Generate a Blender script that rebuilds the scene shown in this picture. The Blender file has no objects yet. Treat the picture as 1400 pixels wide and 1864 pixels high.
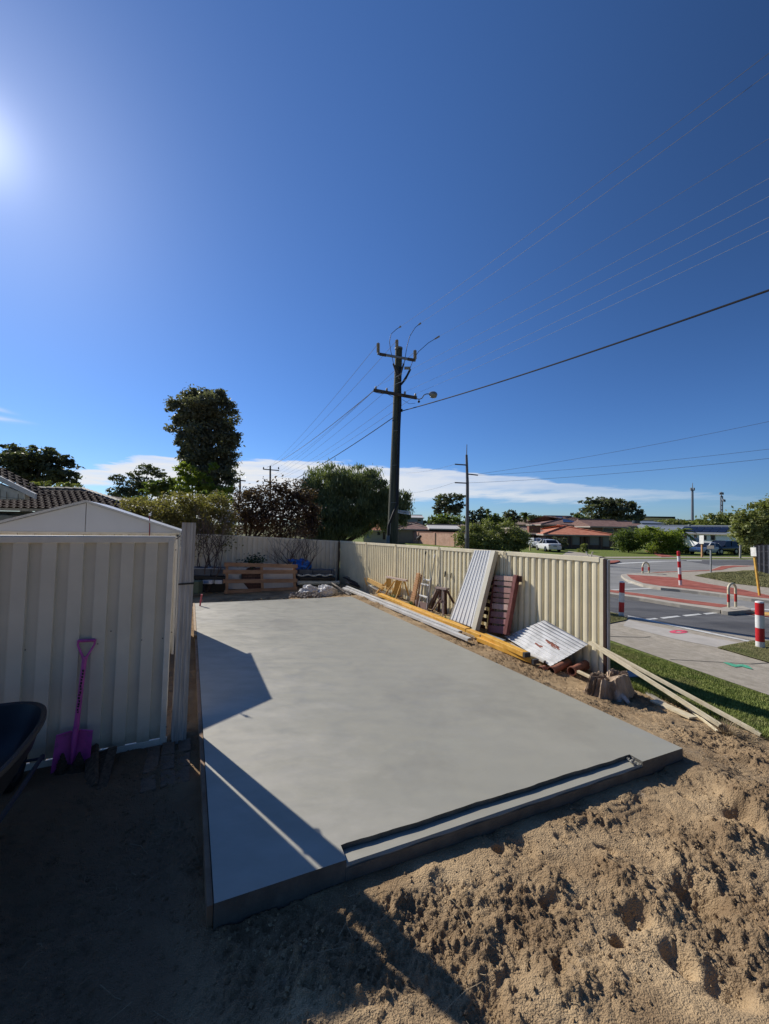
import bpy, bmesh, math, random
import numpy as np
from mathutils import Vector, Matrix
SC = bpy.context.scene
COL = SC.collection
# ------------------------------------------------------------------ camera
F = 720.0; CX, CY = 700.0, 932.0
TILT = math.radians(2.1); ROLL = math.radians(1.1)
H = 2.0
r0 = Vector((1, 0, 0)); u0 = Vector((0, -math.sin(TILT), math.cos(TILT))); FW = Vector((0, math.cos(TILT), math.sin(TILT)))
RT = r0*math.cos(ROLL) + u0*math.sin(ROLL); UP = u0*math.cos(ROLL) - r0*math.sin(ROLL)
cam = bpy.data.cameras.new('camera'); co = bpy.data.objects.new('camera', cam); COL.objects.link(co)
cam.sensor_fit = 'HORIZONTAL'; cam.sensor_width = 36; cam.lens = F/1400*36
cam.clip_start = 0.05; cam.clip_end = 3000
m = Matrix((RT, UP, -FW)).transposed().to_4x4(); m.translation = (0, 0, H); co.matrix_world = m
SC.camera = co
# ------------------------------------------------------------------ sky, sun, exposure
AZ = math.radians(48.0); EL = math.radians(34.0)       # sun: left of the view, above the horizon
SUN = Vector((-math.sin(AZ)*math.cos(EL), math.cos(AZ)*math.cos(EL), math.sin(EL)))
W = bpy.data.worlds.new('World'); SC.world = W; W.use_nodes = True
SKY_STRENGTH = 0.055
def build_world():
    nt = W.node_tree; nt.nodes.clear(); L = nt.links.new
    def N(t, **k):
        n = nt.nodes.new(t)
        for a, b in k.items(): setattr(n, a, b)
        return n
    def math_(op, a, b=None, c=None):
        n = N('ShaderNodeMath', operation=op)
        for i, v in enumerate((a, b, c)):
            if v is None: continue
            if isinstance(v, (int, float)): n.inputs[i].default_value = v
            else: L(v, n.inputs[i])
        return n.outputs[0]
    sky = N('ShaderNodeTexSky', sky_type='NISHITA', sun_disc=False)
    sky.sun_elevation = EL; sky.sun_rotation = -AZ; sky.air_density = 1.0; sky.dust_density = 0.2; sky.ozone_density = 3.5; sky.altitude = 30
    tc = N('ShaderNodeTexCoord'); sx = N('ShaderNodeSeparateXYZ'); L(tc.outputs['Generated'], sx.inputs[0])
    x, y, z = sx.outputs
    az = math_('ARCTAN2', x, y)                          # 0 ahead, + to the right
    t = math_('MULTIPLY_ADD', az, 1/(2*0.9), 0.5)        # -0.9..0.9 rad -> 0..1
    def curve(vals):
        n = N('ShaderNodeValToRGB'); r = n.color_ramp; r.interpolation = 'EASE'
        while len(r.elements) < len(vals): r.elements.new(0.5)
        for e, (p, v) in zip(r.elements, vals): e.position = p
        for e, (p, v) in zip(r.elements, vals): e.color = (v, v, v, 1)
        L(t, n.inputs[0]); return math_('MULTIPLY', n.outputs[0], 0.25)
    P = lambda px: (math.atan((px-700)/720)/1.8+0.5)
    V = lambda py, px: max(0.0, ((952+0.0192*(px-348))-py)/math.hypot(720, px-700))/0.25*0.985
    up = curve([(P(100), V(846, 100)), (P(330), V(828, 330)), (P(480), V(834, 480)), (P(620), V(840, 620)), (P(800), V(850, 800)), (P(960), V(868, 960)), (P(1100), V(886, 1100)), (P(1400), V(905, 1400))])
    lo = curve([(P(100), V(893, 100)), (P(230), V(884, 230)), (P(330), V(960, 330)), (P(700), V(960, 700)), (P(760), V(910, 760)), (P(880), V(908, 880)), (P(1100), V(918, 1100)), (P(1400), V(918, 1400))])
    mp = N('ShaderNodeMapping'); L(tc.outputs['Generated'], mp.inputs[0]); mp.inputs['Scale'].default_value = (3, 3, 26)
    n1 = N('ShaderNodeTexNoise'); L(mp.outputs[0], n1.inputs[0]); n1.inputs['Scale'].default_value = 1.6; n1.inputs['Detail'].default_value = 7; n1.inputs['Roughness'].default_value = 0.6
    nz = math_('SUBTRACT', n1.outputs[0], 0.5)
    zz = math_('MULTIPLY_ADD', nz, 0.085, z)
    a = N('ShaderNodeMapRange', interpolation_type='SMOOTHSTEP'); L(math_('SUBTRACT', up, zz), a.inputs[0]); a.inputs[1].default_value = -0.002; a.inputs[2].default_value = 0.008
    b = N('ShaderNodeMapRange', interpolation_type='SMOOTHSTEP'); L(math_('SUBTRACT', zz, lo), b.inputs[0]); b.inputs[1].default_value = -0.004; b.inputs[2].default_value = 0.02
    band = math_('MULTIPLY', a.outputs[0], b.outputs[0])
    dens = N('ShaderNodeValToRGB'); L(t, dens.inputs[0]); r = dens.color_ramp
    vals = [(P(90), 0.0), (P(150), 0.95), (P(640), 1.0), (P(760), 0.8), (P(950), 0.7), (P(1120), 0.45), (P(1400), 0.2)]
    while len(r.elements) < len(vals): r.elements.new(0.5)
    for e, (p, v) in zip(r.elements, vals): e.position = p
    for e, (p, v) in zip(r.elements, vals): e.color = (v, v, v, 1)
    tex = N('ShaderNodeMapRange'); L(n1.outputs[0], tex.inputs[0]); tex.inputs[1].default_value = 0.38; tex.inputs[2].default_value = 0.56
    w1 = math_('MULTIPLY', band, dens.outputs[0])
    w2 = math_('MULTIPLY', w1, math_('MULTIPLY_ADD', tex.outputs[0], 0.35, 0.65))
    # two thin wisps far to the left
    def wisp(px0, py0, px1, py1, s):
        a0 = math.atan((px0-700)/720); a1 = math.atan((px1-700)/720); v0 = V(py0, px0)*.25; v1 = V(py1, px1)*.25
        line = math_('MULTIPLY_ADD', math_('SUBTRACT', az, a0), (v1-v0)/(a1-a0), v0)
        d = math_('DIVIDE', math_('SUBTRACT', math_('MULTIPLY_ADD', nz, 0.012, z), line), s)
        g = math_('POWER', 2.718, math_('MULTIPLY', math_('MULTIPLY', d, d), -1.0))
        k = N('ShaderNodeMapRange', interpolation_type='SMOOTHSTEP'); L(az, k.inputs[0]); k.inputs[1].default_value = a1; k.inputs[2].default_value = a0-0.05
        return math_('MULTIPLY', math_('MULTIPLY', g, k.outputs[0]), 0.75)
    w = math_('MAXIMUM', w2, math_('MAXIMUM', wisp(0, 762, 75, 773, 0.0035), wisp(0, 746, 38, 756, 0.003)))
    hs = N('ShaderNodeHueSaturation'); hs.inputs['Saturation'].default_value = 1.12; hs.inputs['Value'].default_value = 1.0; L(sky.outputs[0], hs.inputs['Color'])
    mx = N('ShaderNodeMix', data_type='RGBA'); L(w, mx.inputs[0]); 
    # the sky deepens away from the sun
    dv = N('ShaderNodeVectorMath', operation='DOT_PRODUCT'); L(tc.outputs['Generated'], dv.inputs[0]); dv.inputs[1].default_value = tuple(SUN)
    fr = N('ShaderNodeMapRange', interpolation_type='SMOOTHSTEP'); L(dv.outputs['Value'], fr.inputs[0]); fr.inputs[1].default_value = -0.2; fr.inputs[2].default_value = 0.85; fr.inputs[3].default_value = 0.34; fr.inputs[4].default_value = 1.04
    fz = N('ShaderNodeMapRange', interpolation_type='SMOOTHSTEP'); L(z, fz.inputs[0]); fz.inputs[1].default_value = 0.0; fz.inputs[2].default_value = 0.8
    fb = N('ShaderNodeMapRange', interpolation_type='SMOOTHSTEP'); L(dv.outputs['Value'], fb.inputs[0]); fb.inputs[1].default_value = -0.4; fb.inputs[2].default_value = 0.15; fb.inputs[3].default_value = 0.35
    fl = N('ShaderNodeMix', data_type='FLOAT'); L(fz.outputs[0], fl.inputs[0]); L(fb.outputs[0], fl.inputs[2]); L(fr.outputs[0], fl.inputs[3])
    tz = N('ShaderNodeMix', data_type='RGBA'); L(fz.outputs[0], tz.inputs[0]); tz.inputs[6].default_value = (1.04, 1.42, 2.08, 1); tz.inputs[7].default_value = (1.38, 1.6, 2.02, 1)
    tint = N('ShaderNodeVectorMath', operation='MULTIPLY'); L(hs.outputs[0], tint.inputs[0]); L(tz.outputs[2], tint.inputs[1])
    dk = N('ShaderNodeVectorMath', operation='SCALE'); L(tint.outputs[0], dk.inputs[0]); L(fl.outputs[0], dk.inputs['Scale'])
    dc = math_('MAXIMUM', dv.outputs['Value'], 0.0); au = math_('ADD', math_('MULTIPLY', math_('POWER', dc, 600.0), 8.0), math_('MULTIPLY', math_('POWER', dc, 90.0), 1.0))   # aureole round the sun
    av = N('ShaderNodeVectorMath', operation='SCALE'); av.inputs[0].default_value = (1.0, 1.0, 1.02); L(au, av.inputs['Scale']); dk2 = N('ShaderNodeVectorMath', operation='ADD'); L(dk.outputs[0], dk2.inputs[0]); L(av.outputs[0], dk2.inputs[1])
    L(dk2.outputs[0], mx.inputs[6]); mx.inputs[7].default_value = (15.0, 15.2, 15.6, 1)
    bg = N('ShaderNodeBackground'); bg.inputs[1].default_value = SKY_STRENGTH; L(mx.outputs[2], bg.inputs[0])
    out = N('ShaderNodeOutputWorld'); L(bg.outputs[0], out.inputs[0])
build_world()
sl = bpy.data.lights.new('sun', 'SUN'); sl.energy = 5.0; sl.angle = math.radians(0.5); sl.color = (1, 0.94, 0.85)
so = bpy.data.objects.new('sun', sl); COL.objects.link(so); so.rotation_euler = SUN.to_track_quat('Z', 'Y').to_euler(); so.location = (0, 0, 20)
SC.view_settings.view_transform = 'Standard'; SC.view_settings.look = 'None'; SC.view_settings.gamma = 1; SC.view_settings.exposure = 0.0
SC.view_settings.use_curve_mapping = False
SC.cycles.max_bounces = 5; SC.cycles.diffuse_bounces = 2; SC.cycles.transparent_max_bounces = 6
# ------------------------------------------------------------------ survey helpers (photo pixel -> place in metres)
def ray(px, py):
    return FW + RT*((px-CX)/F) + UP*((CY-py)/F)
FN = Vector((0.898, 0.439, 0)).normalized(); FD = Vector((-FN.y, FN.x, 0))     # across / along the side fence
FE = Vector((3.41, 6.2, 0))                                                   # its street end
def sdist(x, y): return FN.x*(x-FE.x) + FN.y*(y-FE.y)
def gz(x, y):
    s = sdist(x, y)
    if s < -0.2:
        l = FD.x*(x-FE.x)+FD.y*(y-FE.y); q = min(1, max(0, (2.5-l)/2.5)); k = min(1, max(0, (l-7.0)/1.6)); k = k*k*(3-2*k)
        return -0.12 - 0.13*q*min(1, max(0, (s+1.6)/1.4)) - 0.26*k*(1 if y < 40 else 0)
    if s < 0.3: return -0.25
    if s < 4.5: return -0.25 - 0.40*(s-0.3)/4.2
    return -0.65
def P(px, py, D):                        # point seen at that pixel, D metres ahead
    d = ray(px, py); return Vector((0, 0, H)) + d*(D/d.y)
def G(px, py, z=None):                   # point of the ground seen at that pixel
    d = ray(px, py); zz = -0.3 if z is None else z
    for i in range(30 if z is None else 1):
        t = (zz-H)/d.z; x, y = d.x*t, d.y*t
        if z is None:
            n = gz(x, y); zz = zz*0.4 + n*0.6
    return Vector((x, y, zz))
def onplane(px, py, p0, n, off=0.0):     # point of a vertical plane seen at that pixel
    d = ray(px, py); o = Vector((0, 0, H)); t = (n.dot(p0)-off-n.dot(o))/n.dot(d); return o + d*t
def Fp(px, py, off=0.05): return onplane(px, py, FE, FN, off)
# ------------------------------------------------------------------ materials
MATS = {}
def mat(name, col, rough=0.6, metal=0.0, var=0.15, scale=6.0, bump=0.0, bscale=60.0, stretch=None, col2=None, spec=0.5, detail=4, coat=0.0, lo=0.35, hi=0.65):
    if name in MATS: return MATS[name]
    m = bpy.data.materials.new(name); m.use_nodes = True; nt = m.node_tree; b = nt.nodes['Principled BSDF']
    tc = nt.nodes.new('ShaderNodeTexCoord'); mp = nt.nodes.new('ShaderNodeMapping'); nt.links.new(tc.outputs['Object'], mp.inputs[0])
    if stretch: mp.inputs['Scale'].default_value = stretch
    n = nt.nodes.new('ShaderNodeTexNoise'); n.inputs['Scale'].default_value = scale; n.inputs['Detail'].default_value = detail; n.inputs['Roughness'].default_value = 0.6
    nt.links.new(mp.outputs[0], n.inputs[0])
    r = nt.nodes.new('ShaderNodeValToRGB'); r.color_ramp.elements[0].position = lo; r.color_ramp.elements[1].position = hi
    c = col2 if col2 else tuple(min(1, v*(1+var)) for v in col)
    a = col if col2 else tuple(v*(1-var) for v in col)
    r.color_ramp.elements[0].color = (*a, 1); r.color_ramp.elements[1].color = (*c, 1)
    nt.links.new(n.outputs[0], r.inputs[0]); nt.links.new(r.outputs[0], b.inputs['Base Color'])
    b.inputs['Roughness'].default_value = rough; b.inputs['Metallic'].default_value = metal; b.inputs['Specular IOR Level'].default_value = spec
    if coat: b.inputs['Coat Weight'].default_value = coat
    if bump:
        n2 = nt.nodes.new('ShaderNodeTexNoise'); n2.inputs['Scale'].default_value = bscale; n2.inputs['Detail'].default_value = 5
        nt.links.new(mp.outputs[0], n2.inputs[0]); bp = nt.nodes.new('ShaderNodeBump'); bp.inputs['Strength'].default_value = bump; bp.inputs['Distance'].default_value = 0.02
        nt.links.new(n2.outputs[0], bp.inputs['Height']); nt.links.new(bp.outputs[0], b.inputs['Normal'])
    MATS[name] = m; return m
def nodes_of(m): return m.node_tree, m.node_tree.nodes['Principled BSDF']
def add_layer(m, col, scale, lo, hi, stretch=None, detail=6, rough=None, wave=None):
    """lay a second noise-shaped patch colour over a material"""
    nt, b = nodes_of(m); src = b.inputs['Base Color'].links[0].from_socket
    tc = nt.nodes.new('ShaderNodeTexCoord'); mp = nt.nodes.new('ShaderNodeMapping'); nt.links.new(tc.outputs['Object'], mp.inputs[0]); mp.inputs['Location'].default_value = (scale*1.7, 3.1, 0.7)
    if stretch: mp.inputs['Scale'].default_value = stretch
    n = nt.nodes.new('ShaderNodeTexNoise'); n.inputs['Scale'].default_value = scale; n.inputs['Detail'].default_value = detail; n.inputs['Roughness'].default_value = 0.65; nt.links.new(mp.outputs[0], n.inputs[0])
    k = nt.nodes.new('ShaderNodeMapRange'); k.inputs[1].default_value = lo; k.inputs[2].default_value = hi; nt.links.new(n.outputs[0], k.inputs[0])
    mx = nt.nodes.new('ShaderNodeMix'); mx.data_type = 'RGBA'; nt.links.new(k.outputs[0], mx.inputs[0]); nt.links.new(src, mx.inputs[6]); mx.inputs[7].default_value = (*col, 1)
    nt.links.new(mx.outputs[2], b.inputs['Base Color']); return m
def add_dirt(m, col, h):
    """sand splashed up the foot of a sheet"""
    nt, b = nodes_of(m); src = b.inputs['Base Color'].links[0].from_socket
    tc = nt.nodes.new('ShaderNodeTexCoord'); sx = nt.nodes.new('ShaderNodeSeparateXYZ'); nt.links.new(tc.outputs['Object'], sx.inputs[0])
    n = nt.nodes.new('ShaderNodeTexNoise'); n.inputs['Scale'].default_value = 7; n.inputs['Detail'].default_value = 9; n.inputs['Roughness'].default_value = .7; nt.links.new(tc.outputs['Object'], n.inputs[0])
    a = nt.nodes.new('ShaderNodeMath'); a.operation = 'MULTIPLY_ADD'; nt.links.new(n.outputs[0], a.inputs[0]); a.inputs[1].default_value = h*1.6; nt.links.new(sx.outputs[2], a.inputs[2])
    k = nt.nodes.new('ShaderNodeMapRange'); nt.links.new(a.outputs[0], k.inputs[0]); k.inputs[1].default_value = h*1.9; k.inputs[2].default_value = h*.9; k.inputs[4].default_value = .75
    mx = nt.nodes.new('ShaderNodeMix'); mx.data_type = 'RGBA'; nt.links.new(k.outputs[0], mx.inputs[0]); nt.links.new(src, mx.inputs[6]); mx.inputs[7].default_value = (*col, 1); nt.links.new(mx.outputs[2], b.inputs['Base Color'])
def brick_mat(name, c1, c2, mortar, sc=1.0, bw=0.23, rh=0.086, ms=0.012):
    if name in MATS: return MATS[name]
    m = bpy.data.materials.new(name); m.use_nodes = True; nt, b = nodes_of(m)
    tc = nt.nodes.new('ShaderNodeTexCoord'); sx = nt.nodes.new('ShaderNodeSeparateXYZ'); nt.links.new(tc.outputs['Object'], sx.inputs[0])
    ad = nt.nodes.new('ShaderNodeMath'); nt.links.new(sx.outputs[0], ad.inputs[0]); nt.links.new(sx.outputs[1], ad.inputs[1])
    cx = nt.nodes.new('ShaderNodeCombineXYZ'); nt.links.new(ad.outputs[0], cx.inputs[0]); nt.links.new(sx.outputs[2], cx.inputs[1])
    br = nt.nodes.new('ShaderNodeTexBrick'); nt.links.new(cx.outputs[0], br.inputs[0])
    br.inputs['Color1'].default_value = (*c1, 1); br.inputs['Color2'].default_value = (*c2, 1); br.inputs['Mortar'].default_value = (*mortar, 1)
    br.inputs['Scale'].default_value = sc; br.inputs['Brick Width'].default_value = bw; br.inputs['Row Height'].default_value = rh; br.inputs['Mortar Size'].default_value = ms
    nt.links.new(br.outputs[0], b.inputs['Base Color']); b.inputs['Roughness'].default_value = 0.85
    MATS[name] = m; return add_layer(m, tuple(v*0.75 for v in c1), 0.9, 0.5, 0.8)
def leaf_mat(name, a, b_, rough=0.55, scale=1.2, trans=0.0):
    m = mat(name, a, rough=rough, col2=b_, scale=scale, detail=8, spec=0.35, lo=0.3, hi=0.7)
    nt, b = nodes_of(m)
    if trans:
        tr = nt.nodes.new('ShaderNodeBsdfTranslucent'); tr.inputs[0].default_value = (b_[0]*1.6, b_[1]*1.8, b_[2]*0.9, 1); ms = nt.nodes.new('ShaderNodeMixShader'); ms.inputs[0].default_value = trans
        o = nt.nodes['Material Output']; nt.links.new(b.outputs[0], ms.inputs[1]); nt.links.new(tr.outputs[0], ms.inputs[2]); nt.links.new(ms.outputs[0], o.inputs[0])
    return m
# ------------------------------------------------------------------ object helpers
def thing(name, label, cat, loc=(0, 0, 0), group=None, kind=None):
    o = bpy.data.objects.new(name, None); COL.objects.link(o); o.location = loc; o.empty_display_size = 0.2
    tag(o, label, cat, group, kind); return o
def tag(o, label=None, cat=None, group=None, kind=None):
    if label: o['label'] = label
    if cat: o['category'] = cat
    if group: o['group'] = group
    if kind: o['kind'] = kind
    return o
def origin_of(parent):
    v = Vector((0, 0, 0))
    while parent is not None: v += parent.location; parent = parent.parent
    return v
class MB:
    def __init__(s): s.v = []; s.f = []
    def add(s, vs, fs):
        n = len(s.v); s.v += [tuple(v) for v in vs]; s.f += [tuple(i+n for i in f) for f in fs]; return s
    def hexa(s, b, t):                    # two quads of 4 points, bottom and top
        return s.add(list(b)+list(t), [(3, 2, 1, 0), (4, 5, 6, 7), (0, 1, 5, 4), (1, 2, 6, 5), (2, 3, 7, 6), (3, 0, 4, 7)])
    def box(s, c, sz, M=None):
        x, y, z = (v/2 for v in sz); c = Vector(c)
        q = [Vector(p) for p in ((-x, -y, -z), (x, -y, -z), (x, y, -z), (-x, y, -z), (-x, -y, z), (x, -y, z), (x, y, z), (-x, y, z))]
        if M is not None: q = [M @ p for p in q]
        q = [c+p for p in q]; return s.hexa(q[:4], q[4:])
    def bar(s, A, B, w, h, up=(0, 0, 1)):
        A = Vector(A); B = Vector(B); d = (B-A).normalized(); up = Vector(up); x = d.cross(up)
        if x.length < 1e-4: x = d.cross(Vector((1, 0, 0)))
        x.normalize(); u = x.cross(d); x *= w/2; u *= h/2
        return s.add([A-x-u, A+x-u, A+x+u, A-x+u, B-x-u, B+x-u, B+x+u, B-x+u], [(0, 1, 2, 3), (7, 6, 5, 4), (4, 5, 1, 0), (5, 6, 2, 1), (6, 7, 3, 2), (7, 4, 0, 3)])
    def tube(s, pts, r, n=8, caps=True):
        pts = [Vector(p) for p in pts]; k = len(pts)
        rs = r if isinstance(r, (list, tuple)) else [r]*k
        rings = []; prev = None
        for i, p in enumerate(pts):
            d = (pts[min(i+1, k-1)]-pts[max(i-1, 0)])
            d = d.normalized() if d.length > 1e-9 else Vector((0, 0, 1))
            a = d.orthogonal().normalized() if prev is None else (prev - d*prev.dot(d))
            a = a.normalized() if a.length > 1e-6 else d.orthogonal().normalized()
            prev = a; b = d.cross(a)
            rings.append([p + (a*math.cos(2*math.pi*j/n) + b*math.sin(2*math.pi*j/n))*rs[i] for j in range(n)])
        vs = [q for R in rings for q in R]; fs = []
        for i in range(k-1):
            for j in range(n): fs.append((i*n+j, i*n+(j+1) % n, (i+1)*n+(j+1) % n, (i+1)*n+j))
        if caps: fs.append(tuple(range(n))[::-1]); fs.append(tuple((k-1)*n+j for j in range(n)))
        return s.add(vs, fs)
    def prism(s, poly, ext):              # polygon (3D points) pushed along ext
        e = Vector(ext); n = len(poly); a = [Vector(p) for p in poly]; b = [p+e for p in a]
        return s.add(a+b, [tuple(range(n))[::-1], tuple(range(n, 2*n))] + [(i, (i+1) % n, n+(i+1) % n, n+i) for i in range(n)])
    def grid(s, fn, nu, nv, thick=None):
        vs = [fn(i/nu, j/nv) for j in range(nv+1) for i in range(nu+1)]; w = nu+1
        fs = [(j*w+i, j*w+i+1, (j+1)*w+i+1, (j+1)*w+i) for j in range(nv) for i in range(nu)]
        if thick is not None:
            t = Vector(thick); n = len(vs); vs = vs + [Vector(p)+t for p in vs]
            fs = fs + [tuple(q+n for q in f)[::-1] for f in fs]
            for i in range(nu):
                fs.append((i+1, i, i+n, i+1+n)); a = nv*w+i; fs.append((a, a+1, a+1+n, a+n))
            for j in range(nv):
                a = j*w; fs.append((a, a+w, a+w+n, a+n)); a = j*w+nu; fs.append((a+w, a, a+n, a+w+n))
        return s.add(vs, fs)
    def ball(s, c, r, seg=10, rings=6, jit=0.0, rnd=random):
        rx, ry, rz = (r, r, r) if isinstance(r, (int, float)) else r; c = Vector(c)
        vs = []; fs = []
        for i in range(rings+1):
            th = math.pi*i/rings
            for j in range(seg):
                ph = 2*math.pi*j/seg; k = 1+rnd.uniform(-jit, jit)
                vs.append(c+Vector((rx*math.sin(th)*math.cos(ph)*k, ry*math.sin(th)*math.sin(ph)*k, rz*math.cos(th)*k)))
        for i in range(rings):
            for j in range(seg): fs.append((i*seg+j, (i+1)*seg+j, (i+1)*seg+(j+1) % seg, i*seg+(j+1) % seg))
        return s.add(vs, fs)
    def build(s, name, m, parent=None, label=None, cat=None, group=None, kind=None, smooth=False, bevel=0.0):
        o0 = origin_of(parent)
        me = bpy.data.meshes.new(name)
        if parent is None and s.v:
            a = np.array([tuple(v) for v in s.v]); lo = a.min(0); hi = a.max(0); o0 = Vector(((lo[0]+hi[0])/2, (lo[1]+hi[1])/2, lo[2]))
        me.from_pydata([(v[0]-o0.x, v[1]-o0.y, v[2]-o0.z) for v in s.v], [], s.f)
        o = bpy.data.objects.new(name, me); COL.objects.link(o)
        if parent is None: o.location = o0
        else: o.parent = parent
        me.materials.append(m)
        if smooth:
            me.polygons.foreach_set('use_smooth', [True]*len(me.polygons))
            try: me.set_sharp_from_angle(angle=math.radians(40))
            except Exception: pass
        if bevel:
            bm = bmesh.new(); bm.from_mesh(me); bmesh.ops.remove_doubles(bm, verts=bm.verts, dist=1e-5)
            bmesh.ops.recalc_face_normals(bm, faces=bm.faces)
            es = [e for e in bm.edges if len(e.link_faces) == 2 and e.calc_face_angle(0) > 0.6]
            bmesh.ops.bevel(bm, geom=es, offset=bevel, segments=1, affect='EDGES', profile=0.5); bm.to_mesh(me); bm.free()
        else:
            bm = bmesh.new(); bm.from_mesh(me); bmesh.ops.recalc_face_normals(bm, faces=bm.faces); bm.to_mesh(me); bm.free()
        me.update(); return tag(o, label, cat, group, kind)
def fast_mesh(name, verts, nper, m, parent=None, kind=None, label=None, cat=None, group=None, smooth=False):
    """verts: numpy (n*nper,3), consecutive nper form one face"""
    verts = np.asarray(verts, dtype=np.float32); o0 = origin_of(parent)
    if parent is None: o0 = Vector((float(verts[:, 0].mean()), float(verts[:, 1].mean()), float(verts[:, 2].min())))
    verts = verts - np.array(o0, dtype=np.float32)
    me = bpy.data.meshes.new(name); nv = len(verts); nf = nv//nper
    me.vertices.add(nv); me.vertices.foreach_set('co', verts.ravel()); me.loops.add(nv); me.loops.foreach_set('vertex_index', np.arange(nv, dtype=np.int32))
    me.polygons.add(nf); me.polygons.foreach_set('loop_start', np.arange(0, nv, nper, dtype=np.int32))
    me.update(calc_edges=True); me.materials.append(m)
    o = bpy.data.objects.new(name, me); COL.objects.link(o)
    if parent is None: o.location = o0
    else: o.parent = parent
    return tag(o, label, cat, group, kind)
def copy_tree(o, parent=None):
    c = o.copy(); COL.objects.link(c); c.parent = parent
    for ch in list(o.children): copy_tree(ch, c)
    return c
def lerp(a, b, t): return a + (b-a)*t
# value noise
def _h(ix, iy, seed):
    n = (ix.astype(np.int64)*374761393 + iy.astype(np.int64)*668265263 + seed*1274126177) & 0xffffffff
    n = ((n ^ (n >> 13))*1103515245) & 0xffffffff; n = ((n ^ (n >> 15))*2246822519) & 0xffffffff; n = n ^ (n >> 13)
    return (n & 0xffffff)/float(0xffffff)
def vn(x, y, seed=0):
    ix = np.floor(x); iy = np.floor(y); fx = x-ix; fy = y-iy; fx = fx*fx*fx*(fx*(fx*6-15)+10); fy = fy*fy*fy*(fy*(fy*6-15)+10)
    a = _h(ix, iy, seed); b = _h(ix+1, iy, seed); c = _h(ix, iy+1, seed); d = _h(ix+1, iy+1, seed)
    return (a+(b-a)*fx)+((c+(d-c)*fx)-(a+(b-a)*fx))*fy
def fbm(x, y, seed=0, o=4, g=0.5):
    t = 0; a = 1; s = 0
    for i in range(o):
        ca, sa = math.cos(1.1*i), math.sin(1.1*i)
        t = t + a*vn((x*ca-y*sa)*2**i+17.3*i, (x*sa+y*ca)*2**i-9.1*i, seed+i); s += a; a *= g
    return t/s
# ================================================================== ground
def soil_material():
    m = mat('soil', (0.29, 0.195, 0.108), rough=0.95, col2=(0.57, 0.415, 0.24), scale=2.2, detail=9, spec=0.15, bump=1.0, bscale=110, lo=0.3, hi=0.68)
    add_layer(m, (0.17, 0.125, 0.085), 1.1, 0.55, 0.8, detail=9)
    add_layer(m, (0.33, 0.32, 0.30), 2.6, 0.64, 0.78, detail=9)
    nt, b = nodes_of(m)       # soil left of the new slab is a darker brown: mix by place
    src = b.inputs['Base Color'].links[0].from_socket
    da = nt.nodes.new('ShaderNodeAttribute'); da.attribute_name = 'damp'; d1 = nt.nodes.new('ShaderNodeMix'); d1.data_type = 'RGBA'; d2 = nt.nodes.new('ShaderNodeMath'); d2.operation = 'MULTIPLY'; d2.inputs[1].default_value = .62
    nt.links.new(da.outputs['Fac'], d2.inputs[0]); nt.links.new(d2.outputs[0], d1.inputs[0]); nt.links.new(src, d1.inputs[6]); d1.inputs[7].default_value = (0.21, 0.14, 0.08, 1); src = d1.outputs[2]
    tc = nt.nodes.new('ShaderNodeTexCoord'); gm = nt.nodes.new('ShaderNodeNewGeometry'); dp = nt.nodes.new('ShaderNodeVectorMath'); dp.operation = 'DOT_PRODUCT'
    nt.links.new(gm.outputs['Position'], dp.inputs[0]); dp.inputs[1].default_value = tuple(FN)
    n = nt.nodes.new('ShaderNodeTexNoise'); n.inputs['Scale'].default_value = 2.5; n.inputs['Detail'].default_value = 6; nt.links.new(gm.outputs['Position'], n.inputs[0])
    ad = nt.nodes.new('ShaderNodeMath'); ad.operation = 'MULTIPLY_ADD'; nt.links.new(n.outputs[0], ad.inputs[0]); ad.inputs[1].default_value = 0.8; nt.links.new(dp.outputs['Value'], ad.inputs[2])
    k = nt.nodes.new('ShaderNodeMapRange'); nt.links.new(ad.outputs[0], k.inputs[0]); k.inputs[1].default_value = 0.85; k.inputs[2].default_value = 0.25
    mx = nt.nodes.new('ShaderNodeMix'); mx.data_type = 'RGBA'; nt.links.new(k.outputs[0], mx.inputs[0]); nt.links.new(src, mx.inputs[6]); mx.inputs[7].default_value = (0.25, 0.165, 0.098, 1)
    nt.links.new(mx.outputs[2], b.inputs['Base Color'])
    return m
M_SOIL = soil_material()
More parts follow.
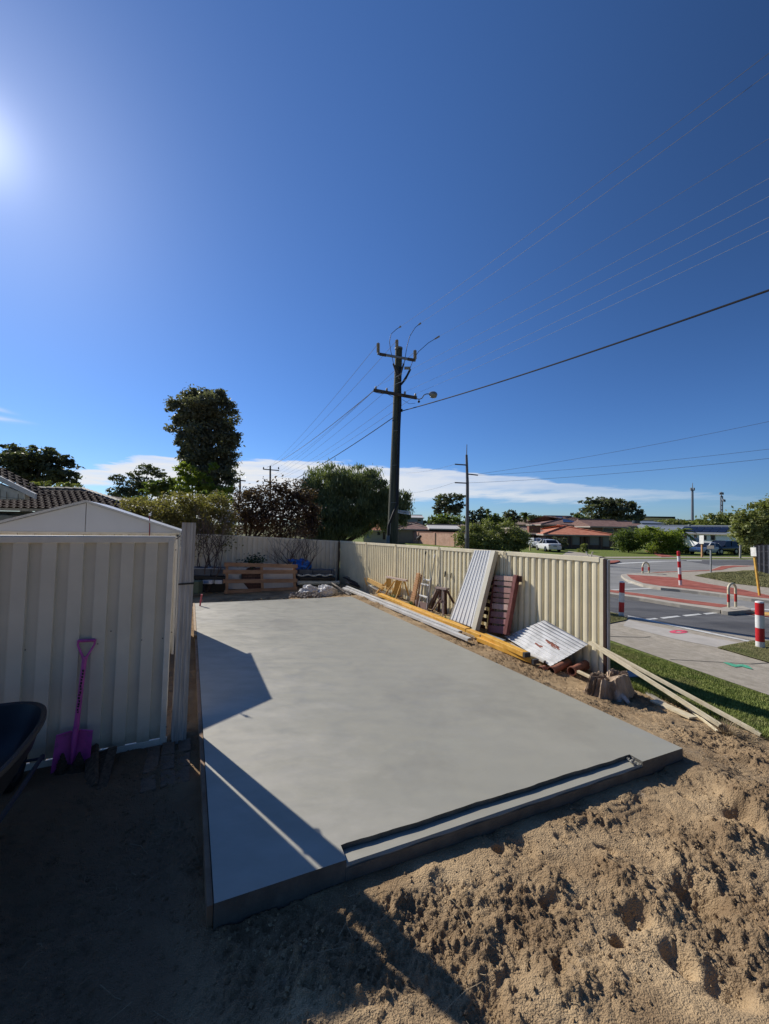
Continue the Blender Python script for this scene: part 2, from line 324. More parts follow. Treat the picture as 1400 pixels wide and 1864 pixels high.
# slab outline
S_NL = G(390, 1645, 0); S_NR = G(1243, 1362, 0); S_FR = G(640, 1086, 0); S_FL = G(355, 1098, 0)
SLAB = [S_NL, S_NR, S_FR, S_FL]
def in_poly(x, y, poly, grow=0.0):
    ins = np.ones(x.shape, bool); n = len(poly)
    for i in range(n):
        a = poly[i]; b = poly[(i+1) % n]; ex, ey = b.x-a.x, b.y-a.y; L = math.hypot(ex, ey)
        ins &= ((ex*(y-a.y)-ey*(x-a.x))/L > -grow)
    return ins
def axis(lo, f0, f1, hi, step, g=1.12, mx=0.6):
    a = list(np.arange(f0, f1, step)); s = step; v = f1
    while v < hi: a.append(v); s = min(s*g, mx); v += s
    s = step; v = f0-step; b = []
    while v > lo: b.append(v); s = min(s*g, mx); v -= s
    return np.array(sorted(b)+a)
def build_soil():
    xs = axis(-14, -1.3, 4.0, 8, 0.0088, 1.012, 0.35); ys = axis(-4, 0.85, 4.4, 21, 0.0088, 1.012, 0.35)
    X, Y = np.meshgrid(xs, ys)
    s = FN.x*(X-FE.x)+FN.y*(Y-FE.y)
    l_ = FD.x*(X-FE.x)+FD.y*(Y-FE.y); kb = np.clip((l_-7.0)/1.6, 0, 1); kb = kb*kb*(3-2*kb)
    base = -0.12 - 0.13*np.clip((2.5-l_)/2.5, 0, 1)*np.clip((s+1.6)/1.4, 0, 1) - 0.26*kb
    d = X*FN.x + Y*FN.y                                  # distance across the site; slab left edge about 0.1
    left = 1/(1+np.exp((d-0.15)*9))
    amp = 1-0.45*left
    wx = X+0.12*fbm(X*3, Y*3, 5); wy = Y+0.12*fbm(X*3+9, Y*3, 6)
    big = fbm(wx*1.3, wy*1.3, 1, 3)-0.5
    mid = fbm(wx*4.0, wy*4.0, 11, 5, 0.55)-0.5
    rid = 1-np.abs(fbm(wx*6, wy*9, 21, 5, 0.6)*2-1)
    wx2 = X+0.02*fbm(X*20, Y*20, 8, 2); wy2 = Y+0.02*fbm(X*20+5, Y*20, 9, 2)
    cl = np.maximum(0, fbm(wx2*16, wy2*16, 31, 4, 0.7)-0.48)
    cr = np.maximum(0, vn(wx2*34, wy2*34, 33)-0.55)+0.7*np.maximum(0, vn(wx2*61, wy2*61, 34)-0.5)
    fine = fbm(X*75, Y*75, 41, 2, 0.8)-0.5
    patch = np.clip((fbm(X*1.9+3, Y*1.9, 51, 4)-0.44)*6, 0, 1)     # rough patches against smooth trodden ones
    MN = ((1385, 1480, .26, .15), (1340, 1530, .20, .07), (1180, 1640, .2, .05), (1120, 1590, .16, .045), (1010, 1605, .12, .045), (880, 1700, .12, .04), (1040, 1790, .14, .05), (1385, 1720, .2, .07), (1300, 1420, .16, .04), (1400, 1390, .3, .06), (1010, 1480, .16, .03), (720, 1560, .1, .03), (1330, 1345, .2, .05), (780, 1600, .07, .03), (860, 1545, .06, .025))
    HL = ((1270, 1640, .17, -.09), (1350, 1495, .12, -.10), (905, 1548, .045, -.05), (1160, 1675, .07, -.06), (1030, 1770, .06, -.05), (1130, 1718, .04, -.05), (1240, 1745, .08, -.07), (1005, 1640, .06, -.04), (1100, 1545, .05, -.035), (1020, 1530, .05, -.03), (1310, 1370, .04, -.04), (1330, 1800, .12, -.06), (900, 1820, .1, -.04), (1250, 1458, .035, -.04), (1170, 1460, .05, -.02), (960, 1545, .09, -.03), (1020, 1590, .1, -.03))
    MM = 0*X
    for px, py, r, h in MN+HL:
        c = G(px, py, -0.15); qd = np.hypot(wx-0.06-c.x, (wy-0.06-c.y))/r*(0.8+0.5*fbm(X*7+px, Y*7, 61, 3)); g_ = 1/(1+np.exp((qd-0.8)*(5 if h > 0 else 8)))
        MM = MM + h*g_
        if h > 0: patch = np.maximum(patch, np.clip(g_*1.5, 0, 1)*(0.4+0.9*fbm(X*5, Y*5, 63, 2)))
    T = fbm(wx*2.3+0.3*fbm(X*8, Y*8, 91, 3), wy*2.3, 90, 4, 0.55)*7; fr = T-np.floor(T); led = (np.floor(T)+np.clip((fr-0.80)/0.20, 0, 1)**1.5)      # trodden plates with broken edges
    T2 = fbm(wx2*7.5, wy2*7.5, 95, 4, 0.6)*7; f2 = T2-np.floor(T2); led2 = (np.floor(T2)+np.clip((f2-0.7)/0.3, 0, 1)**1.5)
    Z = base + MM + amp*(0.035*big + 0.02*mid*(0.3+patch) + 0.011*(led-3.5) + 0.0085*(led2-3.5)*(0.35+patch) + (rid-0.8)*0.018*(0.15+patch) + cl*0.075*patch + cr*0.032*(0.08+patch) + fine*(0.006+0.010*patch))
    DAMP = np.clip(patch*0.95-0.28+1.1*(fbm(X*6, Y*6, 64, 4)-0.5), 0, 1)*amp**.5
    # soil kept just under the slab faces and clear of the slab itself
    def seg_d(a, b):
        ex, ey = b.x-a.x, b.y-a.y; L2 = ex*ex+ey*ey; t = np.clip(((X-a.x)*ex+(Y-a.y)*ey)/L2, 0, 1)
        return np.hypot(X-a.x-t*ex, Y-a.y-t*ey)
    ds = np.minimum(np.minimum(seg_d(S_NL, S_NR), seg_d(S_NR, S_FR)), np.minimum(seg_d(S_FR, S_FL), seg_d(S_FL, S_NL)))
    ins = in_poly(X, Y, SLAB)
    near = np.exp(-(ds/0.13)**2)
    flat = -0.125 + 0.02*mid
    Z = Z*(1-near) + near*np.minimum(Z, flat)
    dr = seg_d(S_NR, S_FR)                                # along the fence side the sand almost reaches the slab top
    Z = np.where(ins, Z, Z)
    kr = np.exp(-(dr/0.5)**2)*np.clip((s+2.4)/0.6, 0, 1); Z = Z*(1-kr)+kr*np.maximum(Z, -0.055+0.5*(Z-base)-0.12*np.clip(dr, 0, .6))
    front = np.exp(-(seg_d(S_NL, S_NR)/0.16)**2); Z = Z*(1-front)+front*np.minimum(Z, -0.10+0.03*mid)
    Z = np.where(ins, -0.3, Z)
    # pressed brick edging rows in the yard by the screen fence
    keep = (s < 0.12)
    ny, nx = X.shape
    idx = np.arange(nx*ny).reshape(ny, nx)
    q = np.stack([idx[:-1, :-1], idx[:-1, 1:], idx[1:, 1:], idx[1:, :-1]], -1).reshape(-1, 4)
    kk = keep & ~in_poly(X, Y, SLAB, -0.1); kf = kk[:-1, :-1].ravel() & kk[1:, 1:].ravel(); q = q[kf]
    used = np.zeros(nx*ny, bool); used[q.ravel()] = True; mp = np.cumsum(used)-1
    v = np.stack([X.ravel(), Y.ravel(), Z.ravel()], -1)[used].astype(np.float32); q = mp[q].astype(np.int32)
    me = bpy.data.meshes.new('site_soil'); me.vertices.add(len(v)); me.vertices.foreach_set('co', v.ravel()); me.loops.add(q.size); me.loops.foreach_set('vertex_index', q.ravel())
    me.polygons.add(len(q)); me.polygons.foreach_set('loop_start', np.arange(0, q.size, 4, dtype=np.int32)); me.update(calc_edges=True)
    me.polygons.foreach_set('use_smooth', [True]*len(q))
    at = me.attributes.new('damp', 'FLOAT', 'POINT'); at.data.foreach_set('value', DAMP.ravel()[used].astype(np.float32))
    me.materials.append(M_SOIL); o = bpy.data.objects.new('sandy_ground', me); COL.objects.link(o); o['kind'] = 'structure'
    return xs, ys, Z
SXS, SYS, SZ = build_soil()
def soil_z(x, y):
    i = int(np.clip(np.searchsorted(SXS, x), 1, len(SXS)-1)); j = int(np.clip(np.searchsorted(SYS, y), 1, len(SYS)-1)); return float(SZ[j, i])
# ---- draped sheets
def drape(name, pts, off, m, kind='structure', z=None, skirt=0.0, skirt_mat=None, label=None):
    bm = bmesh.new(); vs = [bm.verts.new((p.x, p.y, 0)) for p in pts]; f = bm.faces.new(vs)
    bmesh.ops.triangulate(bm, faces=[f])
    for sv in (-1.6, -0.2, 0.3, 4.5):
        c = FE + FN*sv; bmesh.ops.bisect_plane(bm, geom=bm.verts[:]+bm.edges[:]+bm.faces[:], plane_co=(c.x, c.y, 0), plane_no=FN)
    for v in bm.verts: v.co.z = (gz(v.co.x, v.co.y) if z is None else z) + off
    bmesh.ops.recalc_face_normals(bm, faces=bm.faces)
    if sum(f.normal.z for f in bm.faces) < 0: bmesh.ops.reverse_faces(bm, faces=bm.faces)
    if skirt:
        ed = [e for e in bm.edges if len(e.link_faces) == 1]
        r = bmesh.ops.extrude_edge_only(bm, edges=ed)
        for v in [g for g in r['geom'] if isinstance(g, bmesh.types.BMVert)]: v.co.z -= skirt
    me = bpy.data.meshes.new(name); bm.to_mesh(me); bm.free(); me.materials.append(m)
    o = bpy.data.objects.new(name, me); COL.objects.link(o); tag(o, label, None, None, kind); return o
def Q(pts, ox=0, oy=0, k=1.0, z=None): return [G(ox+a/k, oy+b/k, z) for a, b in pts]
M_FAR = mat('far_ground', (0.07, 0.085, 0.03), rough=0.95, col2=(0.17, 0.16, 0.075), scale=0.25, detail=9, spec=0.1)
R = 900
drape('ground', [Vector((-R, -60, 0)), Vector((R, -60, 0)), Vector((R, R, 0)), Vector((-R, R, 0))], -0.35, M_FAR)
drape('rear_bounce_sand', [Vector((-16, -30, 0)), Vector((3, -30, 0)), Vector((6, -3.9, 0)), Vector((-16, -3.9, 0))], 0.0, mat('bounce_sand', (.36, .28, .18), rough=.95, col2=(.56, .45, .31), scale=1.5, detail=9))  # unseen sheet added behind the camera to bounce light onto the screen
M_GRASS = mat('grass_turf', (0.075, 0.115, 0.02), rough=0.9, col2=(0.22, 0.26, 0.06), scale=9, detail=10, spec=0.15, bump=0.8, bscale=120)
add_layer(M_GRASS, (0.22, 0.19, 0.08), 1.3, 0.52, 0.75, detail=9)
M_DRY = mat('dry_turf', (0.13, 0.13, 0.05), rough=0.9, col2=(0.24, 0.22, 0.10), scale=6, detail=9, spec=0.15, bump=0.8, bscale=90)
add_layer(M_DRY, (0.09, 0.12, 0.03), 1.0, 0.5, 0.7)
M_CONC = mat('path_concrete', (0.34, 0.30, 0.235), rough=0.9, col2=(0.46, 0.41, 0.33), scale=5, detail=10, spec=0.2, bump=0.25, bscale=150)
add_layer(M_CONC, (0.24, 0.22, 0.18), 40, 0.55, 0.75)
M_KERB = mat('kerb_concrete', (0.42, 0.38, 0.31), rough=0.85, var=0.14, scale=3, detail=8)
M_ASPH = mat('asphalt_worn', (0.22, 0.22, 0.21), rough=0.9, col2=(0.30, 0.295, 0.28), scale=0.9, detail=9, spec=0.2, bump=0.3, bscale=200, stretch=(0.5, 1.2, 1))
add_layer(M_ASPH, (0.13, 0.13, 0.13), 0.35, 0.55, 0.75, stretch=(0.4, 1.6, 1))
M_ASPD = mat('asphalt_dark', (0.085, 0.085, 0.088), rough=0.85, col2=(0.15, 0.15, 0.15), scale=1.2, detail=10, spec=0.3, bump=0.3, bscale=200, stretch=(0.35, 1.4, 1))
M_RED = mat('red_paving', (0.30, 0.085, 0.06), rough=0.85, col2=(0.42, 0.15, 0.11), scale=2.0, detail=9, spec=0.2, bump=0.3, bscale=90)
M_LINE = mat('line_paint', (0.62, 0.62, 0.58), rough=0.7, var=0.15, scale=8)
M_YEL = mat('yellow_line_paint', (0.75, 0.45, 0.12), rough=0.7, var=0.15, scale=8)
# near verge, footpath, road, far verge
a0 = FE - FD*9 + FN*0.03; a1 = FE + FD*40 + FN*0.03
path_near = [G(1060, 1149), G(1103, 1163), G(1249, 1214), G(1400, 1266), G(1600, 1335)]
VERGE = [a0] + [path_near[4], path_near[3], path_near[2], path_near[1], G(1000, 1130), G(900, 1085), G(700, 1025), a1]
drape('lawn', VERGE, 0.0, M_GRASS)
kerb = [G(900, 1060), G(1030, 1098), G(1143, 1124), G(1260, 1142), G(1378, 1160), G(1600, 1190)]
drape('footpath', [path_near[4], path_near[3], path_near[2], path_near[1], G(1000, 1130), G(900, 1085)] + [p+Vector((-.0, 0, 0)) for p in kerb], 0.006, M_CONC)
FARY = 1017.5
drape('road', kerb[::-1] + [G(700, 1016.2), G(1100, FARY-.5), G(1400, FARY+.8), G(2100, FARY+8), G(2400, 1300)], -0.02, M_ASPH)
drape('far_verge', [G(600, 1014.2), G(1100, FARY-.4), G(1400, FARY+.9), G(2100, FARY+8), G(2100, 995), G(1400, 985), G(1000, 980), G(600, 975)], -0.03, M_GRASS)
drape('near_lane', [G(1050, 1092), G(1100, 1083), G(1210, 1099), G(1316, 1114), G(1400, 1125), G(1600, 1152), G(1600, 1188), G(1378, 1159), G(1260, 1140), G(1143, 1122)], -0.014, M_ASPD)
drape('side_road', [G(1235, 1019), G(1400, 1019.5), G(1650, 1023), G(1650, 1034), G(1400, 1028.5), G(1300, 1029)], -0.014, M_ASPD)
ox = (1100, 1000, 4.6667)
drape('crossing_ramp', Q([(195, 600), (330, 632), (700, 712), (1160, 800), (960, 836), (600, 765), (160, 652)], *ox), 0.011, mat('pale_concrete', (0.46, 0.43, 0.38), rough=0.85, var=0.1, scale=3, detail=9))
def line_(name, pts, off=-0.009, m=M_LINE): return drape(name, pts, off, m)
line_('gutter_line', Q([(200, 566), (420, 610), (640, 655), (1235, 781), (1222, 790), (640, 668), (420, 622), (200, 576)], *ox), 0.016)
for a in ([(330, 590), (365, 600), (462, 588), (430, 580)], [(470, 577), (505, 587), (652, 568), (620, 560)], [(660, 557), (695, 567), (832, 551), (800, 543)], [(838, 541), (870, 551), (1000, 536), (965, 528)], [(250, 603), (290, 612), (330, 606), (290, 597)]):
    line_('lane_marking', Q(a, *ox), -0.009)
line_('lane_marking', Q([(60, 338), (60, 345), (300, 338), (550, 326), (550, 320), (300, 330)], *ox), -0.009)
line_('lane_marking', Q([(200, 280), (200, 287), (285, 293), (285, 287)], *ox), -0.009)
line_('lane_marking', Q([(10, 120), (10, 124), (150, 122), (520, 103), (620, 101), (620, 98), (400, 102)], *ox), -0.009)
line_('lane_marking', Q([(700, 94), (700, 98), (830, 98), (830, 94)], *ox), -0.006)
line_('edge_line', [G(1100, 1083.5), G(1210, 1098.5), G(1316, 1114.5), G(1312, 1113), G(1210, 1097.3), G(1100, 1082.2)], -0.009)
line_('stop_line', [G(1365, 1109), G(1420, 1112), G(1420, 1109.5), G(1368, 1107)], -0.009)
def island(name, outer, top, hgt=0.12):
    zb = -0.67; return drape(name, outer, 0.0, M_KERB, z=zb+hgt, skirt=hgt+0.02)
IZ = -0.55
I1 = Q([(142, 217), (165, 238), (200, 258), (330, 300), (480, 325), (640, 340), (800, 358), (980, 380), (1250, 417), (1400, 434), (1750, 480), (2100, 300), (1900, 190), (1500, 146), (1280, 139), (1180, 135), (1060, 133), (985, 140), (935, 160), (890, 174), (700, 180), (400, 192), (180, 207), (150, 211)], *ox, z=IZ)
island('traffic_island', I1, None)
def onisl(name, pts, m, off=0.004): return drape(name, Q(pts, *ox, z=IZ), off, m, z=IZ)
onisl('island_path', [(250, 203), (400, 207), (1140, 330), (1400, 386), (1750, 440), (2000, 300), (1900, 200), (1500, 150), (1280, 143), (1150, 148), (1060, 160), (1000, 176), (870, 186), (400, 197)], M_CONC)
onisl('island_red_paving', [(190, 214), (420, 228), (600, 240), (860, 290), (1140, 335), (1400, 392), (1750, 447), (1750, 466), (1400, 418), (1250, 403), (980, 366), (640, 326), (480, 311), (330, 287), (230, 250)], M_RED, 0.009)
onisl('island_red_paving', [(390, 195.5), (700, 184), (870, 178), (905, 176), (950, 161), (995, 144), (1100, 138), (1280, 142), (1215, 146), (1120, 150), (1060, 158), (1000, 175), (930, 181), (870, 184), (700, 190), (450, 199)], M_RED, 0.013)
onisl('island_turf', [(765, 226), (870, 206), (960, 196), (1120, 190), (1180, 181), (1300, 180), (1500, 190), (1800, 260), (1700, 385), (1400, 327), (1250, 308), (1100, 292), (950, 258)], M_DRY, 0.03)
MED = Q([(-900, 200), (0, 334), (300, 372), (640, 418), (1060, 470), (1075, 480), (985, 516), (640, 467), (300, 412), (0, 371), (-900, 262)], *ox, z=IZ)
island('median_strip', MED, None)
onisl('median_red_paving', [(-900, 206), (0, 338), (300, 376), (640, 422), (1050, 473), (1060, 482), (990, 494), (640, 450), (300, 397), (0, 357), (-900, 240)], M_RED, 0.006)
drape('median_pad', Q([(985, 508), (1050, 490), (1180, 484), (1240, 506), (1250, 516), (1190, 522), (1050, 532), (1000, 524)], *ox, z=-0.56), 0.0, M_KERB, z=-0.545, skirt=0.2)
drape('median_nose', [G(1330, 1113), G(1360, 1111), G(1600, 1128), G(1600, 1142), G(1400, 1123)], -0.006, M_RED)
line_('yellow_line', [G(1360, 1112.5), G(1372, 1112.6), G(1600, 1130), G(1600, 1137), G(1385, 1119.5), G(1362, 1115)], 0.0, M_YEL)
drape('far_median', [G(1085, 1023.5), G(1125, 1021.5), G(1129, 1023), G(1118, 1026), G(1085, 1028)], 0.0, M_RED, z=-0.56, skirt=0.12)
# verge grass patches beside the kerb
drape('verge_patch', [G(1060, 1108), G(1100, 1113), G(1126, 1119), G(1143, 1127), G(1140, 1130), G(1120, 1134), G(1096, 1139), G(1060, 1140)], 0.03, M_DRY)
drape('verge_patch', [G(1306, 1180), G(1330, 1175), G(1372, 1168), G(1410, 1168), G(1600, 1195), G(1600, 1260), G(1400, 1208), G(1345, 1192)], 0.03, M_DRY)
M_JOINT = mat('path_joint', (0.10, 0.095, 0.085), rough=0.95, var=0.1)
drape('path_joint', [G(1090, 1158.4), G(1184, 1159.2), G(1184, 1160), G(1090, 1159.2)], 0.012, M_JOINT)
drape('path_joint', [G(1220, 1200.9), G(1470, 1202.7), G(1470, 1203.5), G(1220, 1201.5)], 0.012, M_JOINT)
drape('driveway', [G(1035, 1003), G(1060, 1006), G(1105, 1014.5), G(1075, 1016), G(1020, 1012)], -0.01, M_CONC)
drape('driveway', [G(1172, 1002), G(1185, 1003), G(1232, 1013.5), G(1205, 1014)], -0.01, M_RED)
drape('far_footpath', [G(1075, 1014), G(1105, 1013.2), G(1250, 1013), G(1400, 1014.4), G(1400, 1016.2), G(1250, 1015.2), G(1075, 1016)], -0.01, M_CONC)
# spray-paint survey marks on the path
def smear(px, m, name):
    drape(name, [G(a, b) for a, b in px], 0.0165, m)
M_GRN = mat('green_spray', (0.09, 0.42, 0.25), rough=0.8, var=0.25, scale=20)
M_PNK = mat('red_spray', (0.72, 0.10, 0.16), rough=0.8, var=0.25, scale=20)
smear([(1316, 1207), (1326, 1207.5), (1340, 1211), (1352, 1210.5), (1362, 1213), (1371, 1220), (1360, 1217.5), (1350, 1214.5), (1338, 1215.5), (1326, 1211.5)], M_GRN, 'green_paint_mark')
def ring(name, cx, cy, rx, ry, w, m, a0=0.2, a1=6.1):
    o = [(cx+rx*math.cos(t), cy+ry*math.sin(t)) for t in np.linspace(a0, a1, 26)]; i = [(cx+(rx-w)*math.cos(t), cy+(ry-w*ry/rx)*math.sin(t)) for t in np.linspace(a1, a0, 26)]
    smear(o+i, m, name)
ring('red_paint_mark', 1235.5, 1151, 17, 3.2, 11, M_PNK)
# hill far off
M_HILL = mat('hill_scrub', (0.05, 0.06, 0.025), rough=0.95, col2=(0.13, 0.13, 0.06), scale=0.08, detail=10, spec=0.1)
def hill():
    mb = MB(); pts = [(800, 962), (860, 952), (905, 944), (950, 941), (1050, 940.5), (1100, 941), (1225, 943), (1236, 950), (1300, 955), (1420, 958), (1500, 964)]
    A = [P(a, b, 230) for a, b in pts]
    n = len(A)
    def fn(u, v):
        k = u*(n-1); i = min(int(k), n-2); p = A[i].lerp(A[i+1], k-i); h = p.z+0.65
        return Vector((p.x*(1-0.0*v), p.y-40+55*v, -0.65 + h*min(1, (v*1.35)**0.8)))
    mb.grid(fn, 60, 8); mb.build('hill', M_HILL, kind='structure', smooth=True)
    mb = MB(); a = [P(a_, b_, 235) for a_, b_ in ((1090, 941), (1226, 942.6))]; mb.bar(a[0], a[1], 3, 1.3); mb.bar(P(955, 940.6, 235), P(1010, 940.4, 235), 3, 0.9)
    mb.build('ridge_line', mat('ridge_dark', (0.02, 0.025, 0.012), rough=0.95), kind='structure')
hill()
# ---------------- concrete slab
def slab():
    t = thing('concrete_slab', 'large freshly poured grey concrete slab with a rebate along its near edge', 'concrete slab', (S_NL.x, S_NL.y, 0))
    m = mat('fresh_concrete', (0.325, 0.313, 0.255), rough=0.5, col2=(0.35, 0.337, 0.277), scale=0.9, detail=8, spec=0.35, bump=0.06, bscale=9, lo=0.3, hi=0.7)
    add_layer(m, (0.37, 0.36, 0.29), 1.5, 0.56, 0.9, stretch=(0.8, 1.2, 1), detail=7)
    add_layer(m, (0.245, 0.235, 0.20), 0.55, 0.56, 0.8, detail=5)
    nt, b = nodes_of(m)           # pale dried bloom along the yard side, the right side still damp
    src = b.inputs['Base Color'].links[0].from_socket
    gm = nt.nodes.new('ShaderNodeNewGeometry'); dp = nt.nodes.new('ShaderNodeVectorMath'); dp.operation = 'DOT_PRODUCT'; nt.links.new(gm.outputs['Position'], dp.inputs[0]); dp.inputs[1].default_value = tuple(FN)
    mpn = nt.nodes.new('ShaderNodeMapping'); nt.links.new(gm.outputs['Position'], mpn.inputs[0]); mpn.inputs['Rotation'].default_value = (0, 0, -0.45); mpn.inputs['Scale'].default_value = (1, 1.9, 1)
    n = nt.nodes.new('ShaderNodeTexNoise'); n.inputs['Scale'].default_value = 1.6; n.inputs['Detail'].default_value = 8; n.inputs['Roughness'].default_value = 0.65; nt.links.new(mpn.outputs[0], n.inputs[0])
    ad = nt.nodes.new('ShaderNodeMath'); ad.operation = 'MULTIPLY_ADD'; nt.links.new(n.outputs[0], ad.inputs[0]); ad.inputs[1].default_value = -4.2; nt.links.new(dp.outputs['Value'], ad.inputs[2])
    k = nt.nodes.new('ShaderNodeMapRange'); nt.links.new(ad.outputs[0], k.inputs[0]); k.inputs[1].default_value = -0.6; k.inputs[2].default_value = -2.2; k.inputs[4].default_value = 0.55
    mx = nt.nodes.new('ShaderNodeMix'); mx.data_type = 'RGBA'; nt.links.new(k.outputs[0], mx.inputs[0]); nt.links.new(src, mx.inputs[6]); mx.inputs[7].default_value = (0.52, 0.49, 0.42, 1)
    nt.links.new(mx.outputs[2], b.inputs['Base Color'])
    n3 = nt.nodes.new('ShaderNodeTexNoise'); n3.inputs['Scale'].default_value = 3.0; n3.inputs['Detail'].default_value = 8; n3.inputs['Distortion'].default_value = 1.2; nt.links.new(mpn.outputs[0], n3.inputs[0])
    rr = nt.nodes.new('ShaderNodeMapRange'); nt.links.new(n3.outputs[0], rr.inputs[0]); rr.inputs[1].default_value = .3; rr.inputs[2].default_value = .7; rr.inputs[3].default_value = .36; rr.inputs[4].default_value = .62; nt.links.new(rr.outputs[0], b.inputs['Roughness'])
    wv = nt.nodes.new('ShaderNodeTexWave'); wv.wave_type = 'RINGS'; wv.inputs['Scale'].default_value = 1.3; wv.inputs['Distortion'].default_value = 7; wv.inputs['Detail'].default_value = 4; nt.links.new(gm.outputs['Position'], wv.inputs[0])
    hv = nt.nodes.new('ShaderNodeHueSaturation'); fl_ = nt.nodes.new('ShaderNodeMapRange'); nt.links.new(wv.outputs['Fac'], fl_.inputs[0]); fl_.inputs[3].default_value = .985; fl_.inputs[4].default_value = 1.012; nt.links.new(fl_.outputs[0], hv.inputs['Value'])
    nt.links.new(mx.outputs[2], hv.inputs['Color']); nt.links.new(hv.outputs[0], b.inputs['Base Color'])
    A, B, C, Dd = S_NL, S_NR, S_FR, S_FL
    n1 = G(632, 1568, 0); n2 = G(1155, 1378, 0)
    ab = (B-A).normalized(); k1 = (n1-A).dot(ab); k2 = (n2-A).dot(ab)
    e1 = A+ab*k1; e2 = A+ab*k2; inn = Vector((-ab.y, ab.x, 0)); w = 0.115
    rnd = random.Random(8)
    N = 60; inner = [e1+inn*w + ab*((k2-k1)*i/N) + inn*(0.002*math.sin(i*0.9)+0.004*math.sin(i*0.31+1)+rnd.uniform(-.0015, .0015)) for i in range(N+1)]
    top = [A, e1] + inner + [e2, B, C, Dd]
    mb = MB(); nn = len(top); mb.add(top, [tuple(range(nn))]); mb.build('slab_body', m, t, smooth=False)
    me_ = mat('dark_concrete_edge', (0.10, 0.095, 0.08), rough=0.8, col2=(0.17, 0.16, 0.135), scale=6, detail=8, bump=.3)  # slab sides in a darker concrete than the top
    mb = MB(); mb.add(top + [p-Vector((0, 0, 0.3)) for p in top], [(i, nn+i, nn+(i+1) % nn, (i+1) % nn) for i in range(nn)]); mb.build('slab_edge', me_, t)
    # lowered rebate ledge with an uneven screeded lip
    m2 = mat('screeded_concrete', (0.26, 0.245, 0.205), rough=0.75, col2=(0.34, 0.32, 0.27), scale=7, detail=8, bump=0.2, bscale=60)
    lz = -0.029; mb = MB(); NN = 90
    def fn(u, v):
        p = e1.lerp(e2, u); hgt = lz + 0.0003*math.sin(u*61)+0.0008*math.sin(u*13+2)
        if v < 0.01: return p + inn*(0.0+0.004*math.sin(u*40)) + Vector((0, 0, -0.3))
        if v < 0.26: return p + inn*(0.0+0.004*math.sin(u*40)) + Vector((0, 0, hgt-0.012))
        if v < 0.51: return p + inn*0.012 + Vector((0, 0, hgt))
        if v < 0.76: return p + inn*0.08 + Vector((0, 0, hgt-0.002))
        return p + inn*(w+0.02) + Vector((0, 0, hgt-0.01))
    mb.grid(fn, NN, 4); mb.build('rebate_ledge', m, t)
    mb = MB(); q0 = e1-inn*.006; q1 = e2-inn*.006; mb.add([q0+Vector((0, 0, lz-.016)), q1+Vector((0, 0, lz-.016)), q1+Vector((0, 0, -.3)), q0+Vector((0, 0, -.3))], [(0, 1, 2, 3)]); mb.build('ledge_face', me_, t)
    mb = MB()
    for i in range(14):
        q = e2 - ab*rnd.uniform(-0.02, 0.09) + inn*rnd.uniform(0.0, 0.1); mb.ball((q.x, q.y, rnd.uniform(-0.03, -0.004)), rnd.uniform(0.005, 0.014), 6, 4, 0.3, rnd)
    mb.build('mortar_crumbs', m2, t)
slab()
# ================================================================== fences, screen, shed, neighbour
M_CREAM = mat('cream_steel', (0.82, 0.73, 0.50), rough=0.45, var=0.06, scale=2, spec=0.4)
add_layer(M_CREAM, (0.60, 0.51, 0.34), 3.0, 0.6, 0.85, stretch=(1, 1, 0.25))
M_CREAMD = mat('cream_steel_trim', (0.78, 0.70, 0.50), rough=0.45, var=0.08, scale=4, spec=0.4)
M_BEIGE = mat('beige_steel', (0.84, 0.76, 0.61), rough=0.5, var=0.06, scale=2, spec=0.4)
M_BEIGET = mat('beige_trim', (0.88, 0.81, 0.68), rough=0.5, var=0.08, scale=5, spec=0.4)
add_dirt(M_CREAM, (.46, .36, .23), .22); add_dirt(M_BEIGE, (.40, .31, .20), .16)
M_BROWN = mat('dark_brown_steel', (0.045, 0.022, 0.018), rough=0.4, var=0.2, scale=5)
M_SCREW = mat('screw_steel', (0.12, 0.11, 0.10), rough=0.4, metal=0.7)
def UZ(v): return Vector((0, 0, v))
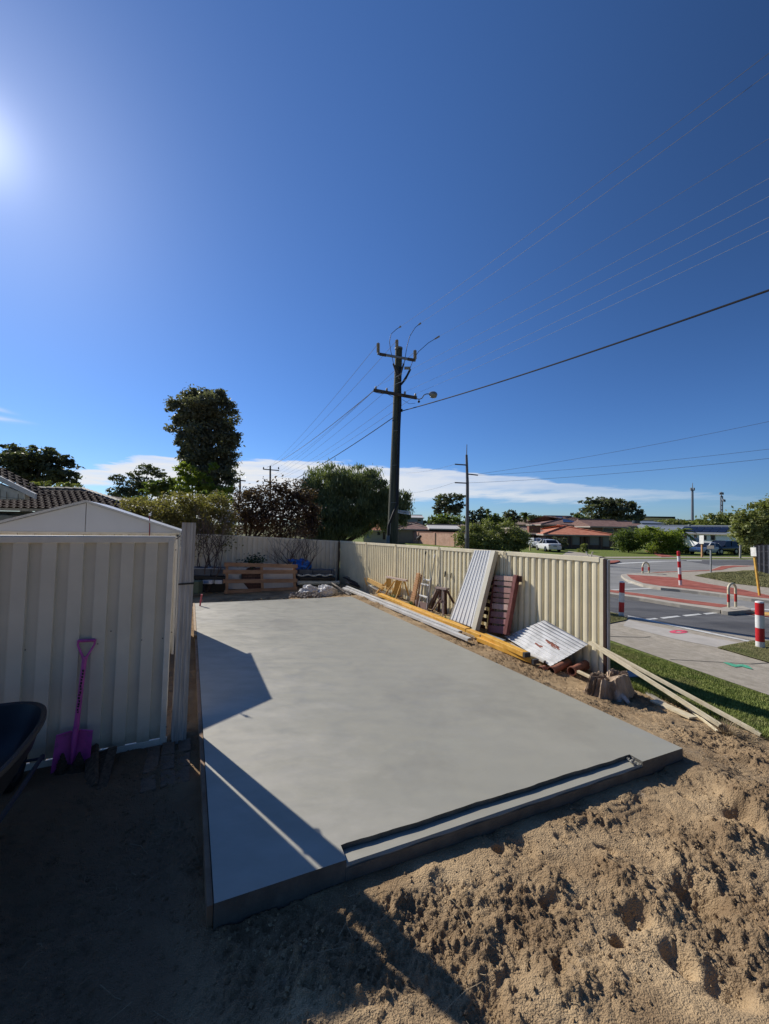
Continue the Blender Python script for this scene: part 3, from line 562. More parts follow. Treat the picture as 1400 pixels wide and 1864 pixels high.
def side_fence():
    """corrugated panels between posts along the side boundary; ends = metres from the street end"""
    stops = [0.0, 2.10, 4.47, 6.86, 9.18, 12.05]
    topz = lambda l: 1.565 - 0.225*l/12.05
    botz = lambda l: -0.30 - 0.17*l/12.05
    t = thing('side_fence', 'long cream corrugated steel fence running back from the street beside the slab', 'fence', tuple(FE+UZ(-0.3)))
    for k in range(5):
        a, b = stops[k]+0.035, stops[k+1]-0.035; per = 0.152; n = max(1, round((b-a)/per)); per = (b-a)/n
        prof = [(0, 0.0), (0.10, 0.0), (0.14, 0.022), (0.2, 0.034), (0.32, 0.042), (0.5, 0.044), (0.68, 0.042), (0.80, 0.034), (0.86, 0.022), (0.90, 0.0)]
        pts = [(a+(i+u)*per, h) for i in range(n) for u, h in prof] + [(b, 0.0)]
        mb = MB(); vs = []
        for l, h in pts:
            p = FE + FD*l - FN*(h-0.022); vs.append(p+UZ(botz(l))); vs.append(p+UZ(topz(l)-0.012))
        mb.add(vs, [(2*i, 2*i+2, 2*i+3, 2*i+1) for i in range(len(pts)-1)])
        mb.build('corrugated_panel', M_CREAM, t)
        A = FE+FD*(stops[k]+0.03)+UZ(topz(stops[k])); B = FE+FD*(stops[k+1]-0.03)+UZ(topz(stops[k+1]))
        mb = MB(); mb.bar(A-UZ(0.02), B-UZ(0.02), 0.062, 0.052); mb.bar(A+UZ(0.012), B+UZ(0.012), 0.05, 0.012)
        mb.bar(A-UZ(0.052)-FN*0.029, B-UZ(0.052)-FN*0.029, 0.006, 0.012); mb.build('top_rail', M_CREAMD, t)
        A = FE+FD*(stops[k]+0.03)+UZ(botz(stops[k])+0.03); B = FE+FD*(stops[k+1]-0.03)+UZ(botz(stops[k+1])+0.03)
        mb = MB(); mb.bar(A, B, 0.062, 0.06); mb.build('bottom_rail', M_CREAMD, t)
    for k, l in enumerate(stops[1:5]):
        mb = MB(); p = FE+FD*l
        for s_ in (-1, 1):
            q = p + FD*(0.030*s_); mb.bar(q+UZ(botz(l)-0.1), q+UZ(topz(l)+0.008), 0.052, 0.078, up=FD)
            mb.bar(q+UZ(botz(l)-0.1)-FN*0.042, q+UZ(topz(l)+0.008)-FN*0.042, 0.018, 0.010, up=FN)
        mb.build('fence_post', M_CREAMD, t)
        for z_ in (.12, .6, 1.08):
            q = p-FN*.048+FD*.028+UZ(botz(l)+z_+.25); MB().tube([q, q-FN*.006], .006, 6).build('screw', M_SCREW, t)
    # street end: pale post, brown filler channel, outer pale post
    z1 = 1.57
    mb = MB(); q = FE-FD*0.01; mb.bar(q+UZ(-0.5), q+UZ(z1), 0.05, 0.07, up=FD); mb.build('end_post', M_CREAMD, t)
    q = FE-FD*0.06; mb = MB(); mb.bar(q+UZ(-0.5), q+UZ(z1-.01), 0.055, 0.045, up=FD); mb.build('filler_channel', M_BROWN, t, label='dark brown channel in the street end post')
    q = FE-FD*0.10+FN*0.012; mb = MB(); mb.bar(q+UZ(-0.5), q+UZ(z1-.02), 0.05, 0.02, up=FD); mb.build('outer_post', mat('grey_pink_steel', (0.60, 0.54, 0.50), rough=0.4, var=0.1), t)
    q = Fp(1074, 1013, 0)+UZ(0.03); mb = MB(); mb.bar(q-FD*0.02+UZ(-0.03), q-FD*0.05+UZ(0.05), 0.03, 0.004); mb.bar(q+FD*0.03+UZ(-0.03), q+FD*0.07+UZ(0.045), 0.03, 0.004); mb.build('bent_tab', M_BEIGET, t)
side_fence()
CORN = FE+FD*12.05
def back_fence():
    t = thing('back_fence', 'shaded pale corrugated steel fence closing the back of the yard behind the pallet', 'fence', tuple(CORN+UZ(-0.4)))
    zt = lambda l: 1.34 + 0.245*min(l, 5.5)/5.1; L = [0.05, 0.42, 2.8, 5.15, 7.5, 9.9, 12.2]
    for k in range(6):
        a, b = L[k]+0.03, L[k+1]-0.03; n = max(1, round((b-a)/0.19)); per = (b-a)/n
        prof = [(0, 0), (0.44, 0), (0.5, 0.05), (0.94, 0.05)]
        pts = [(a+(i+u)*per, h) for i in range(n) for u, h in prof]+[(b, 0)]
        vs = []
        for l, h in pts:
            p = CORN - FN*l - FD*(h-0.018); vs += [p+UZ(-0.5), p+UZ(zt(l)-0.02)]
        MB().add(vs, [(2*i, 2*i+2, 2*i+3, 2*i+1) for i in range(len(pts)-1)]).build('corrugated_panel', M_BEIGE, t)
        A = CORN-FN*L[k]+UZ(zt(L[k])-.02); B = CORN-FN*L[k+1]+UZ(zt(L[k+1])-.02); MB().bar(A, B, 0.05, 0.045).build('top_rail', M_BEIGET, t)
        p = CORN-FN*L[k]; MB().bar(p+UZ(-.5), p+UZ(zt(L[k])+.005), 0.07, 0.07, up=FD).build('fence_post', M_BEIGET if k else mat('brown_post_timber', (0.16, 0.11, 0.075), rough=0.8), t)
back_fence()
# ---- screen panel near the camera: plane through (322,978)/(303,1345)
PD = 3.92
PR = P(313, 1160, PD); PR.z = 0                    # its right edge on the ground plan
def Pp(px, py, off=0.0): return onplane(px, py, PR, FD, off)     # off>0 is towards the camera
ZB, ZT = -0.125, Pp(322, 977).z
def screen():
    t = thing('screen_fence', 'shaded grey cream steel screen panel standing in front of the garden shed', 'fence', (PR.x, PR.y, ZB))
    e = (Pp(322, 977)-Pp(303, 1345)); right0 = Pp(322, 977).dot(FN); lean = (right0-Pp(303, 1345).dot(FN))/(ZT-ZB)
    X = lambda l, z: PR - FN*(l-(z-ZB)*lean*0.5+0.01) + UZ(z)      # l metres left of the right edge
    Lr = 3.1; n = 15; per = Lr/n
    def face(a, b, h0, h1, mb):
        z0, z1 = ZB+0.05, ZT-0.06
        mb.add([X(a, z0)-FD*h0, X(b, z0)-FD*h1, X(b, z1)-FD*h1, X(a, z1)-FD*h0], [(0, 1, 2, 3)])
    mb = MB(); l = 0.06
    # trapezoid sheet: raised pans and recessed pans with sharp webs
    while l < Lr:
        face(l, l+0.087, 0.0, 0.0, mb); face(l+0.087, l+0.090, 0.0, 0.036, mb); face(l+0.090, l+0.190, 0.036, 0.036, mb); face(l+0.190, l+0.193, 0.036, 0.0, mb); l += 0.193
    mb.build('ribbed_sheet', M_BEIGE, t)
    mb = MB(); mb.bar(X(0.0, ZT-.03)-FD*.012, X(Lr, ZT-.03)-FD*.012, 0.075, 0.055); mb.bar(X(0.0, ZT)-FD*.012, X(Lr, ZT)-FD*.012, 0.06, 0.012); mb.build('top_rail', M_BEIGET, t, bevel=0.003)
    mb = MB(); mb.bar(X(0.0, ZB+.02)-FD*.012, X(Lr, ZB+.02)-FD*.012, 0.07, 0.045); mb.bar(X(0, ZB+.05)-FD*.044, X(Lr, ZB+.05)-FD*.044, 0.006, 0.02); mb.build('bottom_rail', M_BEIGET, t, bevel=0.003)
    mb = MB(); A, B = X(0.035, ZB), X(0.035, ZT-.03); mb.bar(A-FD*.015, B-FD*.015, 0.05, 0.075, up=FD); mb.build('edge_post', M_BEIGET, t, bevel=0.003)
    for px, py in ((320, 1001), (312.5, 1151), (303, 1323), (202, 1149), (258, 1165), (296, 1162), (46, 1183), (178, 1172)):
        c = Pp(px, py, 0.058 if px > 300 else 0.034); MB().ball(c, (0.006, 0.005, 0.006), 8, 5).build('screw', M_SCREW, t)
    # dark grit under the rail
screen()
def post_bundle():
    b = Pp(325, 1352, 0.02); b = G(325, 1356, -0.14); top = P(344, 953, b.y+0.02); hgt = top.z+0.15; sl = (top-b)/ (top.z-b.z)
    t = thing('post_bundle', 'tall bundle of aged silver fence posts strapped together beside the screen panel', 'fence posts', tuple(b))
    m = mat('weathered_zinc', (0.50, 0.46, 0.41), rough=0.55, metal=0.0, col2=(0.76, 0.71, 0.64), scale=6, stretch=(6, 6, 0.4), detail=8)
    add_layer(m, (0.42, 0.34, 0.27), 3, 0.55, 0.75, stretch=(5, 5, .5))
    X = lambda u, v, z: b + sl*z + FN*u + FD*v
    w = 0.122
    def cpost(v0, z0, z1, du=0.0):
        mb = MB(); prof = [(-w/2, .045), (-w/2, 0), (-w/2+.018, -.004), (-w/2+.022, .006), (-w/2+.042, .006), (-w/2+.046, -.002), (-.006, -.002), (-.002, .007), (.018, .007), (.022, -.002), (w/2-.022, -.002), (w/2-.018, .006), (w/2, 0), (w/2, .045)]
        vs = []
        for u, v in prof: vs += [X(u+du, v+v0, z0), X(u+du, v+v0, z1)]
        mb.add(vs, [(2*i, 2*i+2, 2*i+3, 2*i+1) for i in range(len(prof)-1)])
        mb.add([X(-w/2+du, v0+.045, z0), X(w/2+du, v0+.045, z0), X(w/2+du, v0+.045, z1), X(-w/2+du, v0+.045, z1)], [(0, 1, 2, 3)])
        mb.add([X(-w/2+du, v0, z1), X(w/2+du, v0, z1), X(w/2+du, v0+.045, z1), X(-w/2+du, v0+.045, z1)], [(0, 1, 2, 3)])
        return mb.build('fence_post', m, t)
    cpost(0.0, 0.0, hgt); cpost(0.05, 0.0, hgt-0.03, 0.004); cpost(0.1, 0.0, hgt-0.25, -0.01)
    zs = 0.72*hgt; mb = MB(); ring = [X(u, v, zs+0.02*u) for u, v in ((-.067, -.008), (.067, -.008), (.067, .155), (-.067, .155), (-.067, -.008))]
    for a, c in zip(ring, ring[1:]): mb.bar(a, c, 0.004, 0.016)
    mb.build('strap', mat('black_plastic', (0.012, 0.012, 0.013), rough=0.45), t)
    mb = MB(); a = Pp(317, 978)+UZ(-.02); c = X(-w/2-.01, 0.05, hgt-.13); mb.tube([a, lerp(a, c, .5)-UZ(.012), c], 0.006, 6); mb.build('tie_wire', M_SCREW, t)
post_bundle()
# ---- garden shed behind the screen
SH_C = Vector((-3.37, 6.5, 0)); SH_W = 2.49; SH_D = 1.66; SH_E = 1.85; SH_A = 2.28
def shed():
    t = thing('garden_shed', 'small cream steel garden shed with a gable tinted sky blue grey behind the screen panel', 'shed', (SH_C.x, SH_C.y, -0.12))
    m = M_BEIGE; mg = mat('sky_tint_gable', (0.66, 0.69, 0.74), rough=0.45, var=0.04, scale=1.5)  # blue grey of the reflected sky put into the gable colour
    X = lambda l, d, z: SH_C - FN*l + FD*d + UZ(z)
    mb = MB(); l = 0.03
    while l < SH_W-0.02:
        q = min(l+0.19, SH_W)
        for a, b, h0, h1 in ((l, l+.09, 0, 0), (l+.09, l+.095, 0, .02), (l+.095, l+.185, .02, .02), (l+.185, l+.19, .02, 0)):
            mb.add([X(a, -h0, -.15), X(b, -h1, -.15), X(b, -h1, SH_E-.035), X(a, -h0, SH_E-.035)], [(0, 1, 2, 3)])
        l += 0.19
    mb.add([X(0, 0, -.15), X(0, SH_D, -.15), X(0, SH_D, SH_E), X(0, 0, SH_E)], [(0, 1, 2, 3)]); mb.add([X(SH_W, 0, -.15), X(SH_W, SH_D, -.15), X(SH_W, SH_D, SH_E), X(SH_W, 0, SH_E)], [(0, 1, 2, 3)])
    mb.add([X(0, SH_D, -.15), X(SH_W, SH_D, -.15), X(SH_W, SH_D, SH_E), X(SH_W/2, SH_D, SH_A), X(0, SH_D, SH_E)], [(0, 1, 2, 3, 4)])
    mb.build('wall', m, t)
    for a, b in ((0.0, SH_W/2), (SH_W/2, SH_W)):
        za = SH_E if a == 0 else SH_A; zb = SH_A if a == 0 else SH_E
        a2, b2 = a+(.004 if a else 0), b-(.004 if b < SH_W else 0)
        MB().prism([X(a2, -.022, SH_E-.016), X(b2, -.022, SH_E-.016), X(b2, -.022, zb-.012), X(a2, -.022, za-.012)], FD*.02).build('gable_panel', mg, t)
    mb = MB(); mb.bar(X(-.01, -.026, SH_E-.031), X(SH_W+.01, -.026, SH_E-.031), .012, .026); mb.build('head_channel', M_BEIGET, t)
    mr = mat('pale_roof_steel', (0.55, 0.56, 0.56), rough=0.4, var=0.06, scale=3)
    for s_ in (0, 1):
        e0 = -0.05 if s_ == 0 else SH_W+0.05
        A, B = X(e0, -.05, SH_E-.008), X(SH_W/2, -.05, SH_A+.012); MB().prism([A, B, B+UZ(.014), A+UZ(.014)], FD*(SH_D+.1)).build('roof_sheet', mr, t)
        MB().bar(A+UZ(.0)-FD*.012, B-FD*.012, .02, .035).build('barge_trim', mr, t)
    MB().bar(X(.02, -.03, -.15), X(.02, -.03, SH_E-.08), .03, .05, up=FD).build('corner_trim', M_BEIGET, t)
    # thin red cable over the gable
    a = onplane(272, 941, SH_C, FD, .05); b = onplane(272, 975, SH_C, FD, .05); MB().tube([a+UZ(.02), lerp(a, b, .5)+FN*.004, b], .007, 6).build('red_cable', mat('red_cable', (0.28, 0.02, 0.03), rough=.5), t)
    c = onplane(273, 938, SH_C, FD, .03); mb = MB(); mb.ball(c+UZ(.01), (.02, .02, .025), 8, 5); mb.tube([c, c+UZ(.06)+FN*.02], .006, 6); mb.build('roof_fitting', mat('white_plastic', (.75, .75, .75), rough=.4), t)
shed()
# ---- neighbour's house with brown tiles
def tile_roof(mb, o, e, u, Le, Lu, hip=0.0, per=0.30, course=0.34, amp=0.055, step=0.045, nrm=None, res=8):
    """o eave left corner, e eave direction, u up-slope direction"""
    nx = int(Le/per*res); ny = int(Lu/course)
    nrm = e.cross(u).normalized()
    if nrm.z < 0: nrm = -nrm
    for c in range(ny):
        v0, v1 = c*course, (c+1)*course; x1 = Le-hip*v0/Lu; x2 = Le-hip*v1/Lu; ph = 0.5*(c % 2)*0
        vs = []; k = 0
        for i in range(nx+1):
            x = min(Le*i/nx, x1); w = (x/per) % 1.0; h = amp*(math.sin(w*2*math.pi)*0.5+0.5)**1.5 + (0.012 if w < .1 else 0)
            xb = min(x, x2)
            vs += [o+e*x+u*(v0-.03)+nrm*(h+step-.03), o+e*x+u*(v0-.03)+nrm*(h+step), o+e*xb+u*(v1)+nrm*(h*0.9)]
            if Le*i/nx > x1: break
        n = len(vs)//3
        mb.add(vs, [(3*i, 3*i+3, 3*i+4, 3*i+1) for i in range(n-1)]+[(3*i+1, 3*i+4, 3*i+5, 3*i+2) for i in range(n-1)])
def neighbour():
    D0 = 16.5; t = thing('brick_house', 'neighbouring house with a wavy brown tiled roof and white barge board behind the shed', 'house', (-15, D0, -0.12))
    mt = mat('brown_roof_tile', (0.035, 0.018, 0.016), rough=.8, col2=(0.085, 0.048, 0.042), scale=4, detail=8, spec=.12)
    mc = mat('ridge_cap', (0.05, 0.05, 0.048), rough=.7, col2=(0.11, 0.115, 0.10), scale=6)
    mw = mat('cream_render', (0.34, 0.32, 0.25), rough=.85, var=.1); mwb = mat('white_board', (0.62, 0.62, 0.60), rough=.5, var=.05)
    eL = P(-350, 922, D0); eR = P(262, 937, D0); eave_z = P(0, 924.5, D0).z
    eL.z = eave_z; eR.z = eave_z
    rz = P(150, 892, 19.2).z; rR = P(151, 893, 19.2); rR.z = rz
    Le = eR.x-eL.x; up = Vector((0, 19.2-D0, rz-eave_z)); Lu = up.length; hip = eR.x-rR.x
    mb = MB(); tile_roof(mb, eL, Vector((1, 0, 0)), up.normalized(), Le, Lu, hip); 
    # hip end face and rear slope
    rl = Vector((eL.x, rR.y, rz)); bk = Vector((0, 2*(19.2-D0), 0))
    mb.add([eR, eR+bk, rR], [(0, 1, 2)]); mb.add([eL+bk, eR+bk, rR, rl], [(0, 1, 2, 3)])
    mb.build('tiled_roof', mt, t)
    def caps(A, B, nm):
        mb = MB(); n = int((B-A).length/0.42); d = (B-A)/n
        for i in range(n):
            a = A+d*i; b = a+d*1.04
            mb.tube([a+UZ(.02), b+UZ(-.005)], [.13, .115], 7)
        mb.build(nm, mc, t)
    caps(Vector((eL.x, rR.y, rz)), rR, 'ridge_caps'); caps(rR, eR, 'hip_caps')
    mb = MB(); a = eL+Vector((0, .55, -.2)); b = eR+Vector((-.5, .55, -.2)); mb.box(((a.x+b.x)/2, D0+3, (eave_z-.15-.12)/2), (b.x-a.x, 4.6, eave_z+.02)); mb.build('wall', mw, t)
    mb = MB(); mb.bar(eL+Vector((0, -.02, -.06)), eR+Vector((0, -.02, -.06)), .1, .11); mb.build('gutter', mat('grey_gutter', (.30, .28, .25), rough=.5), t)
    mb = MB(); mb.bar(eL+Vector((0, .3, -.14)), eR+Vector((-.3, .3, -.14)), .56, .02); mb.build('soffit', mw, t)
    c = P(3, 945, D0+.45); mb = MB(); pts = [(-1.2, -.9), (.35, -.9), (.35, -.1), (.25, .12), (.05, .22), (-1.2, .24)]
    mb.prism([Vector((c.x+x, D0+.66, c.z+z)) for x, z in pts], (0, -.03, 0)); f = mb.build('window', mat('dark_teal_glass', (.012, .03, .035), rough=.08, var=.3), t)
    mb = MB(); q = [Vector((c.x+x, D0+.61, c.z+z)) for x, z in pts]
    for a, b in zip(q, q[1:]): mb.bar(a, b, .05, .05, up=(0, 1, 0))
    mb.build('frame', mat('black_paint', (.01, .01, .012), rough=.4), f)
    # projecting gable wing at the left with white barge board and boarded wall
    gd = 15.2
    bR = P(63, 908, gd); bL = P(-160, 797, gd); sl = bL-bR
    mb = MB(); mb.prism([bR, bL, bL+UZ(.2), bR+UZ(.2)], (0, .09, 0)); mb.build('barge_board', mwb, t)
    rb = P(-20, 871, gd); A = bR+Vector((-.05, .09, .13)); B = bL+Vector((0, .09, .2)); mb = MB()
    u = (B-A).normalized(); tile_roof(mb, A+Vector((0, 1.0, 0)), Vector((0, -1, 0)), u, 1.0, (B-A).length, 0)
    mb.build('wing_roof', mt, t)
    C = [P(-200, 803, gd+.15), P(45, 899, gd+.15), P(45, 909.5, gd+.15), P(-200, 905, gd+.15)]
    mb = MB(); mb.prism(C, (0, .2, 0)); mb.build('boarded_wall', mat('old_cream_boards', (.45, .46, .40), rough=.8, col2=(.58, .58, .54), scale=5, detail=8), t)
    mb = MB()
    for a, b, c_, d_ in ((-120, 893, 45, 912-3.5), (0, 891, 0, 907), (12, 895, 12, 908), (33, 899, 33, 909)):
        A = P(a, b, gd+.14); B = P(c_, d_, gd+.14); mb.bar(A, B, .012, .012)
    mb.build('board_seam', mat('dark_seam', (.18, .17, .14), rough=.9), t)
    mb = MB(); mb.box((P(-60, 930, gd+.4).x, gd+2.6, 1.0), (3.4, 4.2, 2.3)); mb.build('wing_wall', mw, t)
neighbour()
# ================================================================== things by the screen
HEAP = MB()
def shovel():
    t0 = Pp(158, 1166, .05); b0 = Pp(128, 1432, .16); b0.z = max(b0.z, -.13)
    t = thing('shovel', 'purple painted steel shovel with D handle leaning on the screen panel', 'shovel', tuple(b0))
    m = mat('purple_paint', (0.62, 0.10, 0.42), rough=.4, var=.12, scale=8, spec=.5); add_layer(m, (.24, .10, .20), 14, .55, .75)
    up = (t0-b0).normalized(); rt = up.cross(FD).normalized();
    if rt.x < 0: rt = -rt
    nf = up.cross(rt).normalized()
    if nf.y > 0: nf = -nf
    L = (t0-b0).length; X = lambda u, v, w=0: b0+rt*u+up*v+nf*w
    gw, gh = .062, .115
    mb = MB(); mb.tube([X(-gw, L), X(gw, L)], .014, 10); mb.build('hand_grip', m, t, smooth=True)
    mb = MB()
    for s_ in (-1, 1): mb.tube([X(s_*gw, L+.006), X(s_*gw*.98, L-.035), X(s_*gw*.72, L-.075), X(s_*.02, L-gh-.01), X(s_*.008, L-gh-.05)], [.0085, .0085, .009, .010, .012], 8)
    mb.build('handle_yoke', m, t, smooth=True)
    mb = MB(); mb.tube([X(0, L-gh-.02), X(0, L-.5), X(0, .42), X(0, .30)], [.019, .0195, .0205, .022], 12); mb.build('shaft', m, t, smooth=True)
    # maker's black print down the shaft, as illegible marks
    mb = MB(); rnd = random.Random(3); z = .47
    while z < .82:
        h = rnd.uniform(.008, .022); mb.box(X(rnd.uniform(-.003, .003), z, .0205), (.012+rnd.uniform(0, .006), .003, h)); z += h+rnd.uniform(.004, .011)
    mb.build('printed_marks', mat('black_print', (.01, .01, .015), rough=.5), t)
    mb = MB(); mb.tube([X(0, .34, .012), X(0, .2, .02), X(0, .06, .014), X(0, .02, .006)], [.022, .021, .014, .006], 10); mb.build('socket', m, t, smooth=True)
    mb = MB(); bw = .128
    def fn(u, v):
        x = (u*2-1); wdt = bw*(1.0 if v > .3 else 1.0); zz = .30*v
        lowpt = .0
        prof = .0 if v > .01 else (.0+.07*math.cos(x*math.pi*1.5)*0)
        return X(x*wdt*(1+.04*(1-v)), zz-(.03*(1-v) if abs(x) > .75 else 0)+.012*(1-x*x)*v, .004+.03*(abs(x)**2.4)-.01*(1-abs(x)))
    mb.grid(fn, 20, 12, thick=-nf*.0035); mb.build('blade', m, t, smooth=True)
    mb = MB(); mb.tube([X(-bw, .302, .03), X(-.03, .315, .0)], .007, 6); mb.tube([X(bw, .302, .03), X(.03, .315, .0)], .007, 6); mb.build('tread', m, t, smooth=True)
    for cx, w_, h_ in ((-.055, .05, .17), (.058, .05, .15), (0, .15, .05)):
        q = X(cx, .03, .05); vs = []; r2 = random.Random(int(cx*1000))
        hb = MB(); n_ = 14
        for k_ in range(n_):
            v = k_/n_; hb.ball((q.x, q.y-.0, -.13+h_*v), (w_*(1-v)**.7+.006, .045*(1-v)+.008, .02), 9, 5, .18, r2)
        HEAP.add(hb.v, hb.f)
shovel()
HEAP.build('soil_heap', mat('wet_mud', (.07, .048, .03), rough=.95, var=.3, scale=20, bump=.8), label='little dark heap of damp soil against the purple shovel blade', cat='soil heap', kind='stuff')
def wheelbarrow():
    c = Vector((-2.50, 2.31, 0)); ax = Vector((-.42, .91, 0)).normalized(); px = Vector((ax.y, -ax.x, 0)); zr = .66
    t = thing('wheelbarrow', 'black plastic wheelbarrow tray partly in view at the left below the screen panel', 'wheelbarrow', (c.x, c.y, -.12))
    m = mat('black_tray', (.012, .013, .016), rough=.45, var=.2, scale=5); mf = mat('barrow_frame', (.03, .045, .075), rough=.4, metal=.3)
    a, b = .37, .66
    def rr(s_, t_, z, k=2.9):
        return [c+px*(a*s_*math.copysign(abs(math.cos(q))**(2/k), math.cos(q)))+ax*(b*t_*math.copysign(abs(math.sin(q))**(2/k), math.sin(q))*1+0.0)+UZ(z) for q in [2*math.pi*i/48 for i in range(48)]]
    rings = [rr(.52, .55, .36), rr(.72, .74, .38), rr(.90, .91, .50), rr(.985, .985, zr-.01), rr(1.03, 1.02, zr), rr(1.06, 1.035, zr-.005), rr(1.06, 1.035, zr-.035), rr(1.01, 1.0, zr-.035), rr(.92, .93, .49), rr(.74, .76, .36), rr(.54, .57, .34)]
    mb = MB(); n = 48; vs = [p for R in rings for p in R]; fs = [(i*n+j, i*n+(j+1) % n, (i+1)*n+(j+1) % n, (i+1)*n+j) for i in range(len(rings)-1) for j in range(n)]
    fs += [tuple(range(n)), tuple((len(rings)-1)*n+j for j in range(n))]
    mb.add(vs, fs); mb.build('tray', m, t, smooth=True)
    for s_ in (-1, 1):
        mb = MB(); mb.tube([c+px*s_*.2+ax*.95+UZ(.1), c+px*s_*.24+ax*.4+UZ(.16), c+px*s_*.26-ax*.4+UZ(.2), c+px*s_*.3-ax*1.15+UZ(.45)], .017, 8); mb.build('frame_rail', mf, t, smooth=True)
        mb = MB(); mb.tube([c+px*s_*.26-ax*.2+UZ(.2), c+px*s_*.28-ax*.32+UZ(-.12), c+px*s_*.28-ax*.42+UZ(-.12), c+px*s_*.27-ax*.5+UZ(.22)], .014, 8); mb.build('leg', mf, t, smooth=True)
    mb = MB(); pts = [c+ax*1.0+UZ(.06)+ax*(.16*math.cos(q))+UZ(.16*math.sin(q)) for q in np.linspace(0, 2*math.pi, 20)]; mb.tube(pts, .045, 8, caps=False); mb.build('tyre', m, t, smooth=True)
    mb = MB(); mb.tube([c+ax*1.0+UZ(.06)-px*.2, c+ax*1.0+UZ(.06)+px*.2], .012, 8); mb.tube([c+ax*1.0+UZ(.06)-px*.03, c+ax*1.0+UZ(.06)+px*.03], .09, 12); mb.build('wheel_hub', mf, t)
wheelbarrow()
def leaning_offcuts():
    t = thing('timber_offcut', 'short dark weathered timber offcut leaning under the screen panel right of the shovel', 'timber offcut', tuple(G(180, 1440, -.13)))
    m = mat('dark_old_timber', (.06, .04, .025), rough=.9, col2=(.16, .11, .07), scale=5, stretch=(9, 9, .8), detail=8)
    for i, (ax, ay, bx, by, w) in enumerate(((168, 1362, 166, 1436, .1), (190, 1368, 176, 1432, .085), (205, 1362, 185, 1438, .07))):
        A = Pp(ax, ay, .06+.02*i); B = G(bx, by, -.13); MB().bar(A, B, w, .035, up=FD).build('board', m, t, bevel=.004)
leaning_offcuts()
def edging():
    m = mat('old_brick_edging', (.15, .10, .065), rough=.95, col2=(.26, .18, .12), scale=8, detail=8, bump=.6)
    rnd = random.Random(12); mb0 = None; k = 0
    A = G(268, 1362, -.12); B = G(232, 1560, -.12); d = (B-A).normalized(); L = (B-A).length; s = 0; pr = Vector((d.y, -d.x, 0))
    if pr.x < 0: pr = -pr
    while s < L-.1:
        for j in range(3 if s < L*.5 else 0):
            row = ('left', 'middle', 'right')[j]; k = int(round(s/.236)); near = ('first', 'second', 'third', 'fourth', 'fifth', 'sixth', 'seventh', 'eighth', 'ninth', 'tenth')[k]
            p = A+d*(s+.11)+pr*(.06+.125*j+rnd.uniform(-.008, .008)); M = Matrix.Rotation(math.atan2(d.y, d.x)+rnd.uniform(-.05, .05), 3, 'Z') @ Matrix.Rotation(rnd.uniform(-.05, .05), 3, 'X')
            mb = MB(); mb.box((p.x, p.y, -.137+rnd.uniform(-.012, .006)), (.225, .11, .07), M)
            o = mb.build('paving_brick', m, bevel=.006); tag(o, 'dark sunken paving brick, %s from the screen panel in the %s column' % (near, row), 'brick', 'sunken bricks in the shaded yard')
        s += .236
edging()
def formwork():
    m = mat('form_timber', (.30, .21, .12), rough=.8, col2=(.42, .30, .18), scale=4, stretch=(6, 1, 6), detail=8)
    o = S_NL; f = S_FL; n = (f-o).normalized(); l = Vector((-n.y, n.x, 0)); l = -l if l.x > 0 else l
    mb = MB(); mb.bar(o+l*.019+n*.02+UZ(-.085), o+l*.019+n*(f-o).length*.62+UZ(-.075), .03, .13); mb.build('formwork_board', mat('form_timber_dark', (.22, .14, .085), rough=.9, col2=(.34, .23, .15), scale=5), label='long dark formwork board standing on edge along the yard side of the slab', cat='formwork board')  # near board a darker brown than the far one
    mb = MB(); mb.bar(o+l*.025+n*(f-o).length*.64+UZ(-.06), f+l*.025+UZ(-.055), .04, .12); mb.build('formwork_board', m, label='pale formwork board at the far end of the slab left edge', cat='formwork board')
    rnd = random.Random(3)
    b = P(364, 1099, 11.6); b = G(364, 1103, 0)
    t = thing('marker_peg', 'short pink painted peg standing at the far left corner of the slab', 'peg', tuple(b+UZ(-.02)))
    m2 = mat('pink_peg', (.33, .06, .09), rough=.6, var=.2); MB().bar(b, b+UZ(.26)+FN*.03, .035, .035, up=FD).build('stake', m2, t); MB().bar(b+UZ(.255)+FN*.03, b+UZ(.275)+FN*.03, .045, .045, up=FD).build('peg_head', m2, t)
formwork()
# ================================================================== things stored along the side fence
def wood(name, a, b, **k): return mat(name, a, rough=.8, col2=b, scale=5, stretch=(5, 5, 1.2), detail=8, bump=.25, bscale=40, **k)
M_LVL = mat('yellow_timber', (.62, .30, .03), rough=.6, col2=(.80, .45, .07), scale=4, detail=8, stretch=(2, 2, 2)); add_layer(M_LVL, (.42, .22, .06), 9, .6, .8)
M_LVLE = mat('plywood_edge', (.42, .30, .17), rough=.8, col2=(.55, .42, .26), scale=30)
M_ENDP = mat('grey_end_paint', (.05, .055, .06), rough=.7)
M_WPAINT = mat('chalky_white_steel', (.46, .45, .42), rough=.6, col2=(.62, .61, .58), scale=3, detail=8)
M_PINE = mat('cream_batten', (.55, .46, .29), rough=.55, col2=(.70, .61, .42), scale=4, stretch=(3, 3, 1), detail=6)
M_MAR = wood('maroon_timber', (.13, .035, .032), (.24, .085, .075))
M_GREYW = wood('grey_timber', (.25, .22, .18), (.40, .36, .30))
def Gs(px, py, dz=0.0):
    """sand surface along the fence strip seen at that pixel"""
    d = ray(px, py); z = -.2
    for i in range(14):
        t = (z-H)/d.z; x, y = d.x*t, d.y*t; z = .5*z+.5*(soil_z(x, y) if sdist(x, y) < 0 else gz(x, y))
    return Vector((x, y, z+dz))
def Gz(px, py, z): return G(px, py, z)
def Ft(px, py, mn=.07):
    p = Gs(px, py)
    return p if sdist(p.x, p.y) < -mn else Fp(px, py, mn)
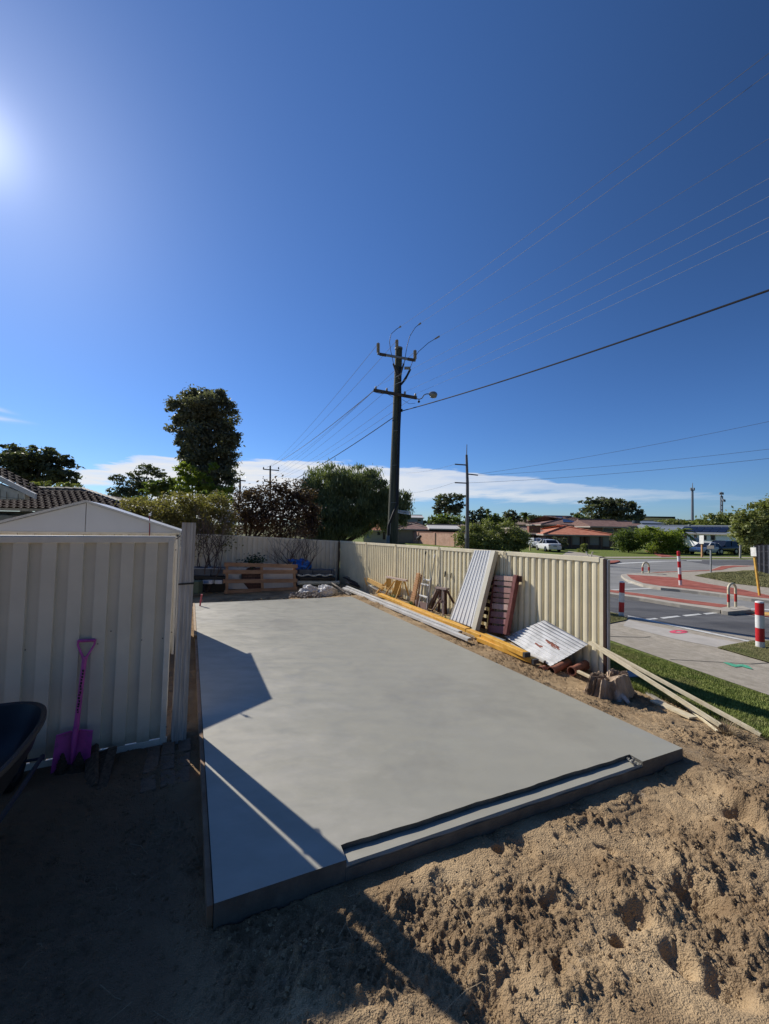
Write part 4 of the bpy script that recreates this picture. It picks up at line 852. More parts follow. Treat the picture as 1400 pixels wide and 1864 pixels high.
# --- yellow laminated beams
def beam(label, A, B, w, h, endcap=True, mt=None, name='timber_beam'):
    t = thing(name, label, 'timber beam', tuple((A+B)/2), 'yellow laminated beams beside the slab')
    d = (B-A).normalized(); up = Vector((0, 0, 1))
    MB().bar(A, B, w, h).build('beam_body', mt or M_LVL, t, bevel=.003)
    if endcap:
        MB().bar(B, B+d*.045, w-.004, h-.004).build('painted_end', M_ENDP, t)
    return t
zb = -.045
beam('long yellow laminated beam, upper one, with its near end by the leaning roofing sheets', Gz(691, 1082, zb), Gz(852, 1147, zb), .13, .075, False)
beam('long yellow laminated beam, middle one, ending beside the slab with a dark strap', Gz(735, 1102, zb-.02), Gz(878, 1159, zb-.02), .13, .085)
beam('yellow laminated beam with dark painted end, top of the near pair by the rusty sheet', Gz(880, 1157, zb+.02), Gz(957, 1191, zb+.02), .12, .075)
beam('yellow laminated beam with dark painted end lying under its twin, nearest to the camera', Gz(872, 1163, zb-.05), Gz(972, 1203, zb-.05), .12, .075)
beam('thin worn yellow and grey beam lying lowest along the slab edge', Gz(700, 1093, zb-.05), Gz(868, 1160, zb-.06), .07, .05, False, M_LVLE)
# --- white rails along the sand strip
def rail(label, px, w, h, m, group=None):
    A, B = Gz(*px[0]), Gz(*px[1]); t = thing('steel_rail', label, 'steel rail', tuple((A+B)/2), group)
    d = (B-A).normalized(); s = Vector((d.y, -d.x, 0)).normalized()
    mb = MB(); mb.bar(A, B, w, .004); mb.bar(A+s*w/2-UZ(h/2), B+s*w/2-UZ(h/2), .004, h); mb.bar(A-s*w/2-UZ(h/2), B-s*w/2-UZ(h/2), .004, h); mb.build('channel', m, t)
    mb = MB(); mb.bar(A+UZ(.003), B+UZ(.003), w*.3, .008); mb.build('stiffener', m, t)
    return t
G1 = 'pale steel rails lying between the slab and the beams'
rail('pale grey steel rail nearest the slab edge, its end in the sand', ((626, 1069, -.10), (855, 1162, -.02)), .09, .05, M_WPAINT, G1)
rail('pale grey steel rail farther from the slab edge, next to the yellow beams', ((631, 1066.5, -.09), (838, 1149, -.015)), .09, .05, M_WPAINT, G1)
rail('short pale blue grey steel rail lying behind the yellow beam by the maroon rack', ((884, 1154, -.08), (918, 1166, -.08)), .1, .05, mat('blue_grey_steel', (.33, .36, .38), rough=.4, metal=.2))
rail('narrow white rail in front of the rusty corrugated sheet', ((930, 1172, -.1), (992, 1203, -.12)), .05, .03, M_WPAINT)
# --- leaning roofing sheets
def corr_sheet(tl, tr, br, bl, n, amp, m, parent, name='corrugated_sheet', style='round', seg=8, nv=1, sag=0.0, th=.002, label=None):
    nrm = (tr-tl).cross(bl-tl).normalized()
    if nrm.y > 0: nrm = -nrm
    def fn(u, v):
        w = u*n % 1.0
        h = amp*.5*(1-math.cos(2*math.pi*w)) if style == 'round' else amp*(1 if .2 < w < .62 else 0 if (w < .12 or w > .7) else (w-.12)/.08 if w < .2 else (.7-w)/.08)
        return tl.lerp(tr, u).lerp(bl.lerp(br, u), v) + nrm*(h - sag*4*v*(1-v))
    nu = n*seg if style == 'round' else n*12
    return MB().grid(fn, nu, max(nv, 8 if sag else 1), thick=-nrm*th).build(name, m, parent, smooth=(style == 'round'), label=label)
def leaning_sheets():
    t = thing('roofing_sheets', 'stack of long pale ribbed roofing sheets leaning on the cream fence', 'roofing sheets', tuple(Gs(845, 1145)))
    m = mat('zinc_white_sheet', (.76, .76, .74), rough=.5, var=.05, scale=2.5)
    mb_ = mat('sheet_underside', (.16, .155, .145), rough=.6, var=.1)
    tl = Fp(864, 1004, .10)+UZ(.03); tr = Fp(896, 1005, .10)+UZ(.03); bl = Gz(815, 1128, -.06); br = Gz(867, 1143, -.06)
    w = tr-tl
    bl = Gz(820, 1127, -.06); br = Gz(866, 1144, -.06)
    corr_sheet(tl, tr, br, bl, 7, .011, m, t, style='rib', label='front ribbed sheet in bright white')
    o = Vector((.0, .03, -.01))
    corr_sheet(tl+o, tr+o, br+o, bl+o, 7, .016, mb_, t, style='rib')
    MB().add([tl-FD*-.02+o*2, tl+o*2+FD*.03, bl+o*2+FD*.03, bl+o*2], [(0, 1, 2, 3)]).build('edge_board', M_GREYW, t)
    t2 = thing('ridge_channel', 'long cream steel channel leaning on the fence just right of the roofing sheets', 'steel channel', tuple(Gs(868, 1150)))
    a = Fp(901, 1006, .09)+UZ(.03); b = Gz(865, 1148, -.08); sd = (br-bl).normalized()
    u = (a-b).normalized(); nn = u.cross(sd).normalized(); nn = -nn if nn.y > 0 else nn
    mb = MB(); mb.bar(b-sd*.06+nn*.0, a-sd*.06, .004, .10, up=nn); mb.bar(b+sd*.06, a+sd*.06, .004, .10, up=nn); mb.bar(b+nn*.05, a+nn*.05, .12, .004, up=nn); mb.bar(b-sd*.075-nn*.05, a-sd*.075-nn*.05, .035, .004, up=nn)
    mb.build('channel_section', mat('cream_channel', (.60, .56, .44), rough=.45, var=.06), t2)
leaning_sheets()
# --- maroon slatted rack
def rack():
    t = thing('slatted_rack', 'maroon painted timber slatted rack leaning on the fence right of the roofing sheets', 'slatted rack', tuple(Gs(900, 1150)))
    def Rk(px, py):       # leaning plane: base stands out from the fence, top rests near it
        v = min(1, max(0, (py-1045)/(1155-1045))); return Fp(px, py, .10+.17*v)
    slats = [(1048, 1057), (1058.5, 1066.5), (1069, 1079), (1080, 1088), (1089.5, 1097.5), (1099, 1110), (1113.5, 1124), (1126, 1136), (1138.5, 1153)]
    cols = [(.50, .33, .27), (.36, .21, .18), (.32, .17, .15), (.28, .15, .13), (.30, .16, .14), (.50, .34, .29), (.32, .17, .16), (.33, .15, .15), (.34, .14, .14)]
    for i, (a, b) in enumerate(slats):
        k = (a+b)/2; v = (k-1048)/105; xl = 901-8*v*1.0-(0 if v < .5 else (v-.5)*8); xr = 935-17*v
        skew = .0+.10*1.0
        A = Rk(xl, k-1.5+3*v*0); B = Rk(xr, k+1.5); hgt = (Rk((xl+xr)/2, a)-Rk((xl+xr)/2, b)).length*.93
        u = (Rk((xl+xr)/2, a)-Rk((xl+xr)/2, b)).normalized(); n = (B-A).cross(u).normalized()
        m = wood('slat_paint_%d' % i, tuple(c*.75 for c in cols[i]), cols[i]); MB().bar(A, B, .028, hgt, up=u).build('slat', m, t, bevel=.003)
    A = Rk(941, 1049); B = Rk(922, 1155); sd = -FN*0+FD*0
    u = (A-B).normalized(); mb = MB(); mb.bar(A+u*.02, B, .085, .10, up=FN); mb.build('side_rail', M_MAR, t, bevel=.004)
    A = Rk(899, 1050); B = Rk(887, 1150); MB().bar(A+FN*.05, B+FN*.05, .03, .10, up=FN).build('side_rail', M_MAR, t, bevel=.004)
    A = Rk(893, 1062)+FN*.1; B = Rk(876, 1150)+FN*.08
    for i in range(7):
        p = A.lerp(B, i/6.5); q = p+FD*.3+UZ(-.01); MB().bar(p, q, .02, .085, up=u).build('rear_slat', wood('dark_maroon', (.03, .012, .012), (.06, .02, .02)), t)
    q = Fp(947, 1054, .1); MB().box(q, (.05, .05, .11)).build('corner_block', wood('dark_maroon', (.03, .012, .012), (.06, .02, .02)), t)
rack()
def rebar(px0, px1, r, label, m):
    MB().tube([Ft(px0[0], px0[1]), Fp(px1[0], px1[1], .22)], r, 5).build('steel_rod', m, label=label, cat='rod')
rebar((899, 1153), (914, 1133), .006, 'thin dark red rod propped on the maroon rack', M_MAR)
# --- pot by the rack
def pot():
    c = Gs(908, 1156); t = thing('paint_tin', 'small black paint tin with a white lid at the foot of the maroon rack', 'paint tin', tuple(c))
    MB().tube([c, c+UZ(.09)], .06, 14).build('tin', mat('black_tin', (.02, .03, .02), rough=.4), t, smooth=True); MB().tube([c+UZ(.09), c+UZ(.1), c+UZ(.115)], [.062, .06, .03], 14).build('lid', mat('white_plastic', (.75, .75, .75), rough=.4), t, smooth=True)
pot()
# --- rusty corrugated sheet leaning low at the fence end
def rusty():
    m = bpy.data.materials.new('rusty_zinc'); m.use_nodes = True; nt, b = nodes_of(m); b.inputs['Roughness'].default_value = .5
    tc = nt.nodes.new('ShaderNodeTexCoord'); n = nt.nodes.new('ShaderNodeTexNoise'); n.inputs['Scale'].default_value = 6; n.inputs['Detail'].default_value = 9; nt.links.new(tc.outputs['Object'], n.inputs[0])
    r = nt.nodes.new('ShaderNodeValToRGB'); r.color_ramp.elements[0].color = (.50, .50, .49, 1); r.color_ramp.elements[1].color = (.68, .68, .67, 1); r.color_ramp.elements[0].position = .35; r.color_ramp.elements[1].position = .6
    nt.links.new(n.outputs[0], r.inputs[0]); nt.links.new(r.outputs[0], b.inputs['Base Color'])
    tl = Fp(992, 1128, .12); tr = Fp(1072, 1172, .07); bl = Gz(919, 1158, -.10); br = Gz(1003, 1212, -.16)
    t = thing('corrugated_sheet', 'white corrugated iron sheet with two rust holes leaning low against the fence end', 'corrugated sheet', tuple((bl+br)/2))
    n_ = 11
    nrm = (tr-tl).cross(bl-tl).normalized(); nrm = -nrm if nrm.z < 0 else nrm
    def fn(u, v):
        w = v*n_; return tl.lerp(tr, u).lerp(bl.lerp(br, u), v) + nrm*(.017*math.cos(2*math.pi*w)) - nrm*.03*math.sin(math.pi*v)
    MB().grid(fn, 10, n_*8, thick=-nrm*.002).build('sheet', m, t, smooth=True)
    mr = mat('flaking_rust', (.20, .055, .03), rough=.9, col2=(.33, .13, .09), scale=25, detail=8, bump=.6)
    rnd = random.Random(5)
    def patch(u0, v0, su, sv, ang):
        pts = []
        for i in range(26):
            a = 2*math.pi*i/26; k = 1+.35*math.sin(3*a+u0*9)+rnd.uniform(-.22, .22); x = math.cos(a)*su*k; y = math.sin(a)*sv*k
            pts.append((u0+x*math.cos(ang)-y*math.sin(ang), v0+x*math.sin(ang)+y*math.cos(ang)))
        c = fn(u0, v0)+nrm*.004; vs = [c]; 
        mid = [fn(u0+(a-u0)*.5, v0+(b_-v0)*.5)+nrm*.004 for a, b_ in pts]; out = [fn(a, b_)+nrm*.004 for a, b_ in pts]; k = len(pts)
        vs = [c]+mid+out; fs = [(0, 1+i, 1+(i+1) % k) for i in range(k)]+[(1+i, 1+k+i, 1+k+(i+1) % k, 1+(i+1) % k) for i in range(k)]
        MB().add(vs, fs).build('rust_patch', mr, t)
    patch(.62, .50, .13, .055, .25); patch(.55, .72, .07, .028, .15); patch(.74, .52, .06, .02, .1)
rusty()
# --- clay pipes and stump / rock at the fence end
def pipes():
    m = mat('clay_pipe', (.22, .075, .045), rough=.7, col2=(.36, .15, .09), scale=6, detail=8, bump=.3); md = mat('clay_inner', (.05, .02, .015), rough=.9)
    G_ = 'broken clay pipes under the corrugated sheet'
    def pipe(label, a, b, r, z):
        A = Gz(a[0], a[1], z); B = Gz(b[0], b[1], z-.01); t = thing('clay_pipe', label, 'clay pipe', tuple((A+B)/2), G_)
        d = (B-A).normalized(); mb = MB(); n = 18; e1 = d.orthogonal().normalized(); e2 = d.cross(e1); vs = []
        for P0, rr in ((A, r), (B-d*.05, r), (B-d*.045, r*1.22), (B, r*1.24), (B, r*1.0), (A, r*.82)):
            vs += [P0+(e1*math.cos(2*math.pi*i/n)+e2*math.sin(2*math.pi*i/n))*rr for i in range(n)]
        fs = [(k*n+i, k*n+(i+1) % n, (k+1)*n+(i+1) % n, (k+1)*n+i) for k in range(5) for i in range(n)]+[(5*n+i, 5*n+(i+1) % n, (i+1) % n, i) for i in range(n)]
        mb.add(vs, fs); mb.build('pipe', m, t, smooth=True)
    pipe('broken orange clay pipe lying at the left under the corrugated sheet edge', (1035, 1206), (1003, 1222), .055, -.14)
    pipe('broken orange clay pipe in the middle of the pile by the fence end', (1075, 1203), (1040, 1222), .055, -.13)
    pipe('darker clay pipe leaning at the back of the pile against the fence end post', (1088, 1206), (1058, 1216), .05, -.17)
    pipe('small clay pipe ring lying in the sand left of the other pipes', (992, 1216), (985, 1220), .045, -.15)
    MB().bar(Gz(1052, 1222, -.1), Gz(1080, 1235, -.12), .055, .035).build('timber_stick', M_PINE, label='short pale timber stick wedged between the clay pipes and the stump', cat='stick', bevel=.003)
pipes()
def stump():
    c0 = Gs(1120, 1272); c = Vector((c0.x, c0.y+.16, -.2)); rnd = random.Random(21)
    t = thing('tree_stump', 'large torn brown tree stump with jagged ridges beside the fence end', 'tree stump', tuple(c))
    m = mat('stump_wood', (.13, .085, .05), rough=.95, col2=(.52, .39, .27), scale=4, detail=10, bump=.9, bscale=30, lo=.35, hi=.62, stretch=(1, 1, .45)); add_layer(m, (.62, .55, .47), 2.6, .58, .66, stretch=(1, 1, .4))
    n, k = 110, 26; vs = []
    A = np.linspace(0, 2*np.pi, n, endpoint=False); gr = fbm(np.cos(A)*4.2+5, np.sin(A)*4.2+5, 71, 4, .6); gr = np.abs(gr-.5)*2; lob = fbm(np.cos(A)*1.1+3, np.sin(A)*1.1+3, 74, 3)
    for i in range(k+1):
        v = i/k
        for j in range(n):
            ca, sa = math.cos(A[j]), math.sin(A[j]); n3 = float(fbm(np.array([ca*5+v*3]), np.array([sa*5-v*2]), 79, 3)[0])-.5
            top = .17+.16*float(lob[j])+.05*n3
            if v < .7: q = v/.7; r = (1.12-.28*q+.5*(lob[j]-.5)-.42*gr[j]*(.4+.6*q)+.16*n3); z = top*q
            else: w = (v-.7)/.3; r = (.84+.5*(lob[j]-.5)-.42*gr[j])*(1-w)+.02; z = top*(1-.25*w)+.10*n3*(1-w)
            vs.append(c+FD*(-.20*r*sa)+FN*(.36*r*ca)+UZ(max(z, 0)))
    fs = [(i*n+j, i*n+(j+1) % n, (i+1)*n+(j+1) % n, (i+1)*n+j) for i in range(k) for j in range(n)]
    MB().add(vs, fs).build('trunk', m, t)
    for a, L, r in ((.2, .25, .045), (3.3, .28, .05), (5.0, .2, .04)):
        d = Vector((math.cos(a), math.sin(a), 0)); MB().tube([c+d*.15+UZ(.08), c+d*(.15+L*.5)+UZ(.05), c+d*(.2+L)+UZ(-.03)], [r, r*.8, r*.3], 7).build('root', m, t, smooth=True)
stump()
# --- cream battens leaning from the fence end to the sand
def battens():
    G_ = 'cream battens sloping down from the fence end'
    def bt(label, pts, w=.07, h=.035):
        A, B = pts; t = thing('steel_batten', label, 'batten', tuple((A+B)/2), G_); d = (B-A).normalized(); s = d.cross(Vector((0, 0, 1))).normalized(); u = s.cross(d)
        prof = [(-.5, -.5), (-.42, .35), (-.22, .5), (-.12, .25), (.12, .25), (.22, .5), (.42, .35), (.5, -.5)]
        q = lambda P0: [P0+s*x*w+u*z*h for x, z in prof]; a = q(A); b = q(B); n = len(prof)
        MB().add(a+b, [(i, i+1, n+i+1, n+i) for i in range(n-1)]+[tuple(range(n))[::-1], tuple(range(n, 2*n)), (n-1, 0, n, 2*n-1)]).build('batten', M_PINE, t)
    top = Fp(1073, 1169, .10)
    bt('upper cream batten running from the fence end down to the right edge', (top+FN*.03, Gs(1386, 1342, .03)))
    bt('lower cream batten crossing under the upper one and ending at the dry weeds', (top, Gs(1312, 1325, .03)), .075)
    bt('thin pale batten just below the lower batten', (Gs(1235, 1285, .08), Gs(1306, 1334, .02)), .03, .02)
    A = Gs(1190, 1279, .03); B = Gs(1262, 1310, .02)
    MB().bar(A, B, .12, .02).build('timber_board', M_PINE, label='flat weathered cream board half buried in the sand below the battens', cat='board')
    MB().bar(Gs(1175, 1262, .02), Gs(1240, 1300, .0), .06, .02).build('timber_board', M_GREYW, label='grey board lying between the stump and the cream board', cat='board')
    c = G(1128, 1232); MB().bar(c+UZ(.02), c+FN*.35-FD*.05+UZ(.015), .22, .02).build('plastic_sheet', mat('blue_grey_sheet', (.13, .17, .22), rough=.5), label='blue grey plastic sheet on the grass just behind the fence end', cat='plastic sheet')
battens()
def tuft(px, py, n, h, sp, m, name, label, cat, seed=1, w=.006, z=None, flat=0.4, kind=None):
    c = Gs(px, py) if z is None else G(px, py, z); r = random.Random(seed); V = []
    for i in range(n):
        a = r.uniform(0, 2*math.pi); q = r.uniform(0, sp)*r.uniform(.3, 1); b = c+Vector((math.cos(a)*q, math.sin(a)*q, -.01)); L = h*r.uniform(.4, 1); d = Vector((math.cos(a)*flat*r.uniform(.2, 2), math.sin(a)*flat*r.uniform(.2, 2), 1)).normalized()
        s = Vector((-math.sin(a), math.cos(a), 0))*w; m1 = b+d*L*.6; e = b+d*L+Vector((math.cos(a), math.sin(a), -.4))*L*.25
        V += [b-s, b+s, m1+s*.7, m1-s*.7, m1-s*.7, m1+s*.7, e, e]
    return fast_mesh(name, [tuple(v) for v in V], 4, m, label=label, cat=cat, kind=kind)
M_STRAW = mat('dry_straw', (.22, .15, .08), rough=.9, col2=(.42, .33, .2), scale=20)
M_WEED = mat('green_weed', (.05, .11, .015), rough=.7, col2=(.14, .24, .04), scale=15)
tuft(1322, 1334, 260, .2, .13, M_STRAW, 'dry_weed', 'clump of dry straw-coloured weeds at the foot of the lower batten', 'dry weeds', 3, .003, flat=1.2)
tuft(1352, 1346, 120, .16, .12, M_STRAW, 'dry_weed', 'sparser dry weeds between the two batten ends in the sand', 'dry weeds', 8, .003, flat=1.4)
tuft(640, 1079, 180, .26, .16, M_WEED, 'weed_tuft', 'bright green grass tuft at the far right corner of the slab', 'weed', 2, .008, flat=.8)
for i, (a, b, n, h, l) in enumerate(((712, 1089, 60, .22, 'green weeds between the legs of the yellow sawhorse'), (748, 1102, 80, .22, 'green weeds just left of the ladder foot'), (808, 1128, 50, .2, 'green weeds behind the dark sawhorse by the roofing sheets'), (1128, 1128, 90, .1, 'grass tuft round the foot of the left striped bollard'), (1376, 1176, 90, .1, 'grass tuft round the foot of the right striped bollard'))):
    tuft(a, b, n, h, .14, M_WEED, 'weed_tuft', l, 'weed', 20+i, .008, flat=.7)
# --- sawhorses, ladder, louvre, tools
def leg(mb_name, t, A, B, w, h, m, up=(0, 0, 1), b=.002): return MB().bar(A, B, w, h, up=up).build(mb_name, m, t, bevel=b)
def sawhorse_yellow():
    t = thing('sawhorse', 'yellow timber sawhorse leaning at the fence behind the beams', 'sawhorse', tuple(Gs(715, 1085)))
    m = wood('yellow_ochre_timber', (.50, .27, .06), (.66, .42, .14)); mp = wood('pink_grey_timber', (.38, .27, .22), (.5, .4, .34))
    leg('top_beam', t, Fp(704, 1050, .22), Fp(741, 1057, .25), .07, .05, mp)
    for a, b in (((724, 1053), (712, 1087)), ((718, 1058), (701, 1083)), ((731, 1061), (720, 1092)), ((706, 1054), (694, 1076)), ((736, 1058), (744, 1084))): leg('leg', t, Fp(a[0], a[1], .24), Ft(b[0], b[1]), .045, .03, m)
    leg('side_panel', t, Fp(708, 1053, .2), Fp(708, 1073, .2), .16, .02, m, up=(0, 1, 0)); leg('side_panel', t, Fp(726, 1057, .22), Fp(722, 1083, .22), .2, .02, m, up=(0, 1, 0))
    leg('brace', t, Fp(697, 1068, .24), Fp(716, 1073, .24), .05, .03, m)
def ochre_frame():
    t = thing('yellow_timber_rack', 'yellow timber frame lying low left of the yellow sawhorse', 'rack', tuple(Gs(680, 1070)))
    m = wood('yellow_ochre_timber', (.50, .27, .06), (.66, .42, .14))
    leg('long_board', t, Fp(669, 1055, .15), Fp(697, 1069, .2), .03, .14, m); leg('cross_piece', t, Fp(664, 1052, .15), Ft(668, 1066), .05, .04, m); leg('cross_piece', t, Fp(697, 1064, .2), Ft(686, 1079), .04, .04, m)
    leg('rail', t, Ft(672, 1065), Ft(702, 1080), .06, .04, M_WPAINT)
    t2 = thing('timber_scraps', 'dark and pink timber scraps piled at the back corner end of the beams', 'timber scraps', tuple(Gs(655, 1066))); r = random.Random(4)
    for i in range(9):
        a = Gs(650+r.uniform(-8, 26), 1062+r.uniform(0, 8), .04+.02*i*.5); ang = r.uniform(-.5, .5)+math.atan2(FD.y, FD.x); d = Vector((math.cos(ang), math.sin(ang), r.uniform(-.05, .15)))
        leg('scrap_board', t2, a, a+d*r.uniform(.5, 1.1), .09, .03, [M_GREYW, wood('dark_scrap', (.03, .02, .015), (.08, .05, .04)), wood('pink_grey_timber', (.38, .27, .22), (.5, .4, .34))][i % 3])
def louvre():
    t = thing('louvred_panel', 'stepped orange brown louvred panel standing left of the ladder', 'louvred panel', tuple(Gs(752, 1108)))
    m = wood('orange_slat', (.42, .20, .08), (.60, .34, .16)); pts = []
    n = 17
    for i in range(n):
        v = i/(n-1); y = 1045+v*66; w = 5.0+3*v; xc = 761.5-14*v**1.1
        A = Fp(xc-w*.55, y-.4, .12+.15*v); B = Fp(xc+w*.55, y+.6, .12+.15*v); leg('slat', t, A, B, .05, .055, m, b=.004)
    leg('side_stile', t, Fp(767, 1047, .2), Ft(757, 1113), .03, .05, wood('dark_orange', (.16, .06, .03), (.22, .1, .05)))
def ladder():
    t = thing('stepladder', 'small grey aluminium stepladder leaning on the fence between louvred panel and dark sawhorse', 'stepladder', tuple(Gs(770, 1112)))
    m = mat('old_aluminium', (.34, .33, .32), rough=.45, metal=.3, var=.15); mw = mat('bright_tread', (.62, .62, .60), rough=.4)
    f = lambda px, py: Fp(px, py, .10+.2*max(0, (py-1048)/62))
    leg('stile', t, f(772.5, 1049), f(763, 1105), .03, .045, m, up=FN); leg('stile', t, f(785, 1052), f(777.5, 1108), .03, .045, m, up=FN)
    for a, b in (((773, 1054.5), (784, 1057)), ((768, 1062.5), (782, 1066)), ((765, 1083), (779, 1088))): leg('tread', t, f(*a), f(*b), .07, .03, mw)
    leg('kick_board', t, f(754, 1097)-FD*.05, f(777, 1104)-FD*.05, .02, .17, wood('purple_brown', (.17, .10, .085), (.25, .17, .15)))
    leg('pole', t, Fp(774.5, 1008, .06), f(770, 1055), .018, .018, m); leg('pole', t, Fp(792, 1010, .06), f(785, 1060), .02, .02, m)
    MB().bar(Fp(792, 1009, .06), Fp(790.5, 1016, .08), .035, .035).build('pole_grip', mw, t); MB().bar(Fp(775.5, 1004, .06), Fp(774.5, 1009, .06), .03, .03).build('pole_hook', mat('black_plastic', (.012, .012, .013), rough=.45), t)
def sawhorse_dark():
    t = thing('sawhorse', 'dark maroon timber sawhorse standing just left of the leaning roofing sheets', 'sawhorse', tuple(Gs(800, 1120)))
    m = wood('dark_maroon_leg', (.045, .02, .018), (.11, .055, .05)); mg = wood('mauve_timber', (.17, .12, .11), (.30, .23, .21))
    leg('top_beam', t, Fp(795, 1069.5, .24), Fp(815, 1072.5, .28), .09, .045, mg)
    for a, b, o, m_ in (((796, 1073), (779, 1108), .9, mg), ((800, 1073), (784, 1110), .85, m), ((808, 1073), (807, 1120), .95, mg), ((811, 1074), (812, 1118), .9, m), ((814, 1075), (826, 1098), .4, m), ((802, 1074), (798, 1114), .6, m)): leg('leg', t, Fp(a[0], a[1], .26), Ft(b[0], b[1]), .06, .035, m_)
    leg('brace', t, Fp(802, 1088, .3), Ft(786, 1113), .04, .025, mg); leg('brace', t, Fp(800, 1095, .22), Fp(811, 1096, .26), .03, .06, m)
    for i, (x, y) in enumerate(((810.5, 1044), (821.5, 1047))):
        MB().bar(Fp(x, y-4, .045), Fp(x-.8, y+6, .05), .03, .02).build('hook', mat('black_plastic', (.012, .012, .013), rough=.45), label='small black bracket fixed on the fence, %s of two above the dark sawhorse' % ('left' if i == 0 else 'right'), cat='bracket', group='black brackets on the fence')
    MB().ball(Ft(818, 1122), .05, 10, 7).build('ball_fitting', mat('clay_pipe', (.22, .075, .045)), label='small round rusty fitting beside the roofing sheets foot', cat='fitting')
sawhorse_yellow(); ochre_frame(); louvre(); ladder(); sawhorse_dark()
# ================================================================== things along the back fence
def Bp(px, py, off): return onplane(px, py, CORN, FD, off)
def back_things():
    mp = mat('pallet_pine', (.30, .17, .10), rough=.85, col2=(.42, .27, .18), scale=3, stretch=(1, 1, 3), detail=8, bump=.3)
    t = thing('timber_pallet', 'long pinkish timber pallet standing on edge in front of the back fence', 'pallet', tuple(Bp(475, 1080, 1.6)))
    o = 1.7; B = lambda x, y, k=0: Bp(x, y, o+k)
    for y0, y1, xl, xr, ysl in ((1027, 1031, 408, 542, -1), (1041, 1041, 406, 541, 0), (1058, 1057, 406, 541, 0)):
        leg('slat', t, B(xl, y0), B(xr, y1), .03, .13, mp)
    leg('slat', t, B(408, 1078), B(475, 1074), .03, .12, mp); leg('slat', t, B(475, 1074), B(541, 1071), .03, .10, mp)
    for x, x2 in ((413, 413), (476, 478), (535, 537)): leg('bearer', t, B(x, 1029, -.06), B(x2, 1076, -.06), .085, .08, mp, up=FD)
    for i, (x, x2, y, y2) in enumerate(((417, 443, 1035, 1035), (417, 436, 1050, 1050), (417, 448, 1066, 1067), (482, 534, 1036, 1036), (480, 534, 1050, 1050), (480, 534, 1065, 1066))): pass
    m = mat('white_foam', (.62, .62, .65), rough=.7, var=.06)
    a, b = Bp(416, 1034, 1.35), Bp(416, 1072, 1.35)
    MB().prism([Bp(416, 1033, 1.3), Bp(452, 1033, 1.3), Bp(434, 1050, 1.3), Bp(452, 1072, 1.3), Bp(416, 1072, 1.3)], FD*.05).build('insulation_board', m, label='white foam board behind the left half of the standing pallet', cat='foam board')
    MB().prism([Bp(478, 1032, 1.3), Bp(536, 1032, 1.3), Bp(536, 1072, 1.3), Bp(478, 1072, 1.3)], FD*.05).build('insulation_board', m, label='white foam board behind the right half of the standing pallet', cat='foam board')
    MB().prism([Bp(440, 1034, 1.2), Bp(478, 1034, 1.2), Bp(478, 1072, 1.2), Bp(440, 1072, 1.2)], FD*.1).build('brick_stack', brick_mat('dark_brick', (.13, .06, .05), (.2, .11, .09), (.05, .04, .035)), label='low stack of dark red bricks glimpsed between the pallet slats', cat='brick stack')
    # stacked dark sleepers
    ms = mat('blue_grey_sleeper', (.06, .075, .10), rough=.6, col2=(.10, .12, .15), scale=4); mk = mat('black_scrap', (.012, .013, .015), rough=.6, var=.4, scale=9)
    G_ = 'dark grey sleepers stacked along the back fence'
    for i, (x0, x1, y, lab) in enumerate(((354, 383, 1040, 'left'), (384, 409, 1040, 'right'))):
        A, C = Bp(x0, y-1, 1.2), Bp(x1, y, 1.2); MB().bar(A, C, .5, .26).build('concrete_sleeper', ms, label='blue grey sleeper on top of the stack left of the pallet, %s one of two' % lab, cat='sleeper', group=G_, bevel=.01)
    A, C = Bp(352, 1033.5, 1.25), Bp(409, 1034.5, 1.25); MB().bar(A, C, .45, .03).build('cover_board', mat('pale_blue_edge', (.30, .34, .38), rough=.6), label='thin pale board lying on the two sleepers left of the pallet', cat='board')
    A, C = Bp(352, 1049, 1.3), Bp(409, 1051, 1.3); MB().bar(A, C, .6, .10).build('timber_board', mk, label='black weathered board under the blue grey sleepers', cat='board')
    MB().bar(Bp(352, 1066, 1.0), Bp(409, 1068, 1.0), .5, .5).build('planter_box', mk, label='low black planter box under the sleepers left of the pallet', cat='planter box')
    for i, (x0, x1) in enumerate(((371, 389), (394, 407))):
        c = Bp((x0+x1)/2, 1058.5, 1.5); w = (x1-x0)/720*c.y; MB().box(c, (w, .3, .13)).build('plastic_tub', mat('white_tub', (.55, .57, .60), rough=.4, col2=(.7, .7, .7), scale=5), label='white tub with a blue label on the black box' if i == 0 else 'plain white tub beside the labelled tub, next to the pallet', cat='tub', bevel=.01)
        if i == 0: MB().box(c+Vector((-.02, -.153, 0)), (w*.5, .004, .09)).build('tub_label', mat('blue_label', (.18, .28, .45), rough=.6), label='blue paper label on the front of the white tub', cat='label')
    c = Bp(354, 1068, 1.9); MB().box(c, (.42, .3, .40)).build('green_box', mat('olive_box', (.10, .13, .08), rough=.6), label='olive green service box behind the silver fence posts', cat='service box', bevel=.02)
    # right of the pallet
    for i, (x0, x1) in enumerate(((542, 566), (567, 600), (601, 607))):
        A, C = Bp(x0, 1040+i*.3, 1.0), Bp(x1, 1040.3+i*.3, 1.0); MB().bar(A, C, .45, .18).build('concrete_sleeper', ms, label='dark grey sleeper right of the pallet, %s of the row of three' % ('left', 'middle', 'short right one')[i], cat='sleeper', group=G_, bevel=.01)
    t = thing('plastic_trough', 'black trough with a torn white plastic edge right of the pallet', 'trough', tuple(Bp(575, 1058, 1.2)))
    MB().bar(Bp(542, 1052, 1.3), Bp(607, 1052.5, 1.3), .5, .14).build('trough_body', mk, t, bevel=.02)
